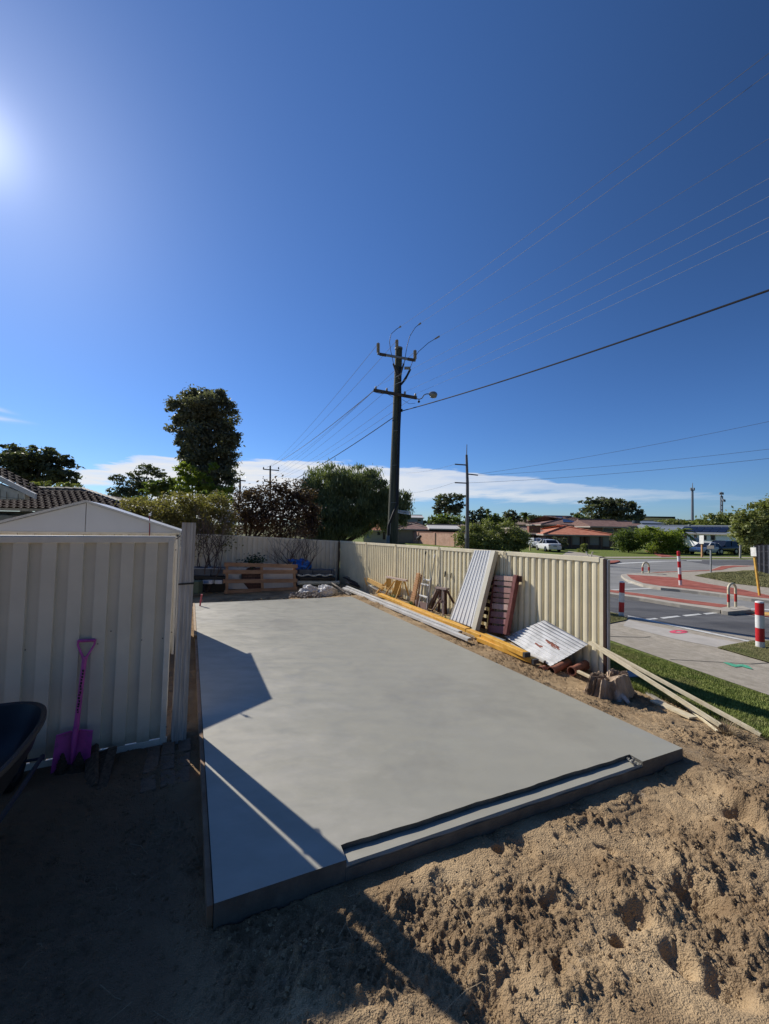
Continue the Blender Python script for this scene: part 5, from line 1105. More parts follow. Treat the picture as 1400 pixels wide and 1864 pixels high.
    pts = [Bp(x, 1047.3+1.2*math.sin(x*.3), 1.58)+UZ(0) for x in range(541, 609, 4)]; MB().tube(pts, [.02+.014*abs(math.sin(i*1.7)) for i in range(len(pts))], 6).build('plastic_edge', mat('white_film', (.55, .56, .52), rough=.4), t)
    A, C = Bp(542, 1061, 1.5), Bp(617, 1061, 1.5); MB().tube([A, C], .085, 14).build('drain_pipe', mat('pale_pipe', (.50, .52, .48), rough=.5, var=.12), label='pale grey plastic drain pipe lying below the black trough', cat='pipe', smooth=True)
    c = Bp(545, 1035, .6)
    def crumple(name, c, r, m, label, cat, seed, seg=44, rings=26, amp=.3, fr=2.2):
        vs = []; 
        for i in range(rings+1):
            th = math.pi*i/rings
            for j in range(seg):
                ph = 2*math.pi*j/seg; d = Vector((math.sin(th)*math.cos(ph), math.sin(th)*math.sin(ph), math.cos(th)))
                q = float(fbm(np.array([d.x*fr+seed+d.z]), np.array([d.y*fr+d.z*2+seed]), seed, 4)[0])-.5; q2 = abs(float(fbm(np.array([d.x*fr*2+seed+d.z*3]), np.array([d.y*fr*2-d.z*4]), seed+9, 3)[0])-.5)
                k = 1+amp*q*2-amp*q2; v = Vector((d.x*r[0]*k, d.y*r[1]*k, d.z*r[2]*k)); v.z = max(v.z, -r[2]*.75); vs.append(c+v)
        fs = [(i*seg+j, (i+1)*seg+j, (i+1)*seg+(j+1) % seg, i*seg+(j+1) % seg) for i in range(rings) for j in range(seg)]
        return MB().add(vs, fs).build(name, m, label=label, cat=cat, smooth=False)
    crumple('blue_tarp', Bp(549, 1030, .75), (.36, .28, .27), mat('blue_tarp', (.015, .10, .48), rough=.4, col2=(.03, .2, .65), scale=8, spec=.5), 'crumpled bright blue tarpaulin bundle by the right end of the pallet', 'tarpaulin', 3)
    crumple('blue_tarp', Bp(533, 1020.5, .7), (.22, .14, .07), mat('blue_tarp', (.01, .06, .30)), 'small flap of blue tarpaulin over the pallet top right corner', 'tarpaulin', 7)
    mw = mat('white_sack', (.60, .58, .55), rough=.6, col2=(.74, .73, .70), scale=5, detail=8)
    crumple('plastic_sack', Gs(562, 1084)+UZ(.14), (.33, .24, .20), mw, 'crumpled white plastic sack on the sand right of the pallet, left one', 'sack', 11, amp=.4)
    crumple('plastic_sack', Gs(593, 1084)+UZ(.15), (.34, .25, .22), mw, 'crumpled white plastic sack nearest the back corner of the slab, right one', 'sack', 15, amp=.4)
    # rope-like clods
    r = random.Random(6); md = mat('grey_clod', (.17, .14, .12), rough=.95, col2=(.30, .26, .22), scale=9, bump=.8, bscale=60); mb = MB()
    for i in range(110):
        p = G(528+r.random()*54, 1087-r.random()*7, -.08); mb.ball(p+UZ(r.uniform(-.03, .03)), (r.uniform(.03, .07), r.uniform(.03, .06), r.uniform(.02, .045)), 8, 5, .25, r)
    mb.build('spoil_clods', md, label='ridge of grey brown clods along the far edge of the slab', cat='clods', kind='stuff')
    # plastic membrane under the far end of the slab
    rnd = random.Random(2)
    def fn(u, v):
        x = 362+u*118; p = G(x, 1098-u*6, -.10).lerp(G(x, 1086-u*3, -.15), v); p.z = soil_z(p.x, p.y)+.0+.08*(float(fbm(np.array([u*9.]), np.array([v*2.5+u*3]), 88, 4)[0])-.5); return p
    MB().grid(fn, 70, 8).build('plastic_membrane', mat('cloudy_film', (.14, .13, .12), rough=.6, col2=(.50, .49, .47), scale=6, detail=8), label='cloudy white plastic membrane poking out behind the far edge of the slab', cat='membrane', smooth=True)
    # sticks at the corner
    for i, (a, b, l) in enumerate((((604, 1061), (636, 1083), 'pale stick pointing from the pipe end towards the slab corner, left one'), ((612, 1067), (640, 1082), 'thinner pale stick beside the other one at the slab corner, right one'))):
        MB().bar(Gz(a[0], a[1], .1), Gz(b[0], b[1], -.08), .03, .03).build('timber_stick', M_GREYW, label=l, cat='stick')
    # potted shrub behind the pallet
    c = Bp(464, 1023, 1.0); r = random.Random(8); V = []
    root = thing('potted_shrub', 'small dark green leafy shrub peeping over the middle of the pallet', 'shrub', (c.x, c.y, -.3))
    MB().tube([Vector((c.x, c.y, -.2)), c+UZ(-.05)], .02, 6).build('stem', mat('dark_bark', (.05, .035, .025), rough=.9), root)
    for i in range(260):
        o_ = Vector((r.gauss(0, .16), r.gauss(0, .12), r.gauss(0, .12)))
        if i % 4 == 0: o_ += Vector((-.35, 0, -.12))
        d = Vector((r.gauss(0, 1), r.gauss(0, 1), r.gauss(0, .6))).normalized(); s = d.orthogonal().normalized()*.035; p = c+o_; V += [p, p+d*.06+s, p+d*.12, p+d*.06-s]
    fast_mesh('foliage', [tuple(v) for v in V], 4, leaf_mat('dark_gloss_leaf', (.012, .03, .012), (.05, .09, .03)), root)
back_things()
# ================================================================== poles and wires
M_POLE = mat('treated_pole', (.045, .055, .035), rough=.85, col2=(.11, .115, .085), scale=2, stretch=(7, 7, .35), detail=8, bump=.4)
M_ARM = mat('arm_timber', (.06, .05, .045), rough=.85, col2=(.14, .12, .105), scale=3, detail=8)
M_GALV = mat('galvanised', (.32, .33, .33), rough=.45, metal=.5, var=.15)
M_INS = mat('grey_porcelain', (.36, .34, .31), rough=.35, var=.1)
M_WIRE = mat('bare_conductor', (.16, .16, .17), rough=.5, metal=.3); M_CABLE = mat('black_cable', (.008, .008, .012), rough=.6)
M_ALW = mat('aluminium_conductor', (.45, .45, .46), rough=.4, metal=.5)
PDp = 18.5
def pole():
    base = P(713, 1000, PDp); base.z = -.66; top = P(726, 635, PDp)
    t = thing('utility_pole', 'tall dark green treated timber power pole with two crossarms and a street lamp', 'power pole', tuple(base))
    n = 14; pts = [base.lerp(top, i/n) for i in range(n+1)]; MB().tube(pts, [.275-.11*i/n for i in range(n+1)], 20).build('pole_shaft', M_POLE, t, smooth=True)
    MB().tube([top-UZ(.02), top+UZ(.05)], .185, 20).build('pole_cap', M_GALV, t, smooth=True)
    q = lambda px, py, d=0: P(px, py, PDp-d)
    def insul(px, py0, py1, par, r=.085):
        a, b = q(px, py1, .15), q(px, py0, .15); k = 9; pts = []; rs = []
        for i in range(k):
            pts += [a.lerp(b, i/k), a.lerp(b, (i+.5)/k)]; rs += [r, r*.6]
        return MB().tube(pts+[b], rs+[r*.4], 12).build('insulator', M_INS, par, smooth=True)
    MB().bar(q(687, 643.5, .2), q(757, 656, .2), .10, .10).build('upper_crossarm', M_GALV, t, bevel=.01)
    MB().bar(q(691, 644.6, .2), q(703, 646.6, .2), .108, .108).build('arm_sleeve', M_ARM, t); MB().bar(q(742, 653.5, .2), q(755, 655.7, .2), .108, .108).build('arm_sleeve', M_ARM, t)
    for px, a, b in ((688.5, 624, 641), (722.5, 618, 636), (755.5, 637, 653)): insul(px, a, b, t)
    MB().bar(q(680, 710, .3), q(759, 724.5, .3), .12, .13).build('lower_crossarm', M_ARM, t, bevel=.01)
    for px, py in ((684, 707), (704, 710), (737, 716), (756, 720)): MB().tube([q(px, py+3, .3), q(px, py, .3), q(px+.3, py-3.5, .3)], [.03, .055, .035], 8).build('pin_insulator', M_INS, t, smooth=True)
    # jumpers up to the clamps of the overhead conductors
    for pts in (((718, 672), (716, 660), (711, 637), (709, 622), (712, 608), (722, 599), (730, 594)), ((735, 665), (737, 655), (741, 630), (746, 612), (756, 596), (766, 588)), ((731, 697), (745, 675), (752, 655), (762, 640), (780, 624), (800, 612))):
        k = [q(a, b, .1+.03*i) for i, (a, b) in enumerate(pts)]; f = MB().tube(k, .014, 6).build('jumper_cable', M_CABLE, t)
        MB().tube([k[-2].lerp(k[-1], .55), k[-1]], [.03, .045], 8).build('line_clamp', M_GALV, f)
    for a, b, c, d in ((716, 662, 722, 682), (735, 662, 728, 686), (719, 665, 728, 690)): MB().tube([q(a, b, .3), q(c, d, .3)], .04, 8).build('cable_bracket', M_ARM, t)
    MB().bar(q(736, 670, .2), q(747, 670, .2), .14, .09).build('fuse_unit', M_INS, t); MB().tube([q(730, 700, .3), q(738, 690, .3), q(742, 682, .3), q(747, 672, .3)], .05, 8).build('cable_termination', M_CABLE, t, smooth=True)
    for a, b, c, d in ((718, 688, 732, 681), (718, 700, 730, 695)): MB().tube([q(a, b, .32), q(c, d, .32)], .012, 5).build('steel_strap', M_GALV, t)
    MB().tube([q(680, 713, .3), q(690, 716, .3), q(705, 717, .3), q(716, 723, .3)], .010, 5).build('lead_wire', M_CABLE, t); MB().tube([q(732, 727, .3), q(745, 735, .3), q(756, 734, .3)], .008, 5).build('lead_wire', M_CABLE, t)
    # street lamp on the arm end
    lt = MB().tube([q(757, 725, .3), q(763, 727, .3), q(768, 725, .3), q(772, 719, .3), q(777, 717, .3), q(782, 717, .3)], .025, 8).build('lamp_arm', M_GALV, t, smooth=True)
    a, b = q(781, 716.5, .3), q(796, 719, .3); mb = MB(); k = 7
    mb.tube([a.lerp(b, x) for x in (0, .12, .35, .6, .85, 1)], [.05, .09, .13, .14, .11, .04], 12); mb.build('lamp_head', M_GALV, lt, smooth=True)
    MB().ball(q(789, 720, .3)-UZ(.05), (.16, .10, .075), 14, 8).build('lamp_bowl', mat('lamp_glass', (.30, .29, .24), rough=.15), lt, smooth=True)
    MB().ball(q(762.5, 731, .3), .06, 10, 8).build('photo_cell', M_CABLE, t, smooth=True)
    # cable down the shaft, grey box
    MB().tube([q(728, 668, .2), q(729, 735, .25), q(726, 800, .27), q(723, 870, .3), q(724, 916, .3), q(716, 935, .33), q(707, 958, .33), q(706, 985, .3)], .055, 8).build('down_cable', M_CABLE, t, smooth=True)
    MB().tube([q(717, 930, .36), q(711, 950, .36), q(710, 972, .33)], .012, 6).build('earth_wire', M_GALV, t)
    for y in (784, 847, 915): MB().tube([q(716+(y-784)*-.03, y, .24), q(729+(y-784)*-.03, y-.5, .26)], .012, 5).build('steel_strap', M_GALV, t)
    MB().bar(q(706.5, 975, .33), q(706.5, 1000, .33), .16, .2, up=(0, 1, 0)).build('cable_guard', mat('blue_grey_guard', (.13, .17, .22), rough=.6), t)
    MB().box(q(731, 747, .15), (.1, .1, .12)).build('cable_anchor', M_CABLE, t)
    # street name plate with its lettering
    a, b = q(724.5, 931.0, .32), q(747, 934.2, .98); d = (b-a).normalized(); u = UZ(1)-d*d.z; u.normalize(); nn = d.cross(u).normalized(); nn = -nn if nn.y > 0 else nn
    hgt = 5.8/720*PDp; mb = MB(); mb.prism([a-u*hgt/2, b-u*hgt/2, b+u*hgt/2, a+u*hgt/2], nn*-.012); sg = mb.build('street_sign', mat('sign_white', (.62, .62, .58), rough=.4), t)
    def txt(s, pos, size, parent):
        cu = bpy.data.curves.new('lettering', 'FONT'); cu.body = s; cu.size = size; cu.extrude = .001; cu.align_y = 'CENTER'
        o = bpy.data.objects.new('lettering', cu); COL.objects.link(o); M = Matrix((d, u, nn)).transposed().to_4x4(); me = None
        bpy.context.view_layer.update(); dg = bpy.context.evaluated_depsgraph_get(); me = bpy.data.meshes.new_from_object(o.evaluated_get(dg)); bpy.data.objects.remove(o)
        oo = bpy.data.objects.new('lettering', me); COL.objects.link(oo); M.translation = pos-origin_of(parent); oo.parent = parent; oo.matrix_local = M; me.materials.clear(); me.materials.append(mat('sign_black', (.01, .01, .01), rough=.6)); return oo
    f = a+nn*.004; txt('Mc', f+d*.04+u*.02, .09, sg); txt('CLEARY', f+d*.19, .135, sg); txt('ST', f+d*.74+u*.02, .08, sg)
pole()
def wire(label, A, B, r=.006, sag=0.0, m=None, ext=0.0, group=None, name='power_line'):
    A, B = Vector(A), Vector(B); B = B+(B-A)*ext; n = 24
    pts = [A.lerp(B, i/n)-UZ(4*sag*(i/n)*(1-i/n)) for i in range(n+1)]
    return MB().tube(pts, r, 6).build(name, m or M_WIRE, label=label, cat='power line', group=group)
q = lambda px, py, d=0.0: P(px, py, PDp-d)
GH = 'bare overhead power lines running off the pole'
for lab, a, b, r in (('high bare power line leaving the pole clamps, uppermost one at top right', (730, 594), (1400, 91, 6.3), .005), ('second bare power line from the top at the right edge', (766, 588), (1400, 127, 6.4), .005), ('faint third high power line, ending at the lowest pole clamp', (800, 612), (1400, 247, 7.1), .004)):
    wire(lab, q(*a, .25), P(*b), r, .12, M_WIRE, .15, GH)
for lab, a, b in (('first of four parallel pale lines from the lower crossarm, the uppermost', (684, 704), (1400, 320, 6.9)), ('second of four parallel pale lines from the lower crossarm', (704, 707), (1400, 353, 7.0)), ('third of four parallel pale lines from the lower crossarm', (737, 713), (1400, 391, 7.2)), ('fourth of four parallel pale lines from the lower crossarm, the lowest', (756, 717), (1400, 416, 7.4))):
    wire(lab, q(*a, .3), P(*b), .0042, .10, M_ALW, .15, GH)
wire('thick black cable running from the pole to the right edge of the sky', q(732, 748, .2), P(1400, 522, 7.0), .021, .14, M_CABLE, .15, name='service_cable')
FP = 60.0
wire('thick black cable from the pole down left behind the round tree', q(716, 760, .1), P(430, 905, 52), .022, 1.0, M_CABLE, 0, name='service_cable')
for i, (lab, a, b, r) in enumerate((('high line from the left insulator of the pole down to the far pole', (688, 626), (485, 852), .009), ('high line from the middle insulator down to the far pole', (722, 620), (492, 851), .009), ('high line from the right insulator down to the far pole', (755, 640), (502, 853), .009), ('thick line from the left end of the lower crossarm to the far pole', (681, 711), (486, 850), .02), ('thin line beside the thick one from the lower crossarm, left pin', (684, 708), (484, 872), .008), ('thin line from the second pin of the lower crossarm to the far pole', (704, 711), (489, 873), .008), ('thin line from the third pin of the lower crossarm to the far pole', (737, 717), (495, 874), .008), ('thin line from the right pin of the lower crossarm to the far pole', (756, 721), (500, 875), .008))):
    wire(lab, q(*a, .2), P(b[0], b[1], FP), r, .6 if i < 3 else .5, M_WIRE, 0, 'lines running to the far pole')
def far_pole(label, px, top, bot, D, arms, r=.13, m=None, ins=True, name='utility_pole'):
    b = P(px, bot, D); tp = P(px, top, D); t = thing(name, label, 'power pole', tuple(b))
    MB().tube([b, tp], [r*1.15, r*.8], 10).build('pole_shaft', m or M_ARM, t, smooth=True)
    for x0, y0, x1, y1 in arms:
        MB().bar(P(x0, y0, D-.2), P(x1, y1, D-.2), .14, .14).build('crossarm', m or M_ARM, t)
        if ins:
            for x in (x0+.8, x1-.8): MB().tube([P(x, y0, D-.2), P(x, y0-4, D-.2)], [.12, .06], 8).build('insulator', M_ARM, t)
    return t
far_pole('distant wooden power pole with two crossarms above the dark red shrub', 492, 848, 915, FP, ((479, 854, 508, 856.5), (481, 876, 504, 879)), .15)
far_pole('thin distant pole top half hidden by the tall tree and dark red shrub', 437, 871, 915, 50, ((436, 874.5, 447, 875.5),), .14, ins=False)
def mid_pole():
    D = 38; b = P(851, 1000, D); b.z = -.66; t = thing('utility_pole', 'slim grey power pole with offset short arms beside the round bush', 'power pole', tuple(b)); m = mat('grey_pole', (.16, .15, .15), rough=.8, var=.2)
    MB().tube([b, P(851, 880, D), P(849.3, 828, D)], [.19, .15, .11], 10).build('pole_shaft', m, t, smooth=True); MB().tube([P(849.5, 830, D), P(850, 809, D)], [.045, .03], 8).build('spire', m, t)
    for a, c in (((828, 845), (849, 846.5)), ((852, 863), (870, 865)), ((828, 878.5), (850, 879.5))): MB().bar(P(a[0], a[1], D), P(c[0], c[1], D), .09, .11).build('short_arm', m, t)
    MB().box(P(847.5, 976, D-.2), (.12, .1, .4)).build('number_plate', mat('sign_white', (.62, .62, .58)), t); MB().bar(P(847.5, 980, D-.2), P(847.5, 1000, D-.2), .08, .08).build('cable_guard', m, t)
    for lab, a, c, r in (('long distant line from the slim grey pole to the right edge, upper', (870, 863), (1400, 765, 26), .011), ('long distant line from the slim grey pole to the right edge, middle', (870, 865), (1400, 815, 24), .010), ('long distant line from the slim grey pole to the right edge, lowest', (850, 879), (1400, 832, 24), .011)):
        wire(lab, P(a[0], a[1], D), P(*c), r, .25, M_WIRE, .1, 'lines running right from the slim grey pole')
    for lab, a, c in (('faint line from the slim grey pole towards the big pole, upper', (828, 845), (745, 860)), ('faint line from the slim grey pole towards the big pole, lower', (828, 878), (745, 897))): wire(lab, P(a[0], a[1], D), P(c[0], c[1], 52), .010, .2, M_WIRE, .1, 'lines running left from the slim grey pole')
mid_pole()
wire('pale service line crossing in front of the dark green tree at left', P(346, 909, 30), P(432, 876, 36), .02, .1, mat('pale_cable', (.35, .32, .26), rough=.6), 0, name='service_cable')
# ================================================================== street furniture
M_RW = mat('signal_red', (.52, .012, .02), rough=.4, var=.1); M_WB = mat('bollard_white', (.72, .72, .70), rough=.45, var=.06)
def bollard(loc, label, bands, r, tilt=(0, 0)):
    t = thing('bollard', label, 'bollard', tuple(loc), 'red and white striped bollards'); up = Vector((tilt[0], tilt[1], 1)).normalized(); z = -.02
    for i, (c, h) in enumerate(bands): MB().tube([loc+up*z, loc+up*(z+h)], r, 20).build('band_'+c, M_RW if c == 'red' else M_WB, t, smooth=True); z += h
    MB().tube([loc+up*z, loc+up*(z+r*.35), loc+up*(z+r*.5)], [r, r*.9, r*.3], 20).build('cap', M_WB if 'right' in label else M_RW, t, smooth=True)
ZG = -.65
a = G(1384, 1178, -.63); k = a.y/720
bollard(a, 'thick red and white striped bollard nearest the right edge by the footpath', [('white', 12*k), ('red', 24*k), ('white', 23*k), ('red', 22*k)], 6.4*k)
a = G(1131, 1121, -.63); k = a.y/720
bollard(a, 'red and white striped bollard just right of the cream fence end', [('white', 8*k), ('red', 18*k), ('white', 17*k), ('red', 18*k)], 4.4*k, (.03, 0))
a = G(1239, 1065.5, IZ); k = a.y/720
bollard(a, 'tall slim leaning bollard with five stripes standing on the red paved island', [('white', 10*k), ('red', 11*k), ('white', 12*k), ('red', 11*k), ('white', 9.5*k), ('red', 8*k)][0:6], 2.6*k, (-.055, 0))
def hoop(p0, p1, top, label, z):
    A, B = G(*p0, z), G(*p1, z); D = (A.y+B.y)/2; k = D/720; hgt = (p0[1]+p1[1])/2-top; hgt *= k; t = thing('hoop_rail', label, 'hoop rail', tuple((A+B)/2), 'cream and red hoop rails')
    R = (B-A).length/2; c = (A+B)/2; d = (B-A).normalized(); m = mat('hoop_cream', (.62, .55, .38), rough=.4); mo = mat('hoop_red', (.5, .04, .03), rough=.5); r = 2.0*k if k*700 < 15 else 1.5*k
    MB().tube([A, A+UZ(hgt*.22)], r, 12).build('lower_leg', m, t, smooth=True); MB().tube([B, B+UZ(hgt*.22)], r, 12).build('lower_leg', m, t, smooth=True)
    for Q_ in (A, B): MB().tube([Q_+UZ(hgt*.22), Q_+UZ(hgt*.56)], r*1.04, 12).build('red_band', mo, t, smooth=True)
    pts = [A+UZ(hgt*.56), A+UZ(hgt-R*.95)]+[c+UZ(hgt-R*.95)-d*R*math.cos(x)+UZ(R*.95*math.sin(x)) for x in np.linspace(.2, math.pi-.2, 12)]+[B+UZ(hgt-R*.95), B+UZ(hgt*.56)]
    MB().tube(pts, r, 12).build('hoop', m, t, smooth=True)
hoop((1326.5, 1105.5), (1339.5, 1104.5), 1063, 'near cream hoop rail with red bands standing on the concrete pad in the median', -.5)
hoop((1170, 1043.5), (1181.5, 1043), 1024, 'far small hoop rail with red legs at the tip of the red island', IZ)
def sign(name, label, cat, base, toppx, D, post_m, pr, plate, pm, marks=(), z=ZG, back=None):
    b = P(base[0], base[1], D); b.z = z; tp = P(toppx[0], toppx[1], D); t = thing(name, label, cat, tuple(b)); MB().bar(b-UZ(.05), tp, pr*2, pr*2, up=(0, 1, 0)).build('post', post_m, t)
    x0, y0, x1, y1, sk = plate; dn = (x1-x0)/720*D*1.25; c = [P(x0+sk, y1, D-.02+dn*.3), P(x1+sk, y1, D-.12-dn*.8), P(x1, y0, D-.12-dn*.8), P(x0, y0, D-.02+dn*.3)]
    pn = (c[1]-c[0]).cross(c[3]-c[0]).normalized(); pn = -pn if pn.y > 0 else pn; pl = MB().prism(c, pn*-.02).build('sign_plate', pm, t)
    for (u0, v0, u1, v1) in marks:
        X = lambda u, v: c[3].lerp(c[2], u).lerp(c[0].lerp(c[1], u), v)+pn*.006; MB().prism([X(u0, v1), X(u1, v1), X(u1, v0), X(u0, v0)], pn*-.002).build('sign_mark', mat('sign_ink', (.12, .12, .12), rough=.6), pl)
M_SP = mat('yellow_post', (.62, .36, .06), rough=.6, var=.2, scale=4); M_SW = mat('sign_white', (.62, .62, .58))
sign('street_sign', 'small white notice on a leaning yellow post near the dark timber fence', 'sign', (1383, 1082), (1373, 1010), 16.4, M_SP, .032, (1367, 996.5, 1377, 1012.5, 1.2), M_SW, ((.35, .22, .65, .34), (.35, .4, .65, .48), (.4, .54, .6, .6)), IZ)
sign('sale_sign', 'white board sign on a pale post on the verge left of the white sedan', 'sign', (965, 1002), (965, 985), 50, mat('pale_post', (.50, .42, .25), rough=.7), .07, (957.5, 979, 972, 989, 0), mat('pale_board', (.55, .57, .60), rough=.6), ((.1, .3, .9, .42), (.3, .6, .8, .7)))
sign('street_sign', 'thin grey signpost with a small brown plate on the island', 'sign', (1294, 1040), (1294, 993), 25.6, M_GALV, .035, (1287.5, 993, 1300.5, 999, 0), mat('brown_plate', (.12, .11, .09), rough=.6), (), IZ)
sign('street_sign', 'white plate on an orange post in front of the white house', 'sign', (1278, 1013), (1278, 988), 43, mat('orange_post', (.45, .25, .12), rough=.7), .07, (1273.5, 974.5, 1281.5, 990, 0), M_SW, ((.25, .3, .75, .45),))
def lamp_post():
    D = 42; b = P(1347.5, 1015, D); b.z = ZG; t = thing('lamp_post', 'plain pale grey lamp post in front of the large tree at right', 'lamp post', tuple(b)); MB().tube([b, P(1348.5, 962, D)], [.10, .07], 10).build('post', mat('pale_pole', (.38, .37, .36), rough=.5), t, smooth=True); MB().tube([P(1348.5, 962, D), P(1348.5, 961, D)+UZ(.06)], [.09, .03], 10).build('cap', M_GALV, t)
lamp_post()
def towers():
    m = mat('mast_steel', (.20, .22, .25), rough=.5, metal=.3); D = 190
    b = P(1260.5, 955, D); t = thing('radio_mast', 'tall slender radio mast on the skyline above the white house', 'radio mast', tuple(b)); MB().tube([b, P(1260.5, 892, D)], [.6, .45], 8).build('mast', m, t); MB().tube([P(1260.5, 892, D), P(1260.8, 879, D)], [.25, .12], 6).build('whip_aerial', m, t)
    for x in (1257.7, 1263.4): MB().bar(P(x, 888, D), P(x, 893, D), .5, .5, up=(0, 1, 0)).build('antenna_panel', m, t)
    MB().bar(P(1257.5, 892, D), P(1263.5, 892, D), .25, .25).build('platform', m, t)
    b = P(1313.5, 945, D); t = thing('radio_mast', 'shorter twin-leg antenna mast on the skyline nearer the right edge', 'radio mast', tuple(b))
    for x in (1311.8, 1315): MB().tube([P(x, 945, D), P(x+.3, 903, D)], .3, 6).build('mast_leg', m, t)
    for y in (938, 930, 922, 914): MB().bar(P(1311.8, y, D), P(1315.2, y-4, D), .2, .2).build('brace', m, t)
    MB().tube([P(1313.3, 905, D), P(1313.3, 896, D)], .3, 6).build('mast_head', m, t)
    for x, y in ((1310.6, 898), (1313.3, 897), (1316, 898), (1317, 910), (1319.3, 911)): MB().bar(P(x, y-1.5, D-1), P(x, y+2.5, D-1), .5, .5, up=(0, 1, 0)).build('antenna_panel', m, t)
    MB().bar(P(1313, 912, D), P(1319, 911, D), .2, .2).build('side_arm', m, t)
towers()
# ================================================================== vehicles
M_GLASS = mat('car_glass', (.012, .014, .018), rough=.06, var=.2, spec=.8); M_TYRE = mat('tyre_rubber', (.015, .015, .015), rough=.9); M_RIM = mat('alloy_rim', (.45, .46, .47), rough=.3, metal=.6)
def car(label, cat, loc, yaw, L, Wd, Hh, paint, style='sedan', name='parked_car', plate=True):
    t = thing(name, label, cat, (0, 0, 0)); hw = Wd/2
    if style == 'sedan': low = [(-.5, .30, .55), (-.485, .22, .66), (-.44, .2, .70), (-.3, .2, .685), (-.05, .2, .66), (.18, .2, .645), (.36, .2, .60), (.46, .22, .52), (.5, .28, .44)]; cab = [(-.34, .66), (-.22, .97), (-.12, 1.0), (.04, .99), (.24, .64)]
    elif style == 'hatch': low = [(-.5, .30, .55), (-.49, .22, .64), (-.44, .2, .66), (-.3, .2, .66), (-.05, .2, .65), (.2, .2, .63), (.38, .2, .57), (.47, .22, .48), (.5, .28, .40)]; cab = [(-.47, .66), (-.40, .95), (-.2, 1.0), (.02, .99), (.25, .63)]
    else: low = [(-.5, .32, .58), (-.49, .24, .62), (-.44, .22, .62), (-.3, .22, .62), (-.05, .22, .62), (.2, .22, .61), (.38, .22, .58), (.47, .24, .52), (.5, .3, .44)]; cab = [(-.485, .61), (-.44, .95), (-.2, 1.0), (.04, .99), (.22, .61)]
    sec = []
    for x, zb, zt in low:
        e = 1-.12*max(0, abs(x)-.36)/.14; w = hw*e
        sec.append([(x*L, -w*.93, zb*Hh), (x*L, -w, zb*Hh+.12), (x*L, -w*.995, zt*Hh-.12), (x*L, -w*.93, zt*Hh), (x*L, 0, zt*Hh+.02), (x*L, w*.93, zt*Hh), (x*L, w*.995, zt*Hh-.12), (x*L, w, zb*Hh+.12), (x*L, w*.93, zb*Hh)])
    n = 9; vs = [p for s_ in sec for p in s_]; fs = [(i*n+j, i*n+(j+1) % n, (i+1)*n+(j+1) % n, (i+1)*n+j) for i in range(len(sec)-1) for j in range(n)]+[tuple(range(n)), tuple((len(sec)-1)*n+j for j in range(n))]
    MB().add(vs, fs).build('body', paint, t, smooth=True)
    x0, x1, x2, x3, x4 = [c[0]*L for c in cab]; z0 = cab[0][1]*Hh-.01; zr = Hh
    b = [(x0, z0), (x1, cab[1][1]*Hh), (x2, cab[2][1]*Hh), (x3, cab[3][1]*Hh), (x4, cab[4][1]*Hh)]
    vs = [(x, -(hw*.92 if i in (0, 4) else hw*.74), z) for i, (x, z) in enumerate(b)]+[(x, (hw*.92 if i in (0, 4) else hw*.74), z) for i, (x, z) in enumerate(b)]
    g = MB(); g.add(vs, [(0, 1, 6, 5), (3, 4, 9, 8), (0, 4, 3, 2, 1), (5, 6, 7, 8, 9)]); g.build('windows', M_GLASS, t)
    r = MB(); r.add([(x1-.02, -hw*.745, b[1][1]-.02), (x2, -hw*.75, b[2][1]-.01), (x3, -hw*.745, b[3][1]-.01), (x3, hw*.745, b[3][1]-.01), (x2, hw*.75, b[2][1]-.01), (x1-.02, hw*.745, b[1][1]-.02), (x1, -hw*.6, b[1][1]+.03), (x2, -hw*.62, b[2][1]+.03), (x3, -hw*.6, b[3][1]+.03), (x3, hw*.6, b[3][1]+.03), (x2, hw*.62, b[2][1]+.03), (x1, hw*.6, b[1][1]+.03)],
        [(0, 1, 7, 6), (1, 2, 8, 7), (2, 3, 9, 8), (3, 4, 10, 9), (4, 5, 11, 10), (5, 0, 6, 11), (6, 7, 10, 11), (7, 8, 9, 10)]); r.build('roof', paint, t, smooth=True)
    pl = MB()
    for s_ in (-1, 1):
        for (xa, za), (xb, zb_) in (((x0, z0), (x1, b[1][1])), ((x4, b[4][1]), (x3, b[3][1])), (((x0+x4)/2-.05, z0), ((x1+x3)/2-.02, Hh-.02))):
            MB().bar((xa, s_*hw*.93, za), (xb, s_*hw*.755, zb_), .05, .09, up=(0, 1, 0)).build('pillar', paint, t)
    for sx in (-.31, .32):
        for s_ in (-1, 1):
            R_ = .23*Hh; c = Vector((sx*L, s_*(hw-.08), R_)); w = MB().tube([c-Vector((0, .1, 0)), c+Vector((0, .1, 0))], R_, 20).build('wheel', M_TYRE, t, smooth=True)
            MB().tube([c+Vector((0, s_*.095, 0)), c+Vector((0, s_*.112, 0))], [R_*.66, R_*.5], 16).build('rim', M_RIM, w)
    for s_ in (-1, 1):
        MB().box((-.492*L, s_*hw*.74, .56*Hh), (.06, .26, .13)).build('tail_light', mat('tail_red', (.28, .01, .01), rough=.25), t, bevel=.01); MB().box((.475*L, s_*hw*.7, .46*Hh), (.1, .3, .12)).build('headlight', mat('headlight_clear', (.55, .57, .6), rough=.1), t, bevel=.01)
        MB().box((x4-.28, s_*(hw*.98), z0+.05), (.12, .2, .12)).build('mirror', paint, t, bevel=.01)
    MB().box((-.505*L, 0, .5*Hh), (.02, .42, .12)).build('number_plate', mat('plate_dark', (.16, .17, .2), rough=.5), t); MB().box((-.49*L, 0, .28*Hh), (.1, Wd*.84, .18)).build('bumper', paint, t, bevel=.02)
    t.location = loc; t.rotation_euler = (0, 0, yaw); return t
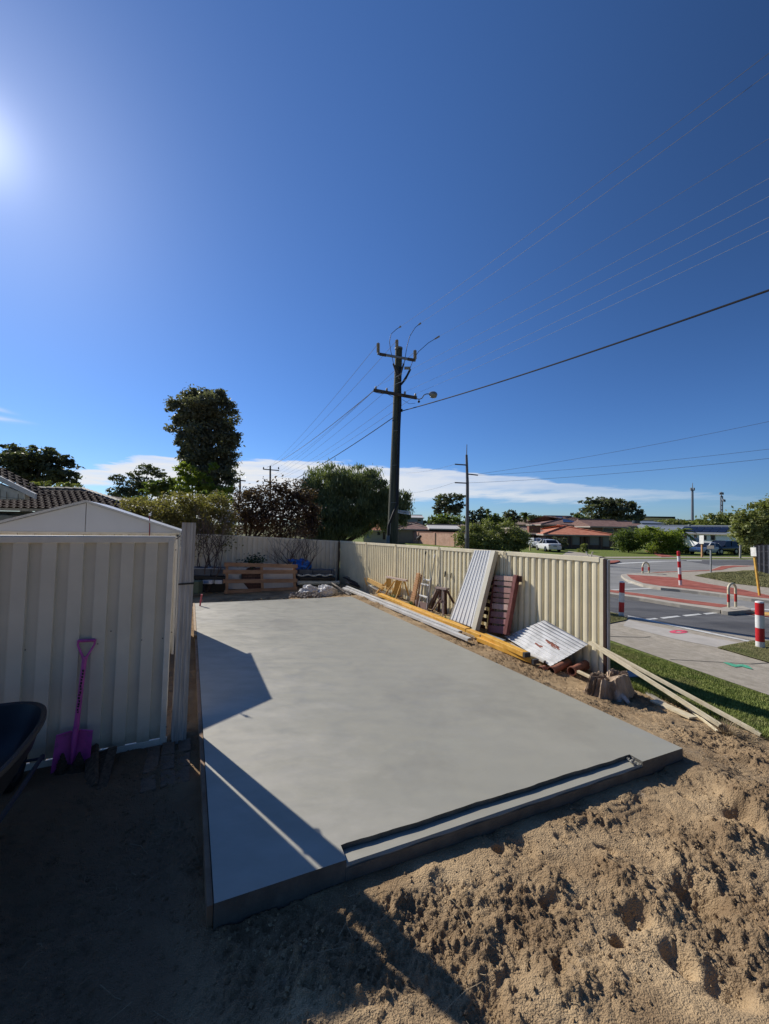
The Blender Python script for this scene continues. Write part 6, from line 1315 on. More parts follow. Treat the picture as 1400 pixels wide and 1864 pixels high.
M_WHT = mat('white_car_paint', (.72, .73, .74), rough=.25, var=.03, coat=.5); M_BLK = mat('black_car_paint', (.012, .012, .018), rough=.2, var=.1, coat=.5); M_SIL = mat('silver_car_paint', (.35, .37, .40), rough=.3, var=.05, coat=.4)
a = P(1007, 1006, 48); car('white sedan seen from behind on the grass in front of the orange-roofed house', 'car', (a.x, 49.5, ZG-.02), math.radians(88), 4.5, 1.72, 1.45, M_WHT)
a = P(985, 996, 57); car('pale car parked in the carport beside the orange-roofed house', 'car', (a.x, 56.3, ZG-.05), math.radians(-70), 4.4, 1.72, 1.45, M_SIL)
a = P(1284, 1012, 49); car('white hatchback at the kerb in front of the white house', 'car', (a.x, 49, ZG-.03), math.radians(204), 4.0, 1.68, 1.45, M_WHT, 'hatch')
a = P(1315, 1012, 50); car('black wagon parked behind the white hatchback near the white house', 'car', (a.x, 50.2, ZG-.03), math.radians(200), 4.6, 1.8, 1.7, M_BLK, 'wagon')
# ================================================================== houses over the road
T_OR = mat('orange_tile', (.48, .16, .085), rough=.8, col2=(.66, .27, .15), scale=1.5, detail=8, stretch=(1, 1, 3)); T_BR = mat('dark_tile', (.17, .09, .07), rough=.85, col2=(.27, .16, .13), scale=1.5, detail=8, stretch=(1, 1, 3)); T_GY = mat('grey_metal_roof', (.24, .27, .31), rough=.45, var=.08, metal=.2); T_GB = mat('grey_brown_tile', (.24, .17, .135), rough=.85, col2=(.36, .27, .22), scale=1.5, detail=8)
for m_ in (T_OR, T_BR, T_GB):
    nt, b = nodes_of(m_); src = b.inputs['Base Color'].links[0].from_socket; tc = nt.nodes.new('ShaderNodeTexCoord'); wv = nt.nodes.new('ShaderNodeTexWave'); wv.bands_direction = 'Z'; wv.inputs['Scale'].default_value = 2.2; wv.inputs['Distortion'].default_value = .6; nt.links.new(tc.outputs['Object'], wv.inputs[0]); bp = nt.nodes.new('ShaderNodeBump'); bp.inputs['Strength'].default_value = .6; bp.inputs['Distance'].default_value = .05; nt.links.new(wv.outputs['Color'], bp.inputs['Height']); nt.links.new(bp.outputs[0], b.inputs['Normal'])
W_BR = brick_mat('brown_brick', (.20, .11, .075), (.28, .16, .11), (.2, .17, .14)); W_CR = mat('cream_wall', (.45, .40, .31), rough=.85, var=.08); W_WH = mat('white_boards', (.82, .82, .81), rough=.6, var=.03); W_BL = mat('blue_grey_wall', (.22, .27, .33), rough=.7, var=.06)
M_FAS = mat('fascia_paint', (.42, .38, .32), rough=.6); M_SHUT = mat('roller_shutter', (.36, .35, .33), rough=.6, var=.06); M_WIN = mat('house_glass', (.03, .035, .04), rough=.1, spec=.7)
def house(label, x0, x1, D, eave, ridge, dep, roof, wall, kind='hip', ov=.5, items=(), zb=-.7, name='house', yaw=0.0, hipw=None, ins=(0, 0), chimney=None, cat='house', parts_extra=None):
    cx = (x0+x1)/2; E = P(cx, eave, D); R_ = P(cx, ridge, D+dep/2); w = (x1-x0)/720*D; base = Vector((E.x, D+dep/2, zb)); t = thing(name, label, cat, tuple(base))
    ze = E.z; zr = max(R_.z, ze+.4); M = Matrix.Rotation(yaw, 3, 'Z'); X = lambda x, y, z: Vector((base.x, base.y, 0))+M @ Vector((x, y, 0))+UZ(z)
    hw_, hd = w/2, dep/2
    a = [(-hw_+ov, -hd+ov), (hw_-ov, -hd+ov), (hw_-ov, hd-ov), (-hw_+ov, hd-ov)]
    mb = MB(); mb.hexa([X(x, y, zb) for x, y in a], [X(x, y, ze-.02) for x, y in a])
    if kind == 'gable':
        for s_ in (-1, 1): mb.add([X(s_*(hw_-ov), -hd+ov, ze-.05), X(s_*(hw_-ov), hd-ov, ze-.05), X(s_*(hw_-ov), 0, zr-.12)], [(0, 1, 2)])
    mb.build('wall', wall, t)
    hp = 0 if kind == 'gable' else (hipw if hipw is not None else min(hd, hw_*.8)); e = [(-hw_, -hd), (hw_, -hd), (hw_, hd), (-hw_, hd)]
    mb = MB(); v = [X(x, y, ze) for x, y in e]+[X(-hw_+hp, 0, zr), X(hw_-hp, 0, zr)]; v2 = [p-UZ(.12) for p in v]
    mb.add(v+v2, [(0, 1, 5, 4), (1, 2, 5), (2, 3, 4, 5), (3, 0, 4), (6, 7, 8, 9), (0, 1, 7, 6), (1, 2, 8, 7), (2, 3, 9, 8), (3, 0, 6, 9)]); rf = mb.build('roof', roof, t)
    mb = MB()
    for i in range(4 if kind == 'hip' else 0): p_, q_ = v[i], v[4 if i in (0, 3) else 5]; mb.tube([p_+UZ(.03), q_+UZ(.05)], .13, 6)
    mb.tube([v[4]+UZ(.05), v[5]+UZ(.05)], .13, 6); mb.build('ridge_tiles', roof if roof in (T_GY,) else (T_OR if roof is T_OR else T_GB), rf)
    mb = MB()
    for i in range(4): mb.bar(v[i]-UZ(.1), v[(i+1) % 4]-UZ(.1), .12, .2)
    mb.build('fascia', M_FAS, t)
    for it in items:
        k, xa, xb, ya, yb = it[:5]; xa = (xa-cx)/720*D; xb = (xb-cx)/720*D; za = P(cx, yb, D).z; zt = P(cx, ya, D).z; y = -hd+ov
        if k in ('window', 'door', 'shutter', 'garage'):
            f = MB().prism([X(xa, y-.04, za), X(xb, y-.04, za), X(xb, y-.04, zt), X(xa, y-.04, zt)], M @ Vector((0, .035, 0))).build('window' if k in ('window', 'shutter') else ('door' if k == 'door' else 'garage_door'), {'window': M_FAS, 'door': W_BR if len(it) < 6 else it[5], 'shutter': M_SHUT, 'garage': M_SHUT}[k], t)
            if k == 'window': MB().prism([X(xa+.08, y-.055, za+.08), X(xb-.08, y-.055, za+.08), X(xb-.08, y-.055, zt-.08), X(xa+.08, y-.055, zt-.08)], M @ Vector((0, .01, 0))).build('pane', M_WIN, f)
            if k == 'shutter':
                mb = MB(); mb.bar(X(xa, y-.06, za+(zt-za)*.28), X(xb, y-.06, za+(zt-za)*.28), .04, .08); mb.build('sill', M_FAS, f)
        if k == 'pier': MB().bar(X((xa+xb)/2, y-.12, zb), X((xa+xb)/2, y-.12, ze), .3, abs(xb-xa), up=(1, 0, 0)).build('brick_pier', W_BR, t)
    if chimney:
        c = P(chimney[0], chimney[1], D+dep*.4); MB().box(c-UZ(.5), (chimney[2], .8, 1.6)).build('chimney', W_BR, rf)
    return t, X, v, rf
def panels(t, v, us, vs, nu, nv, label=None):
    """solar panels on the front slope; us/vs fractions of the slope"""
    A, B, C, Dd = v[0], v[1], v[5], v[4]; f = lambda u, w: A.lerp(B, u).lerp(Dd.lerp(C, u), w); n = (B-A).cross(Dd-A).normalized(); n = -n if n.z < 0 else n
    ms = mat('solar_cell', (.012, .016, .035), rough=.15, spec=.7); mf = mat('panel_frame', (.05, .055, .065), rough=.4)
    for i in range(nu):
        for j in range(nv):
            u0, u1 = us[0]+(us[1]-us[0])*i/nu, us[0]+(us[1]-us[0])*(i+.94)/nu; w0, w1 = vs[0]+(vs[1]-vs[0])*j/nv, vs[0]+(vs[1]-vs[0])*(j+.93)/nv
            p = MB().prism([f(u0, w0)+n*.06, f(u1, w0)+n*.06, f(u1, w1)+n*.06, f(u0, w1)+n*.06], n*.04).build('solar_panel', ms, t)
_, X, v, rf = house('low house with a bright orange tiled hip roof, cream shutters and brown brick piers', 990, 1121, 57, 973.5, 957, 11, T_OR, W_BR, hipw=6.0, items=(('window', 1030, 1037, 976, 983), ('shutter', 1045, 1058, 974.8, 992), ('pier', 1041, 1043.5, 0, 0), ('pier', 1059.5, 1062, 0, 0), ('door', 1066, 1069, 976, 993, M_BROWN), ('shutter', 1077, 1094, 975, 992), ('pier', 1072, 1075, 0, 0), ('pier', 1095, 1099, 0, 0), ('garage', 1100, 1112, 976, 994)))
house('carport wing with a brown gable joined left of the orange-roofed house', 930, 1008, 60, 971, 960, 8, T_GB, mat('dark_carport', (.03, .025, .02), rough=.9), 'hip', items=(('pier', 970, 973, 0, 0), ('pier', 1000, 1002.5, 0, 0)))
MB().bar(P(971.5, 958, 56), P(971.5, 970, 56), 1.6, .8, up=(0, 1, 0)).build('chimney_stack', mat('red_brick_plain', (.25, .10, .07), rough=.85), label='red brick chimney stack on the brown carport roof', cat='chimney')
_, X, v, rf = house('dark brown tiled house with a blue solar array behind the orange roof', 985, 1105, 74, 955.5, 940.5, 14, T_BR, W_BR, hipw=9)
panels(rf, v, (.34, .72), (.25, .92), 6, 3)
house('brown tiled gable house with a cream gutter to the right of the solar house', 1075, 1146, 68, 958.5, 947, 9, T_BR, W_BR, 'gable', items=(('window', 1100, 1120, 961, 968),))
house('small brown gabled house partly hidden behind the green bushes', 1135, 1176, 84, 957, 950, 9, T_BR, mat('grey_gable', (.25, .25, .26), rough=.7), 'gable')
MB().tube([P(1158, 953, 80), P(1158, 947.5, 80)], .7, 14).build('water_heater', mat('dark_tank', (.04, .05, .06), rough=.4), label='dark round tank on the roof line left of the bushes', cat='tank', smooth=True)
house('long low brown roofed house beyond the round bush', 925, 1000, 82, 955, 945.5, 12, T_GB, W_CR, chimney=(986, 949, .8))
house('brown tiled house with a pale gable behind the brick wall', 716, 790, 66, 963, 951.5, 11, T_BR, W_CR, hipw=4.5)
house('white sheet roof of a carport behind the brick wall', 782, 840, 64, 962.5, 956, 8, mat('white_sheet_roof', (.62, .60, .55), rough=.6), mat('dark_carport', (.03, .025, .02)), 'gable', ov=.3, name='carport', cat='carport')
house('brown roof peak standing above the white carport roof', 800, 870, 76, 958, 947, 10, T_GB, W_CR, hipw=4)
house('two storey blue grey building with a white roof far behind the street sign', 739, 772, 98, 942, 938, 10, mat('white_sheet_roof', (.62, .60, .55)), W_BL, 'gable', items=(('window', 760, 767, 945, 949),), ov=.2, name='apartment_building', cat='building')
house('small orange tiled house seen under the round tree left of the power pole', 656, 712, 60, 965, 954, 8, T_OR, W_CR, hipw=3.5, items=(('door', 667, 675, 967, 980, W_BL), ('window', 686, 693, 967, 975), ('door', 697, 702, 967, 982, M_BROWN)))
house('flat pale roof seen beyond the small orange tiled house', 690, 712, 92, 954, 949, 9, mat('white_sheet_roof', (.62, .60, .55)), W_WH, 'gable', ov=.2)
house('low pale roof house far behind between the dark tree and the white house', 1148, 1212, 118, 952, 948.5, 10, T_GY, W_WH, 'gable', ov=.2)
house('grey gabled house just left of the white house', 1195, 1233, 78, 962, 955, 9, T_GY, mat('grey_gable', (.25, .25, .26)), 'gable', ov=.4)
wm = lambda p_: (p_-1240)/88*160-80+1309
_, X, v, rf = house('white weatherboard house with a grey metal roof and twelve solar panels', 1229, 1389, 63.5, 971.5, 958.5, 5.4, T_GY, W_WH, 'gable', ov=.35, yaw=-1.0, items=[(k_, wm(a_), wm(b_), c_, d_)+tuple(e_) for k_, a_, b_, c_, d_, *e_ in (('window', 1264, 1267, 975, 985), ('door', 1270, 1273, 974, 989), ('window', 1284, 1290, 975, 984), ('window', 1293, 1297, 974, 984), ('pier', 1280, 1281, 0, 0), ('window', 1247, 1253, 976, 984))])
panels(rf, v, (.30, .74), (.15, .88), 6, 2)
MB().tube([P(1255, 958, 66), P(1255, 954.5, 66)], .2, 8).build('roof_vent', M_GALV, label='small round vent on the ridge of the white house', cat='roof vent')
def rail_fence(label, a, b, D, h, n, m):
    A, B = P(a[0], a[1], D), P(b[0], b[1], D-6); t = thing('picket_fence', label, 'fence', tuple(A)); d = (B-A)
    for i in range(n): p = A+d*(i/(n-1)); MB().bar(p, p-UZ(h), .05, .14, up=(0, 1, 0)).build('picket', m, t)
    MB().bar(A-UZ(.1), B-UZ(.1), .06, .12).build('top_rail', m, t)
rail_fence('white slatted balustrade stepping down beside the white house', (1236, 976), (1290, 994), 58, 1.1, 34, W_WH)
MB().box(P(1268, 987, 56), (1.2, 1.0, 1.2)).build('air_conditioner', mat('pale_blue_unit', (.42, .48, .55), rough=.5), label='pale blue grey service unit behind the white balustrade', cat='air conditioner', bevel=.05)
# brick boundary wall, dark paling fence
def brick_wall():
    D = 57; A, B = P(690, 967, 78), P(868, 971.5, 52); t = thing('brick_wall', 'long low orange brick boundary wall across the street behind the fence', 'wall', (A.x, A.y, ZG)); m = brick_mat('orange_brick', (.62, .30, .18), (.74, .40, .26), (.6, .48, .38))
    add_layer(m, (.45, .27, .19), .5, .5, .8)
    MB().add([], []); mb = MB(); mb.hexa([Vector((A.x, A.y, ZG-.1)), Vector((B.x, B.y, ZG-.1)), Vector((B.x+.2, B.y+.2, ZG-.1)), Vector((A.x+.2, A.y+.2, ZG-.1))], [A, B, B+Vector((.2, .2, 0)), A+Vector((.2, .2, 0))]); mb.build('brickwork', m, t)
    MB().bar(A+Vector((.1, .1, .05)), B+Vector((.1, .1, .05)), .34, .1).build('coping', mat('brick_coping', (.32, .15, .1), rough=.8), t)
    for i in range(7): p = A.lerp(B, i/6); MB().box((p.x+.06, p.y+.06, (ZG+p.z)/2), (.36, .36, p.z-ZG+.02), Matrix.Rotation(-1.08, 3, 'Z')).build('pier', m, t)
brick_wall()
def paling():
    A, B = P(1376, 994, 27), P(1460, 990, 21); t = thing('paling_fence', 'dark grey timber paling fence at the right edge beside the large tree', 'fence', (A.x, A.y, ZG)); m = wood('black_paling', (.02, .02, .025), (.05, .05, .06)); n = 26; m2 = wood('grey_paling', (.16, .16, .17), (.26, .26, .28))
    for i in range(n): p = A.lerp(B, i/(n-1)); MB().bar(Vector((p.x, p.y, ZG-.1)), p+UZ(.03*((i*7) % 3)), .03, .20, up=(.6, -.8, 0)).build('paling', m if i % 3 else m2, t)
    for z in (.35, .8): MB().bar(A.lerp(Vector((A.x, A.y, ZG)), 1-z)+Vector((.0, .06, 0)), B.lerp(Vector((B.x, B.y, ZG)), 1-z)+Vector((.0, .06, 0)), .04, .1).build('rail', m, t)
paling()
def bird():
    c = Fp(762, 988, .0)+UZ(.02); t = thing('bird', 'small dark bird perched on the top rail of the cream fence', 'bird', tuple(c)); m = mat('bird_feather', (.025, .022, .02), rough=.7)
    mb = MB(); a, b = c+FD*.10+UZ(.05), c-FD*.10+UZ(.16); mb.tube([a, a.lerp(b, .2), a.lerp(b, .45), a.lerp(b, .7), a.lerp(b, .82), b], [.012, .04, .058, .045, .035, .012], 10); mb.ball(b-FD*-.01, (.04, .04, .038), 10, 7); mb.tube([b, b-FD*.05+UZ(.005)], [.012, .002], 6); mb.build('body', m, t, smooth=True)
    MB().bar(a+FD*.0, a+FD*.12-UZ(.03), .035, .008).build('tail', m, t)
    for s_ in (-.015, .015): MB().tube([c+FN*s_+UZ(.08), c+FN*s_-UZ(.0)], .004, 4).build('leg', m, t)
bird()
# ================================================================== vegetation
RN = np.random.default_rng(7)
L_DARK = leaf_mat('leaf_dark', (.045, .052, .033), (.155, .165, .10), trans=.2); L_EUC = leaf_mat('leaf_eucalypt', (.08, .083, .06), (.24, .23, .165), scale=1.6, trans=.2); L_MID = leaf_mat('leaf_mid', (.04, .07, .018), (.17, .21, .055), trans=.25); L_LITE = leaf_mat('leaf_light', (.07, .11, .018), (.28, .32, .06), trans=.35)
L_OAK = leaf_mat('leaf_sheoak', (.075, .095, .05), (.24, .27, .13), scale=1.4, trans=.2); L_RED = leaf_mat('leaf_purple', (.035, .022, .018), (.13, .08, .06), scale=2.5, trans=.2); L_BRN = leaf_mat('leaf_brown_green', (.075, .07, .03), (.26, .22, .09), scale=3, trans=.3); L_OLV = leaf_mat('leaf_olive', (.09, .11, .032), (.30, .31, .11), scale=1.0, trans=.2)
M_BARK = mat('bark', (.05, .04, .032), rough=.95, col2=(.13, .105, .085), scale=4, stretch=(4, 4, .6), detail=8); M_TWIG = mat('bare_twig', (.05, .036, .03), rough=.9, col2=(.14, .10, .085), scale=6)
def leaves(c, r, n, size, clumps, droop=0.0, spread=.28, up=.25, rng=RN, shell=.45):
    """n leaf quads in clumps through an ellipsoid"""
    d = rng.normal(size=(clumps, 3)); d /= np.linalg.norm(d, axis=1)[:, None]; rad = (shell+(1.2-shell)*rng.random(clumps)**.8)[:, None]
    cc = d*rad; k = rng.integers(0, clumps, n); cs = (.6+.8*rng.random(clumps))[k][:, None]
    p = cc[k]+rng.normal(size=(n, 3))*spread*.5*cs*np.array([1, 1, .75])
    if droop: p[:, 2] -= droop*rng.random(n)**1.5*.6
    p = p*np.array(r)+np.array(c)
    a = rng.normal(size=(n, 3)); a[:, 2] *= (1-up) if not droop else 1; 
    if droop: a = a*.35+np.array([0, 0, -1.0])
    a /= np.linalg.norm(a, axis=1)[:, None]; b = np.cross(a, rng.normal(size=(n, 3))); b /= np.linalg.norm(b, axis=1)[:, None]
    s = size*(.55+.9*rng.random(n))[:, None]; w = .33 if not droop else .16
    q = np.stack([p-a*s, p+b*s*w*1.4, p+a*s, p-b*s*w*1.4], 1); return q.reshape(-1, 3)
def tree(name, label, cat, D, blobs, trunk, leaf, m, dens=1.0, droop=0.0, group=None, bark=None, thick=.8, spread=.23, tr=None, z=None, clump=1.0, shell=.45, limbs=True, crown='crown'):
    bx, by = trunk; b = P(bx, by, D) ; zz = z if z is not None else min(b.z, gz(b.x, b.y)); b.z = zz
    t = thing(name, label, cat, tuple(b), group); V = []; C_ = []
    lf = leaf*.78
    for bl in blobs:
        px, py, rx, ry = bl[:4]; dd = bl[4] if len(bl) > 4 else 0
        c = P(px, py, D+dd); a = rx/720*D; h = ry/720*D; r = (a, a*thick, h); C_.append((c, r))
        area = a*h; n = int(dens*(52 if droop else 26)*area/(lf*lf)); n = max(60, min(n, 22000)); cl = max(6, int(clump*(20+14*min(4, area/(leaf*leaf*120)))))
        V.append(leaves(tuple(c), r, n, lf, cl, droop, spread, shell=shell))
    fast_mesh(crown, np.concatenate(V), 4, m, t)
    if limbs:
        low = min(c.z-r[2] for c, r in C_); top = C_[0][0]; R_ = tr or (.045*max(1.0, (top.z-b.z)))
        fork = b.lerp(Vector((top.x, top.y, b.z+(max(low, b.z+.3)-b.z)*.9)), .8); mb = MB(); mb.tube([b-UZ(.1), b.lerp(fork, .5)+Vector((R_*.6, 0, 0)), fork], [R_*1.2, R_, R_*.8], 9); mb.build('trunk', bark or M_BARK, t, smooth=True)
        for i, (c, r) in enumerate(C_[:9]):
            mid = fork.lerp(c, .55)+Vector((r[0]*.12*(-1)**i, 0, -r[2]*.1)); MB().tube([fork, mid, c+UZ(r[2]*.35)], [R_*.55, R_*.32, R_*.08], 6).build('limb', bark or M_BARK, t)
    return t
# ---- left side
tree('tall_gum_tree', 'tall dark narrow gum tree rising well above everything at left', 'tree', 30, [(372, 742, 44, 30), (369, 719, 15, 9), (383, 716, 9, 5), (335, 745, 22, 24), (352, 728, 20, 14), (400, 748, 26, 28), (388, 724, 22, 12), (368, 775, 46, 30), (412, 792, 20, 20), (375, 808, 42, 30), (345, 800, 22, 24), (384, 835, 38, 26), (415, 825, 14, 18), (424, 800, 12, 14), (330, 764, 14, 12), (350, 830, 20, 18), (336, 826, 12, 10), (394, 862, 32, 22), (402, 886, 28, 14), (372, 852, 34, 20)], (385, 960), .16, L_EUC, 1.25, tr=.32, spread=.34)
tree('leafy_tree', 'bright green leafy tree at the foot of the tall gum tree', 'tree', 27, [(346, 858, 22, 15), (335, 880, 24, 16), (362, 878, 22, 20), (366, 897, 40, 14), (408, 898, 20, 12), (318, 884, 14, 9), (388, 852, 10, 8)], (380, 965), .13, L_LITE, .9, tr=.2)
tree('open_crown_tree', 'sparse layered tree with open branches left of the tall gum tree', 'tree', 36, [(268, 852, 15, 6), (280, 860, 22, 5), (252, 865, 16, 6), (215, 868, 13, 4), (228, 877, 16, 5), (262, 876, 20, 6), (292, 866, 12, 3), (212, 895, 15, 8), (238, 893, 22, 8), (262, 893, 26, 12), (225, 905, 22, 8), (206, 872, 6, 3)], (250, 950), .16, L_DARK, .8, tr=.16, spread=.4)
tree('bushy_tree', 'mid green bushy tree between the sparse tree and the bright leafy tree', 'tree', 25, [(285, 890, 22, 14), (305, 895, 26, 16), (270, 905, 22, 14), (300, 878, 14, 9)], (290, 960), .13, L_MID, .8, tr=.13)
tree('hedge', 'tall brown green hedge behind the shed and post bundle', 'hedge', 15.2, [(245, 920, 28, 16), (285, 930, 45, 26), (335, 945, 45, 38), (375, 940, 36, 34), (310, 965, 50, 30), (400, 925, 22, 24), (365, 985, 45, 30), (262, 950, 40, 22), (335, 910, 30, 12), (410, 955, 20, 28)], (320, 1040), .065, L_BRN, .55, spread=.5, tr=.1, z=-.4)
tree('leafy_shrub', 'green leafy shrub rising out of the hedge right of its middle', 'shrub', 17, [(380, 912, 28, 12), (402, 908, 18, 9), (368, 903, 10, 8)], (385, 1000), .08, L_MID, .8, spread=.4, tr=.06, z=-.4)
tree('purple_shrub', 'large dark purple leaved shrub behind the back fence', 'shrub', 18.2, [(440, 922, 26, 28), (470, 925, 34, 36), (505, 920, 32, 34), (530, 905, 24, 26), (552, 925, 24, 34), (480, 955, 50, 26), (540, 955, 36, 26), (515, 890, 14, 10), (462, 898, 16, 10), (520, 880, 6, 4), (430, 955, 22, 24), (572, 950, 12, 24)], (500, 1040), .085, L_RED, .5, spread=.5, tr=.12, z=-.4)
tree('weeping_tree', 'broad rounded grey green weeping tree beside the power pole', 'tree', 24, [(600, 880, 42, 30), (635, 872, 42, 24), (670, 888, 40, 30), (700, 905, 34, 32), (725, 925, 20, 28), (570, 892, 26, 22), (590, 930, 46, 34), (640, 920, 50, 34), (690, 940, 36, 24), (580, 965, 34, 22), (560, 900, 16, 18), (625, 960, 40, 20), (735, 930, 12, 20)], (640, 1010), .135, L_OAK, 1.15, droop=.22, tr=.28, z=-.65, spread=.36, clump=1.5)
tree('spreading_dark_tree', 'large dark spreading tree at the far left above the tiled roof', 'tree', 42, [(30, 822, 22, 10), (75, 826, 24, 12), (45, 838, 44, 14), (95, 835, 20, 13), (118, 838, 13, 9), (20, 850, 28, 18), (60, 856, 42, 20), (105, 858, 28, 14), (122, 868, 18, 10), (130, 842, 5, 7), (25, 868, 30, 10), (75, 872, 36, 9), (-20, 850, 28, 26), (130, 878, 10, 5)], (70, 950), .26, L_DARK, 1.1, tr=.5, spread=.34)
tree('low_bushy_tree', 'pale green low tree crown showing just over the tiled roof at left', 'tree', 36, [(60, 886, 20, 8), (90, 885, 24, 8), (120, 888, 22, 8), (145, 893, 14, 6)], (90, 950), .18, L_OLV, .8, tr=.15)
def bare_shrub(label, px, py, off, top, w, seed):
    r = random.Random(seed); b = Gs(px, py) if off is None else Bp(px, py, off); b.z = -.38; t = thing('bare_shrub', label, 'shrub', tuple(b), 'leafless shrubs in front of the back fence'); stems = []
    def br(p, d, L, R_, dep, mb):
        k = 5; pts = [p]; q = p
        for i in range(k): d = (d+Vector((r.gauss(0, .13), r.gauss(0, .13), .04))).normalized(); q = q+d*L/k; pts.append(q)
        mb.tube(pts, [R_*(1-.5*i/k) for i in range(k+1)], 5, caps=False)
        if dep > 0:
            for i in range(r.choice((2, 3, 3))):
                a = r.uniform(0, 6.28); s = .42+.25*r.random(); br(pts[-1-(i % 3)] if i else pts[-1], (d+Vector((math.cos(a)*s, math.sin(a)*s*.8, .15))).normalized(), L*r.uniform(.6, .85), R_*.55, dep-1, mb)
    for i in range(6):
        a = i/6*6.28+r.random(); mb = MB(); br(b, Vector((math.cos(a)*w, math.sin(a)*w*.6, 1)).normalized(), top*.36, .034, 4, mb); mb.build('stem', M_TWIG, t)
bare_shrub('leafless twiggy shrub just right of the silver post bundle', 377, 1040, 1.3, 2.9, .62, 3)
bare_shrub('leafless twiggy shrub by the blue tarpaulin near the right end of the pallet', 543, 1040, .75, 2.3, .62, 5)
def blossoms():
    V = leaves(tuple(P(405, 945, 14.6)), (.6, .3, .7), 90, .04, 30, spread=.6); fast_mesh('shrub_leaves', V, 4, mat('pale_glint_leaf', (.5, .47, .42), rough=.35), label='scatter of pale glossy leaves among the hedge top beside the purple shrub', cat='leaves', kind='stuff')
blossoms()
# ---- across the street
tree('round_bush', 'big round olive bush across the street behind the fence', 'bush', 43, [(862, 980, 26, 22), (890, 975, 34, 24), (925, 978, 30, 22), (905, 990, 48, 14), (870, 992, 32, 12), (940, 990, 16, 14), (845, 985, 12, 16)], (895, 1006), .13, L_OLV, .9, tr=.12, spread=.36, z=-.7)
tree('gum_tree', 'airy gum tree with gaps in its crown right of the power pole', 'tree', 82, [(808, 908, 14, 8), (830, 906, 12, 8), (818, 918, 22, 8), (800, 922, 10, 7), (838, 922, 8, 8), (818, 930, 18, 8), (795, 932, 8, 4)], (818, 975), .5, L_DARK, .9, tr=.4, spread=.4, group='trees over the far roofs')
for i, (lab, D, bl, tb, m_, lf) in enumerate((
  ('low green tree clump right behind the brick wall under the airy gum', 74, [(805, 945, 20, 9), (790, 950, 14, 8), (825, 948, 20, 9), (800, 960, 14, 8)], (805, 985), L_MID, .4),
  ('dark rounded tree behind the slim grey power pole', 78, [(866, 940, 12, 10), (880, 938, 10, 12), (858, 950, 10, 7)], (870, 985), L_DARK, .4),
  ('dense dark green tree right of the slim grey power pole', 76, [(900, 945, 14, 9), (888, 952, 14, 8), (915, 950, 14, 8), (889, 932, 3, 5)], (900, 985), L_MID, .38),
  ('small dark tree crown left of the palm', 80, [(930, 935, 11, 6), (938, 948, 12, 9), (925, 942, 9, 5)], (932, 985), L_DARK, .38),
  ('low dark tree line right of the palm', 100, [(975, 943, 14, 5), (990, 945, 12, 4), (962, 946, 8, 3)], (978, 975), L_DARK, .45),
  ('wide dark fig-like tree rising behind the dark brown tiled roofs', 98, [(1075, 918, 16, 10), (1100, 915, 20, 11), (1125, 922, 22, 12), (1090, 930, 30, 12), (1130, 935, 28, 12), (1155, 932, 14, 12), (1165, 938, 8, 8), (1110, 945, 40, 8), (1050, 938, 8, 6)], (1110, 975), L_DARK, .6),
  ('small roundish tree at the left foot of the wide dark tree', 90, [(1052, 942, 9, 5), (1064, 944, 8, 4)], (1056, 975), L_MID, .4),
  ('green tree clump above the white house, left of the thin mast', 120, [(1215, 953, 18, 6), (1240, 952, 18, 6), (1262, 953, 16, 6)], (1240, 975), L_OLV, .6),
  ('rounded grey green tree under the twin-leg antenna mast', 105, [(1300, 945, 18, 9), (1322, 940, 16, 8), (1285, 952, 18, 7), (1330, 950, 16, 8), (1310, 955, 24, 7)], (1310, 985), L_OLV, .5),
  ('large dark olive tree filling the right edge above the paling fence', 36, [(1395, 930, 34, 22), (1385, 955, 42, 26), (1365, 965, 24, 22), (1400, 980, 36, 20), (1352, 950, 18, 14), (1425, 930, 30, 30), (1345, 965, 10, 10), (1420, 965, 30, 34)], (1405, 1020), L_OLV, .2),
  )): tree('broad_tree', lab, 'tree', D, bl, tb, lf, m_, .9, tr=.3, spread=.38, group='trees over the far roofs')
for i, (lab, D, bl, tb, m_) in enumerate((
  ('round dark green bush in front of the orange-roofed house right end', 50, [(1143, 982, 20, 16), (1135, 988, 14, 13), (1153, 990, 14, 12)], (1144, 1010), L_MID),
  ('larger bright green bush mass right of the round dark bush', 50, [(1190, 975, 26, 15), (1215, 985, 24, 18), (1175, 985, 20, 16), (1205, 998, 26, 11), (1180, 965, 7, 8), (1228, 995, 14, 14)], (1200, 1010), L_LITE),
  ('small clipped yellow green bush in front of the bright green mass', 47, [(1189, 996, 8, 8)], (1189, 1008), L_LITE),
  ('tall thin dark shrub at the right end of the orange-roofed house', 54, [(1118, 982, 6, 13)], (1118, 1002), L_DARK),
  ('low dark shrubs in front of the white house beside the black wagon', 52, [(1345, 998, 20, 12), (1360, 1003, 16, 9), (1332, 1002, 10, 8)], (1348, 1014), L_OLV),
  ('low scrubby garden bed below the white balustrade', 50, [(1245, 1001, 12, 6), (1258, 1000, 10, 5)], (1250, 1009), L_MID),
  ('dark shrubs between the white sedan and the carport', 53, [(1022, 990, 9, 9), (1012, 985, 8, 6)], (1020, 1005), L_DARK),
  ('thin bare-topped shrub on the lawn of the orange-roofed house', 49, [(1062, 994, 6, 6), (1060, 1001, 8, 4)], (1061, 1006), L_OLV),
  )): tree('garden_bush', lab, 'bush', D, bl, tb, .14, m_, .85, tr=.08, spread=.4, group='garden bushes across the street', z=-.7)
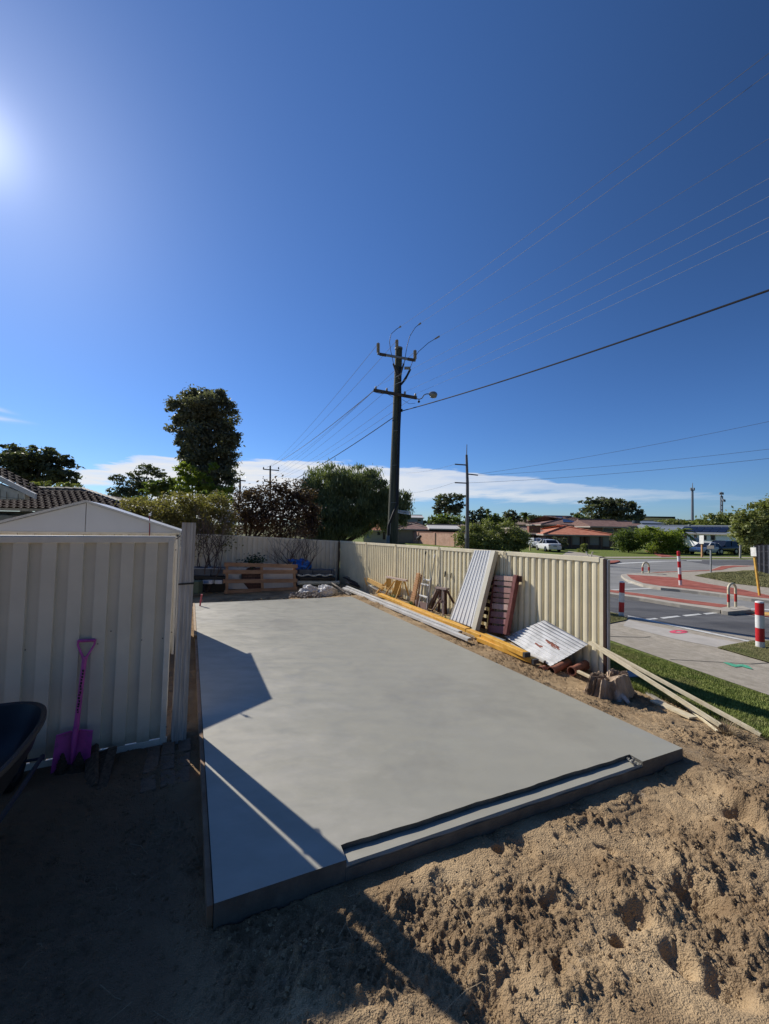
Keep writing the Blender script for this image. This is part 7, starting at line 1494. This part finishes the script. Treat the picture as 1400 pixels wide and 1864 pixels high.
def palm(label, px, py, base, D, Lf, n, seed):
    b = P(px, base, D); c = P(px, py, D); t = thing('palm_tree', label, 'palm tree', tuple(b), 'palms'); MB().tube([b, c], [.25, .2], 8).build('trunk', M_BARK, t); r = random.Random(seed); V = []
    for i in range(n):
        a = r.uniform(0, 6.28); e = r.uniform(-.3, 1.1); d = Vector((math.cos(a), math.sin(a), 0)); p = c; k = 8; pr = []
        for j in range(k+1):
            s_ = j/k; pr.append(c+d*(Lf*s_*math.cos(e)+.02)+UZ(Lf*(s_*math.sin(e)-.55*s_*s_)))
        for j in range(k):
            A, B_ = pr[j], pr[j+1]; w = Lf*.14*(1-abs(j/k-.4)); sd = Vector((-d.y, d.x, 0))
            for s2 in (-1, 1): V += [A, B_, B_+sd*s2*w-UZ(w*.6), A+sd*s2*w*.8-UZ(w*.7)]
    fast_mesh('fronds', [tuple(v) for v in V], 4, L_MID, t)
palm('spiky palm standing over the roofs right of the small dark tree', 957, 938, 965, 84, 2.0, 26, 3); palm('palm with drooping fronds left of the white house', 1240, 968, 1000, 57, 2.0, 22, 4)
def bare_white_tree():
    b = P(1343, 1000, 55); t = thing('bare_white_tree', 'small white-barked bare tree against the gable end of the white house', 'tree', tuple(b)); m = mat('white_bark', (.6, .62, .62), rough=.7); mb = MB()
    for pts in (((1343, 1000), (1343, 988), (1341, 982)), ((1341, 984), (1337, 978), (1333, 973)), ((1342, 985), (1343, 979), (1340, 974)), ((1337, 978), (1336, 974))): mb.tube([P(a, c, 55) for a, c in pts], .07, 5)
    mb.build('trunk', m, t)
bare_white_tree()
def far_scrub():
    V = []
    for px in range(1225, 1420, 9): c = P(px, 956+RN.random()*4-2, 150); V.append(leaves(tuple(c), (3.2, 3, 1.6), 260, .5, 8))
    for px in range(640, 1000, 10): c = P(px, 955+RN.random()*3, 130); V.append(leaves(tuple(c), (3, 3, 1.3), 200, .45, 8))
    fast_mesh('far_scrub', np.concatenate(V), 4, leaf_mat('leaf_far', (.04, .05, .02), (.13, .14, .06)), kind='stuff', label='low far line of scrub along the skyline behind the houses', cat='scrub')
far_scrub()
# ---- grass blades on the verge and turf
def blades(name, poly_px, n, h, m, z=None, w=.006, off=0.0):
    P_ = [G(a, b, z) for a, b in poly_px]; xs_ = [p.x for p in P_]; ys_ = [p.y for p in P_]; X = RN.uniform(min(xs_), max(xs_), n*4); Y = RN.uniform(min(ys_), max(ys_), n*4); ins = np.zeros(len(X), bool); j = len(P_)-1
    for i in range(len(P_)):
        a, b = P_[i], P_[j]; c = ((a.y > Y) != (b.y > Y)) & (X < (b.x-a.x)*(Y-a.y)/((b.y-a.y) if abs(b.y-a.y) > 1e-9 else 1e-9)+a.x); ins ^= c; j = i
    X, Y = X[ins][:n], Y[ins][:n]; k = len(X)
    if z is None:
        s = FN.x*(X-FE.x)+FN.y*(Y-FE.y); Z = np.where(s < .3, -.25, np.where(s < 4.5, -.25-.4*(s-.3)/4.2, -.65))
    else: Z = np.full(k, z)
    a = RN.uniform(0, 2*np.pi, k); hh = h*(.4+.9*RN.random(k)); d = np.stack([np.cos(a)*.6*RN.random(k), np.sin(a)*.6*RN.random(k), np.ones(k)], 1)*hh[:, None]; s_ = np.stack([-np.sin(a), np.cos(a), np.zeros(k)], 1)*w; p = np.stack([X, Y, Z+off], 1)
    V = np.stack([p-s_, p+s_, p+d], 1).reshape(-1, 3); return fast_mesh(name, V, 3, m, kind='stuff', label='short grass blades growing on the '+name.replace('_', ' '), cat='grass')
M_BL = mat('grass_blade', (.12, .18, .03), rough=.8, col2=(.34, .38, .10), scale=7, detail=8); add_layer(M_BL, (.34, .30, .14), 2.2, .5, .8); M_BLD = mat('dry_blade', (.14, .15, .05), rough=.8, col2=(.32, .29, .13), scale=5, detail=8)
blades('verge_grass', [(1100, 1168), (1250, 1217), (1400, 1269), (1470, 1293), (1520, 1375), (1400, 1338), (1300, 1300), (1200, 1262), (1104, 1225)], 70000, .035, M_BL, w=.004)
blades('verge_grass', [(1100, 1225), (1200, 1262), (1400, 1338), (1480, 1370), (1490, 1378), (1395, 1345), (1190, 1270), (1100, 1240)], 9000, .075, M_BL, w=.004)
blades('patch_grass', [(1096, 1115), (1126, 1120), (1143, 1127), (1120, 1133), (1096, 1138)], 2600, .06, M_BLD, w=.008); blades('patch_grass', [(1306, 1181), (1372, 1169), (1440, 1172), (1460, 1228), (1400, 1206), (1345, 1191)], 9000, .05, M_BLD, w=.006)
blades('island_grass', [(1266, 1048), (1306, 1042), (1340, 1041), (1376, 1038.5), (1440, 1045), (1450, 1078), (1400, 1070), (1336, 1062)], 16000, .05, M_BLD, z=IZ+.03, w=.012)
# ---- loose crumbs, straw and stones on the sand
def crumbs():
    n = 42000; X = RN.uniform(-2.6, 5.6, n); Y = .75+RN.random(n)**1.5*7.5; s = FN.x*(X-FE.x)+FN.y*(Y-FE.y); keep = (s < -.02) & ~in_poly(X, Y, SLAB, .02)
    rough = fbm(X*1.9+3, Y*1.9, 51, 4); keep &= (rough+.14*RN.random(n)) > .47; X, Y = X[keep], Y[keep]; k = len(X)
    i = np.clip(np.searchsorted(SXS, X), 1, len(SXS)-1); j = np.clip(np.searchsorted(SYS, Y), 1, len(SYS)-1); Z = SZ[j, i]
    r = .0028+.0105*RN.random(k)**3.2; o = np.array([[1, 0, 0], [0, 1, 0], [-1, 0, 0], [0, -1, 0], [0, 0, 1], [0, 0, -1]], float)
    th = RN.uniform(0, 6.28, k); c, s_ = np.cos(th), np.sin(th); v = o[None]*(1+.16*RN.normal(size=(k, 6, 3)))+.13*RN.normal(size=(k, 6, 3))
    vx = v[:, :, 0]*c[:, None]-v[:, :, 1]*s_[:, None]; vy = v[:, :, 0]*s_[:, None]+v[:, :, 1]*c[:, None]; v = np.stack([vx, vy, v[:, :, 2]*.75], -1)*r[:, None, None]+np.stack([X, Y, Z+r*.3], -1)[:, None]
    f = [(0, 1, 4), (1, 2, 4), (2, 3, 4), (3, 0, 4), (1, 0, 5), (2, 1, 5), (3, 2, 5), (0, 3, 5)]; V = np.concatenate([v[:, list(t_)] for t_ in f], 1).reshape(-1, 3)
    fast_mesh('soil_crumbs', V, 3, M_SOIL, kind='stuff', label='loose crumbs of sandy soil scattered over the dug ground', cat='soil')
    n = 700; X = RN.uniform(-2.4, 5.0, n); Y = .8+RN.random(n)**1.3*6; s = FN.x*(X-FE.x)+FN.y*(Y-FE.y); keep = (s < -.05) & ~in_poly(X, Y, SLAB, .03); X, Y = X[keep], Y[keep]; k = len(X)
    i = np.clip(np.searchsorted(SXS, X), 1, len(SXS)-1); j = np.clip(np.searchsorted(SYS, Y), 1, len(SYS)-1); Z = SZ[j, i]+.006; a = RN.uniform(0, 6.28, k); L = .02+.09*RN.random(k)**2; d = np.stack([np.cos(a), np.sin(a), .35*RN.normal(size=k)], 1)*L[:, None]; w = np.stack([-np.sin(a), np.cos(a), np.zeros(k)], 1)*.0013; p = np.stack([X, Y, Z], 1); b = RN.normal(size=(k, 3))*.012; b[:, 2] = np.abs(b[:, 2])
    V = np.stack([p-d-w, p-d+w, p+b+w, p+b-w, p+b-w, p+b+w, p+d+w, p+d-w], 1).reshape(-1, 3); fast_mesh('straw_bits', V, 4, M_STRAW, kind='stuff', label='thin roots and straw scattered over the dug sandy ground', cat='straw')
crumbs()
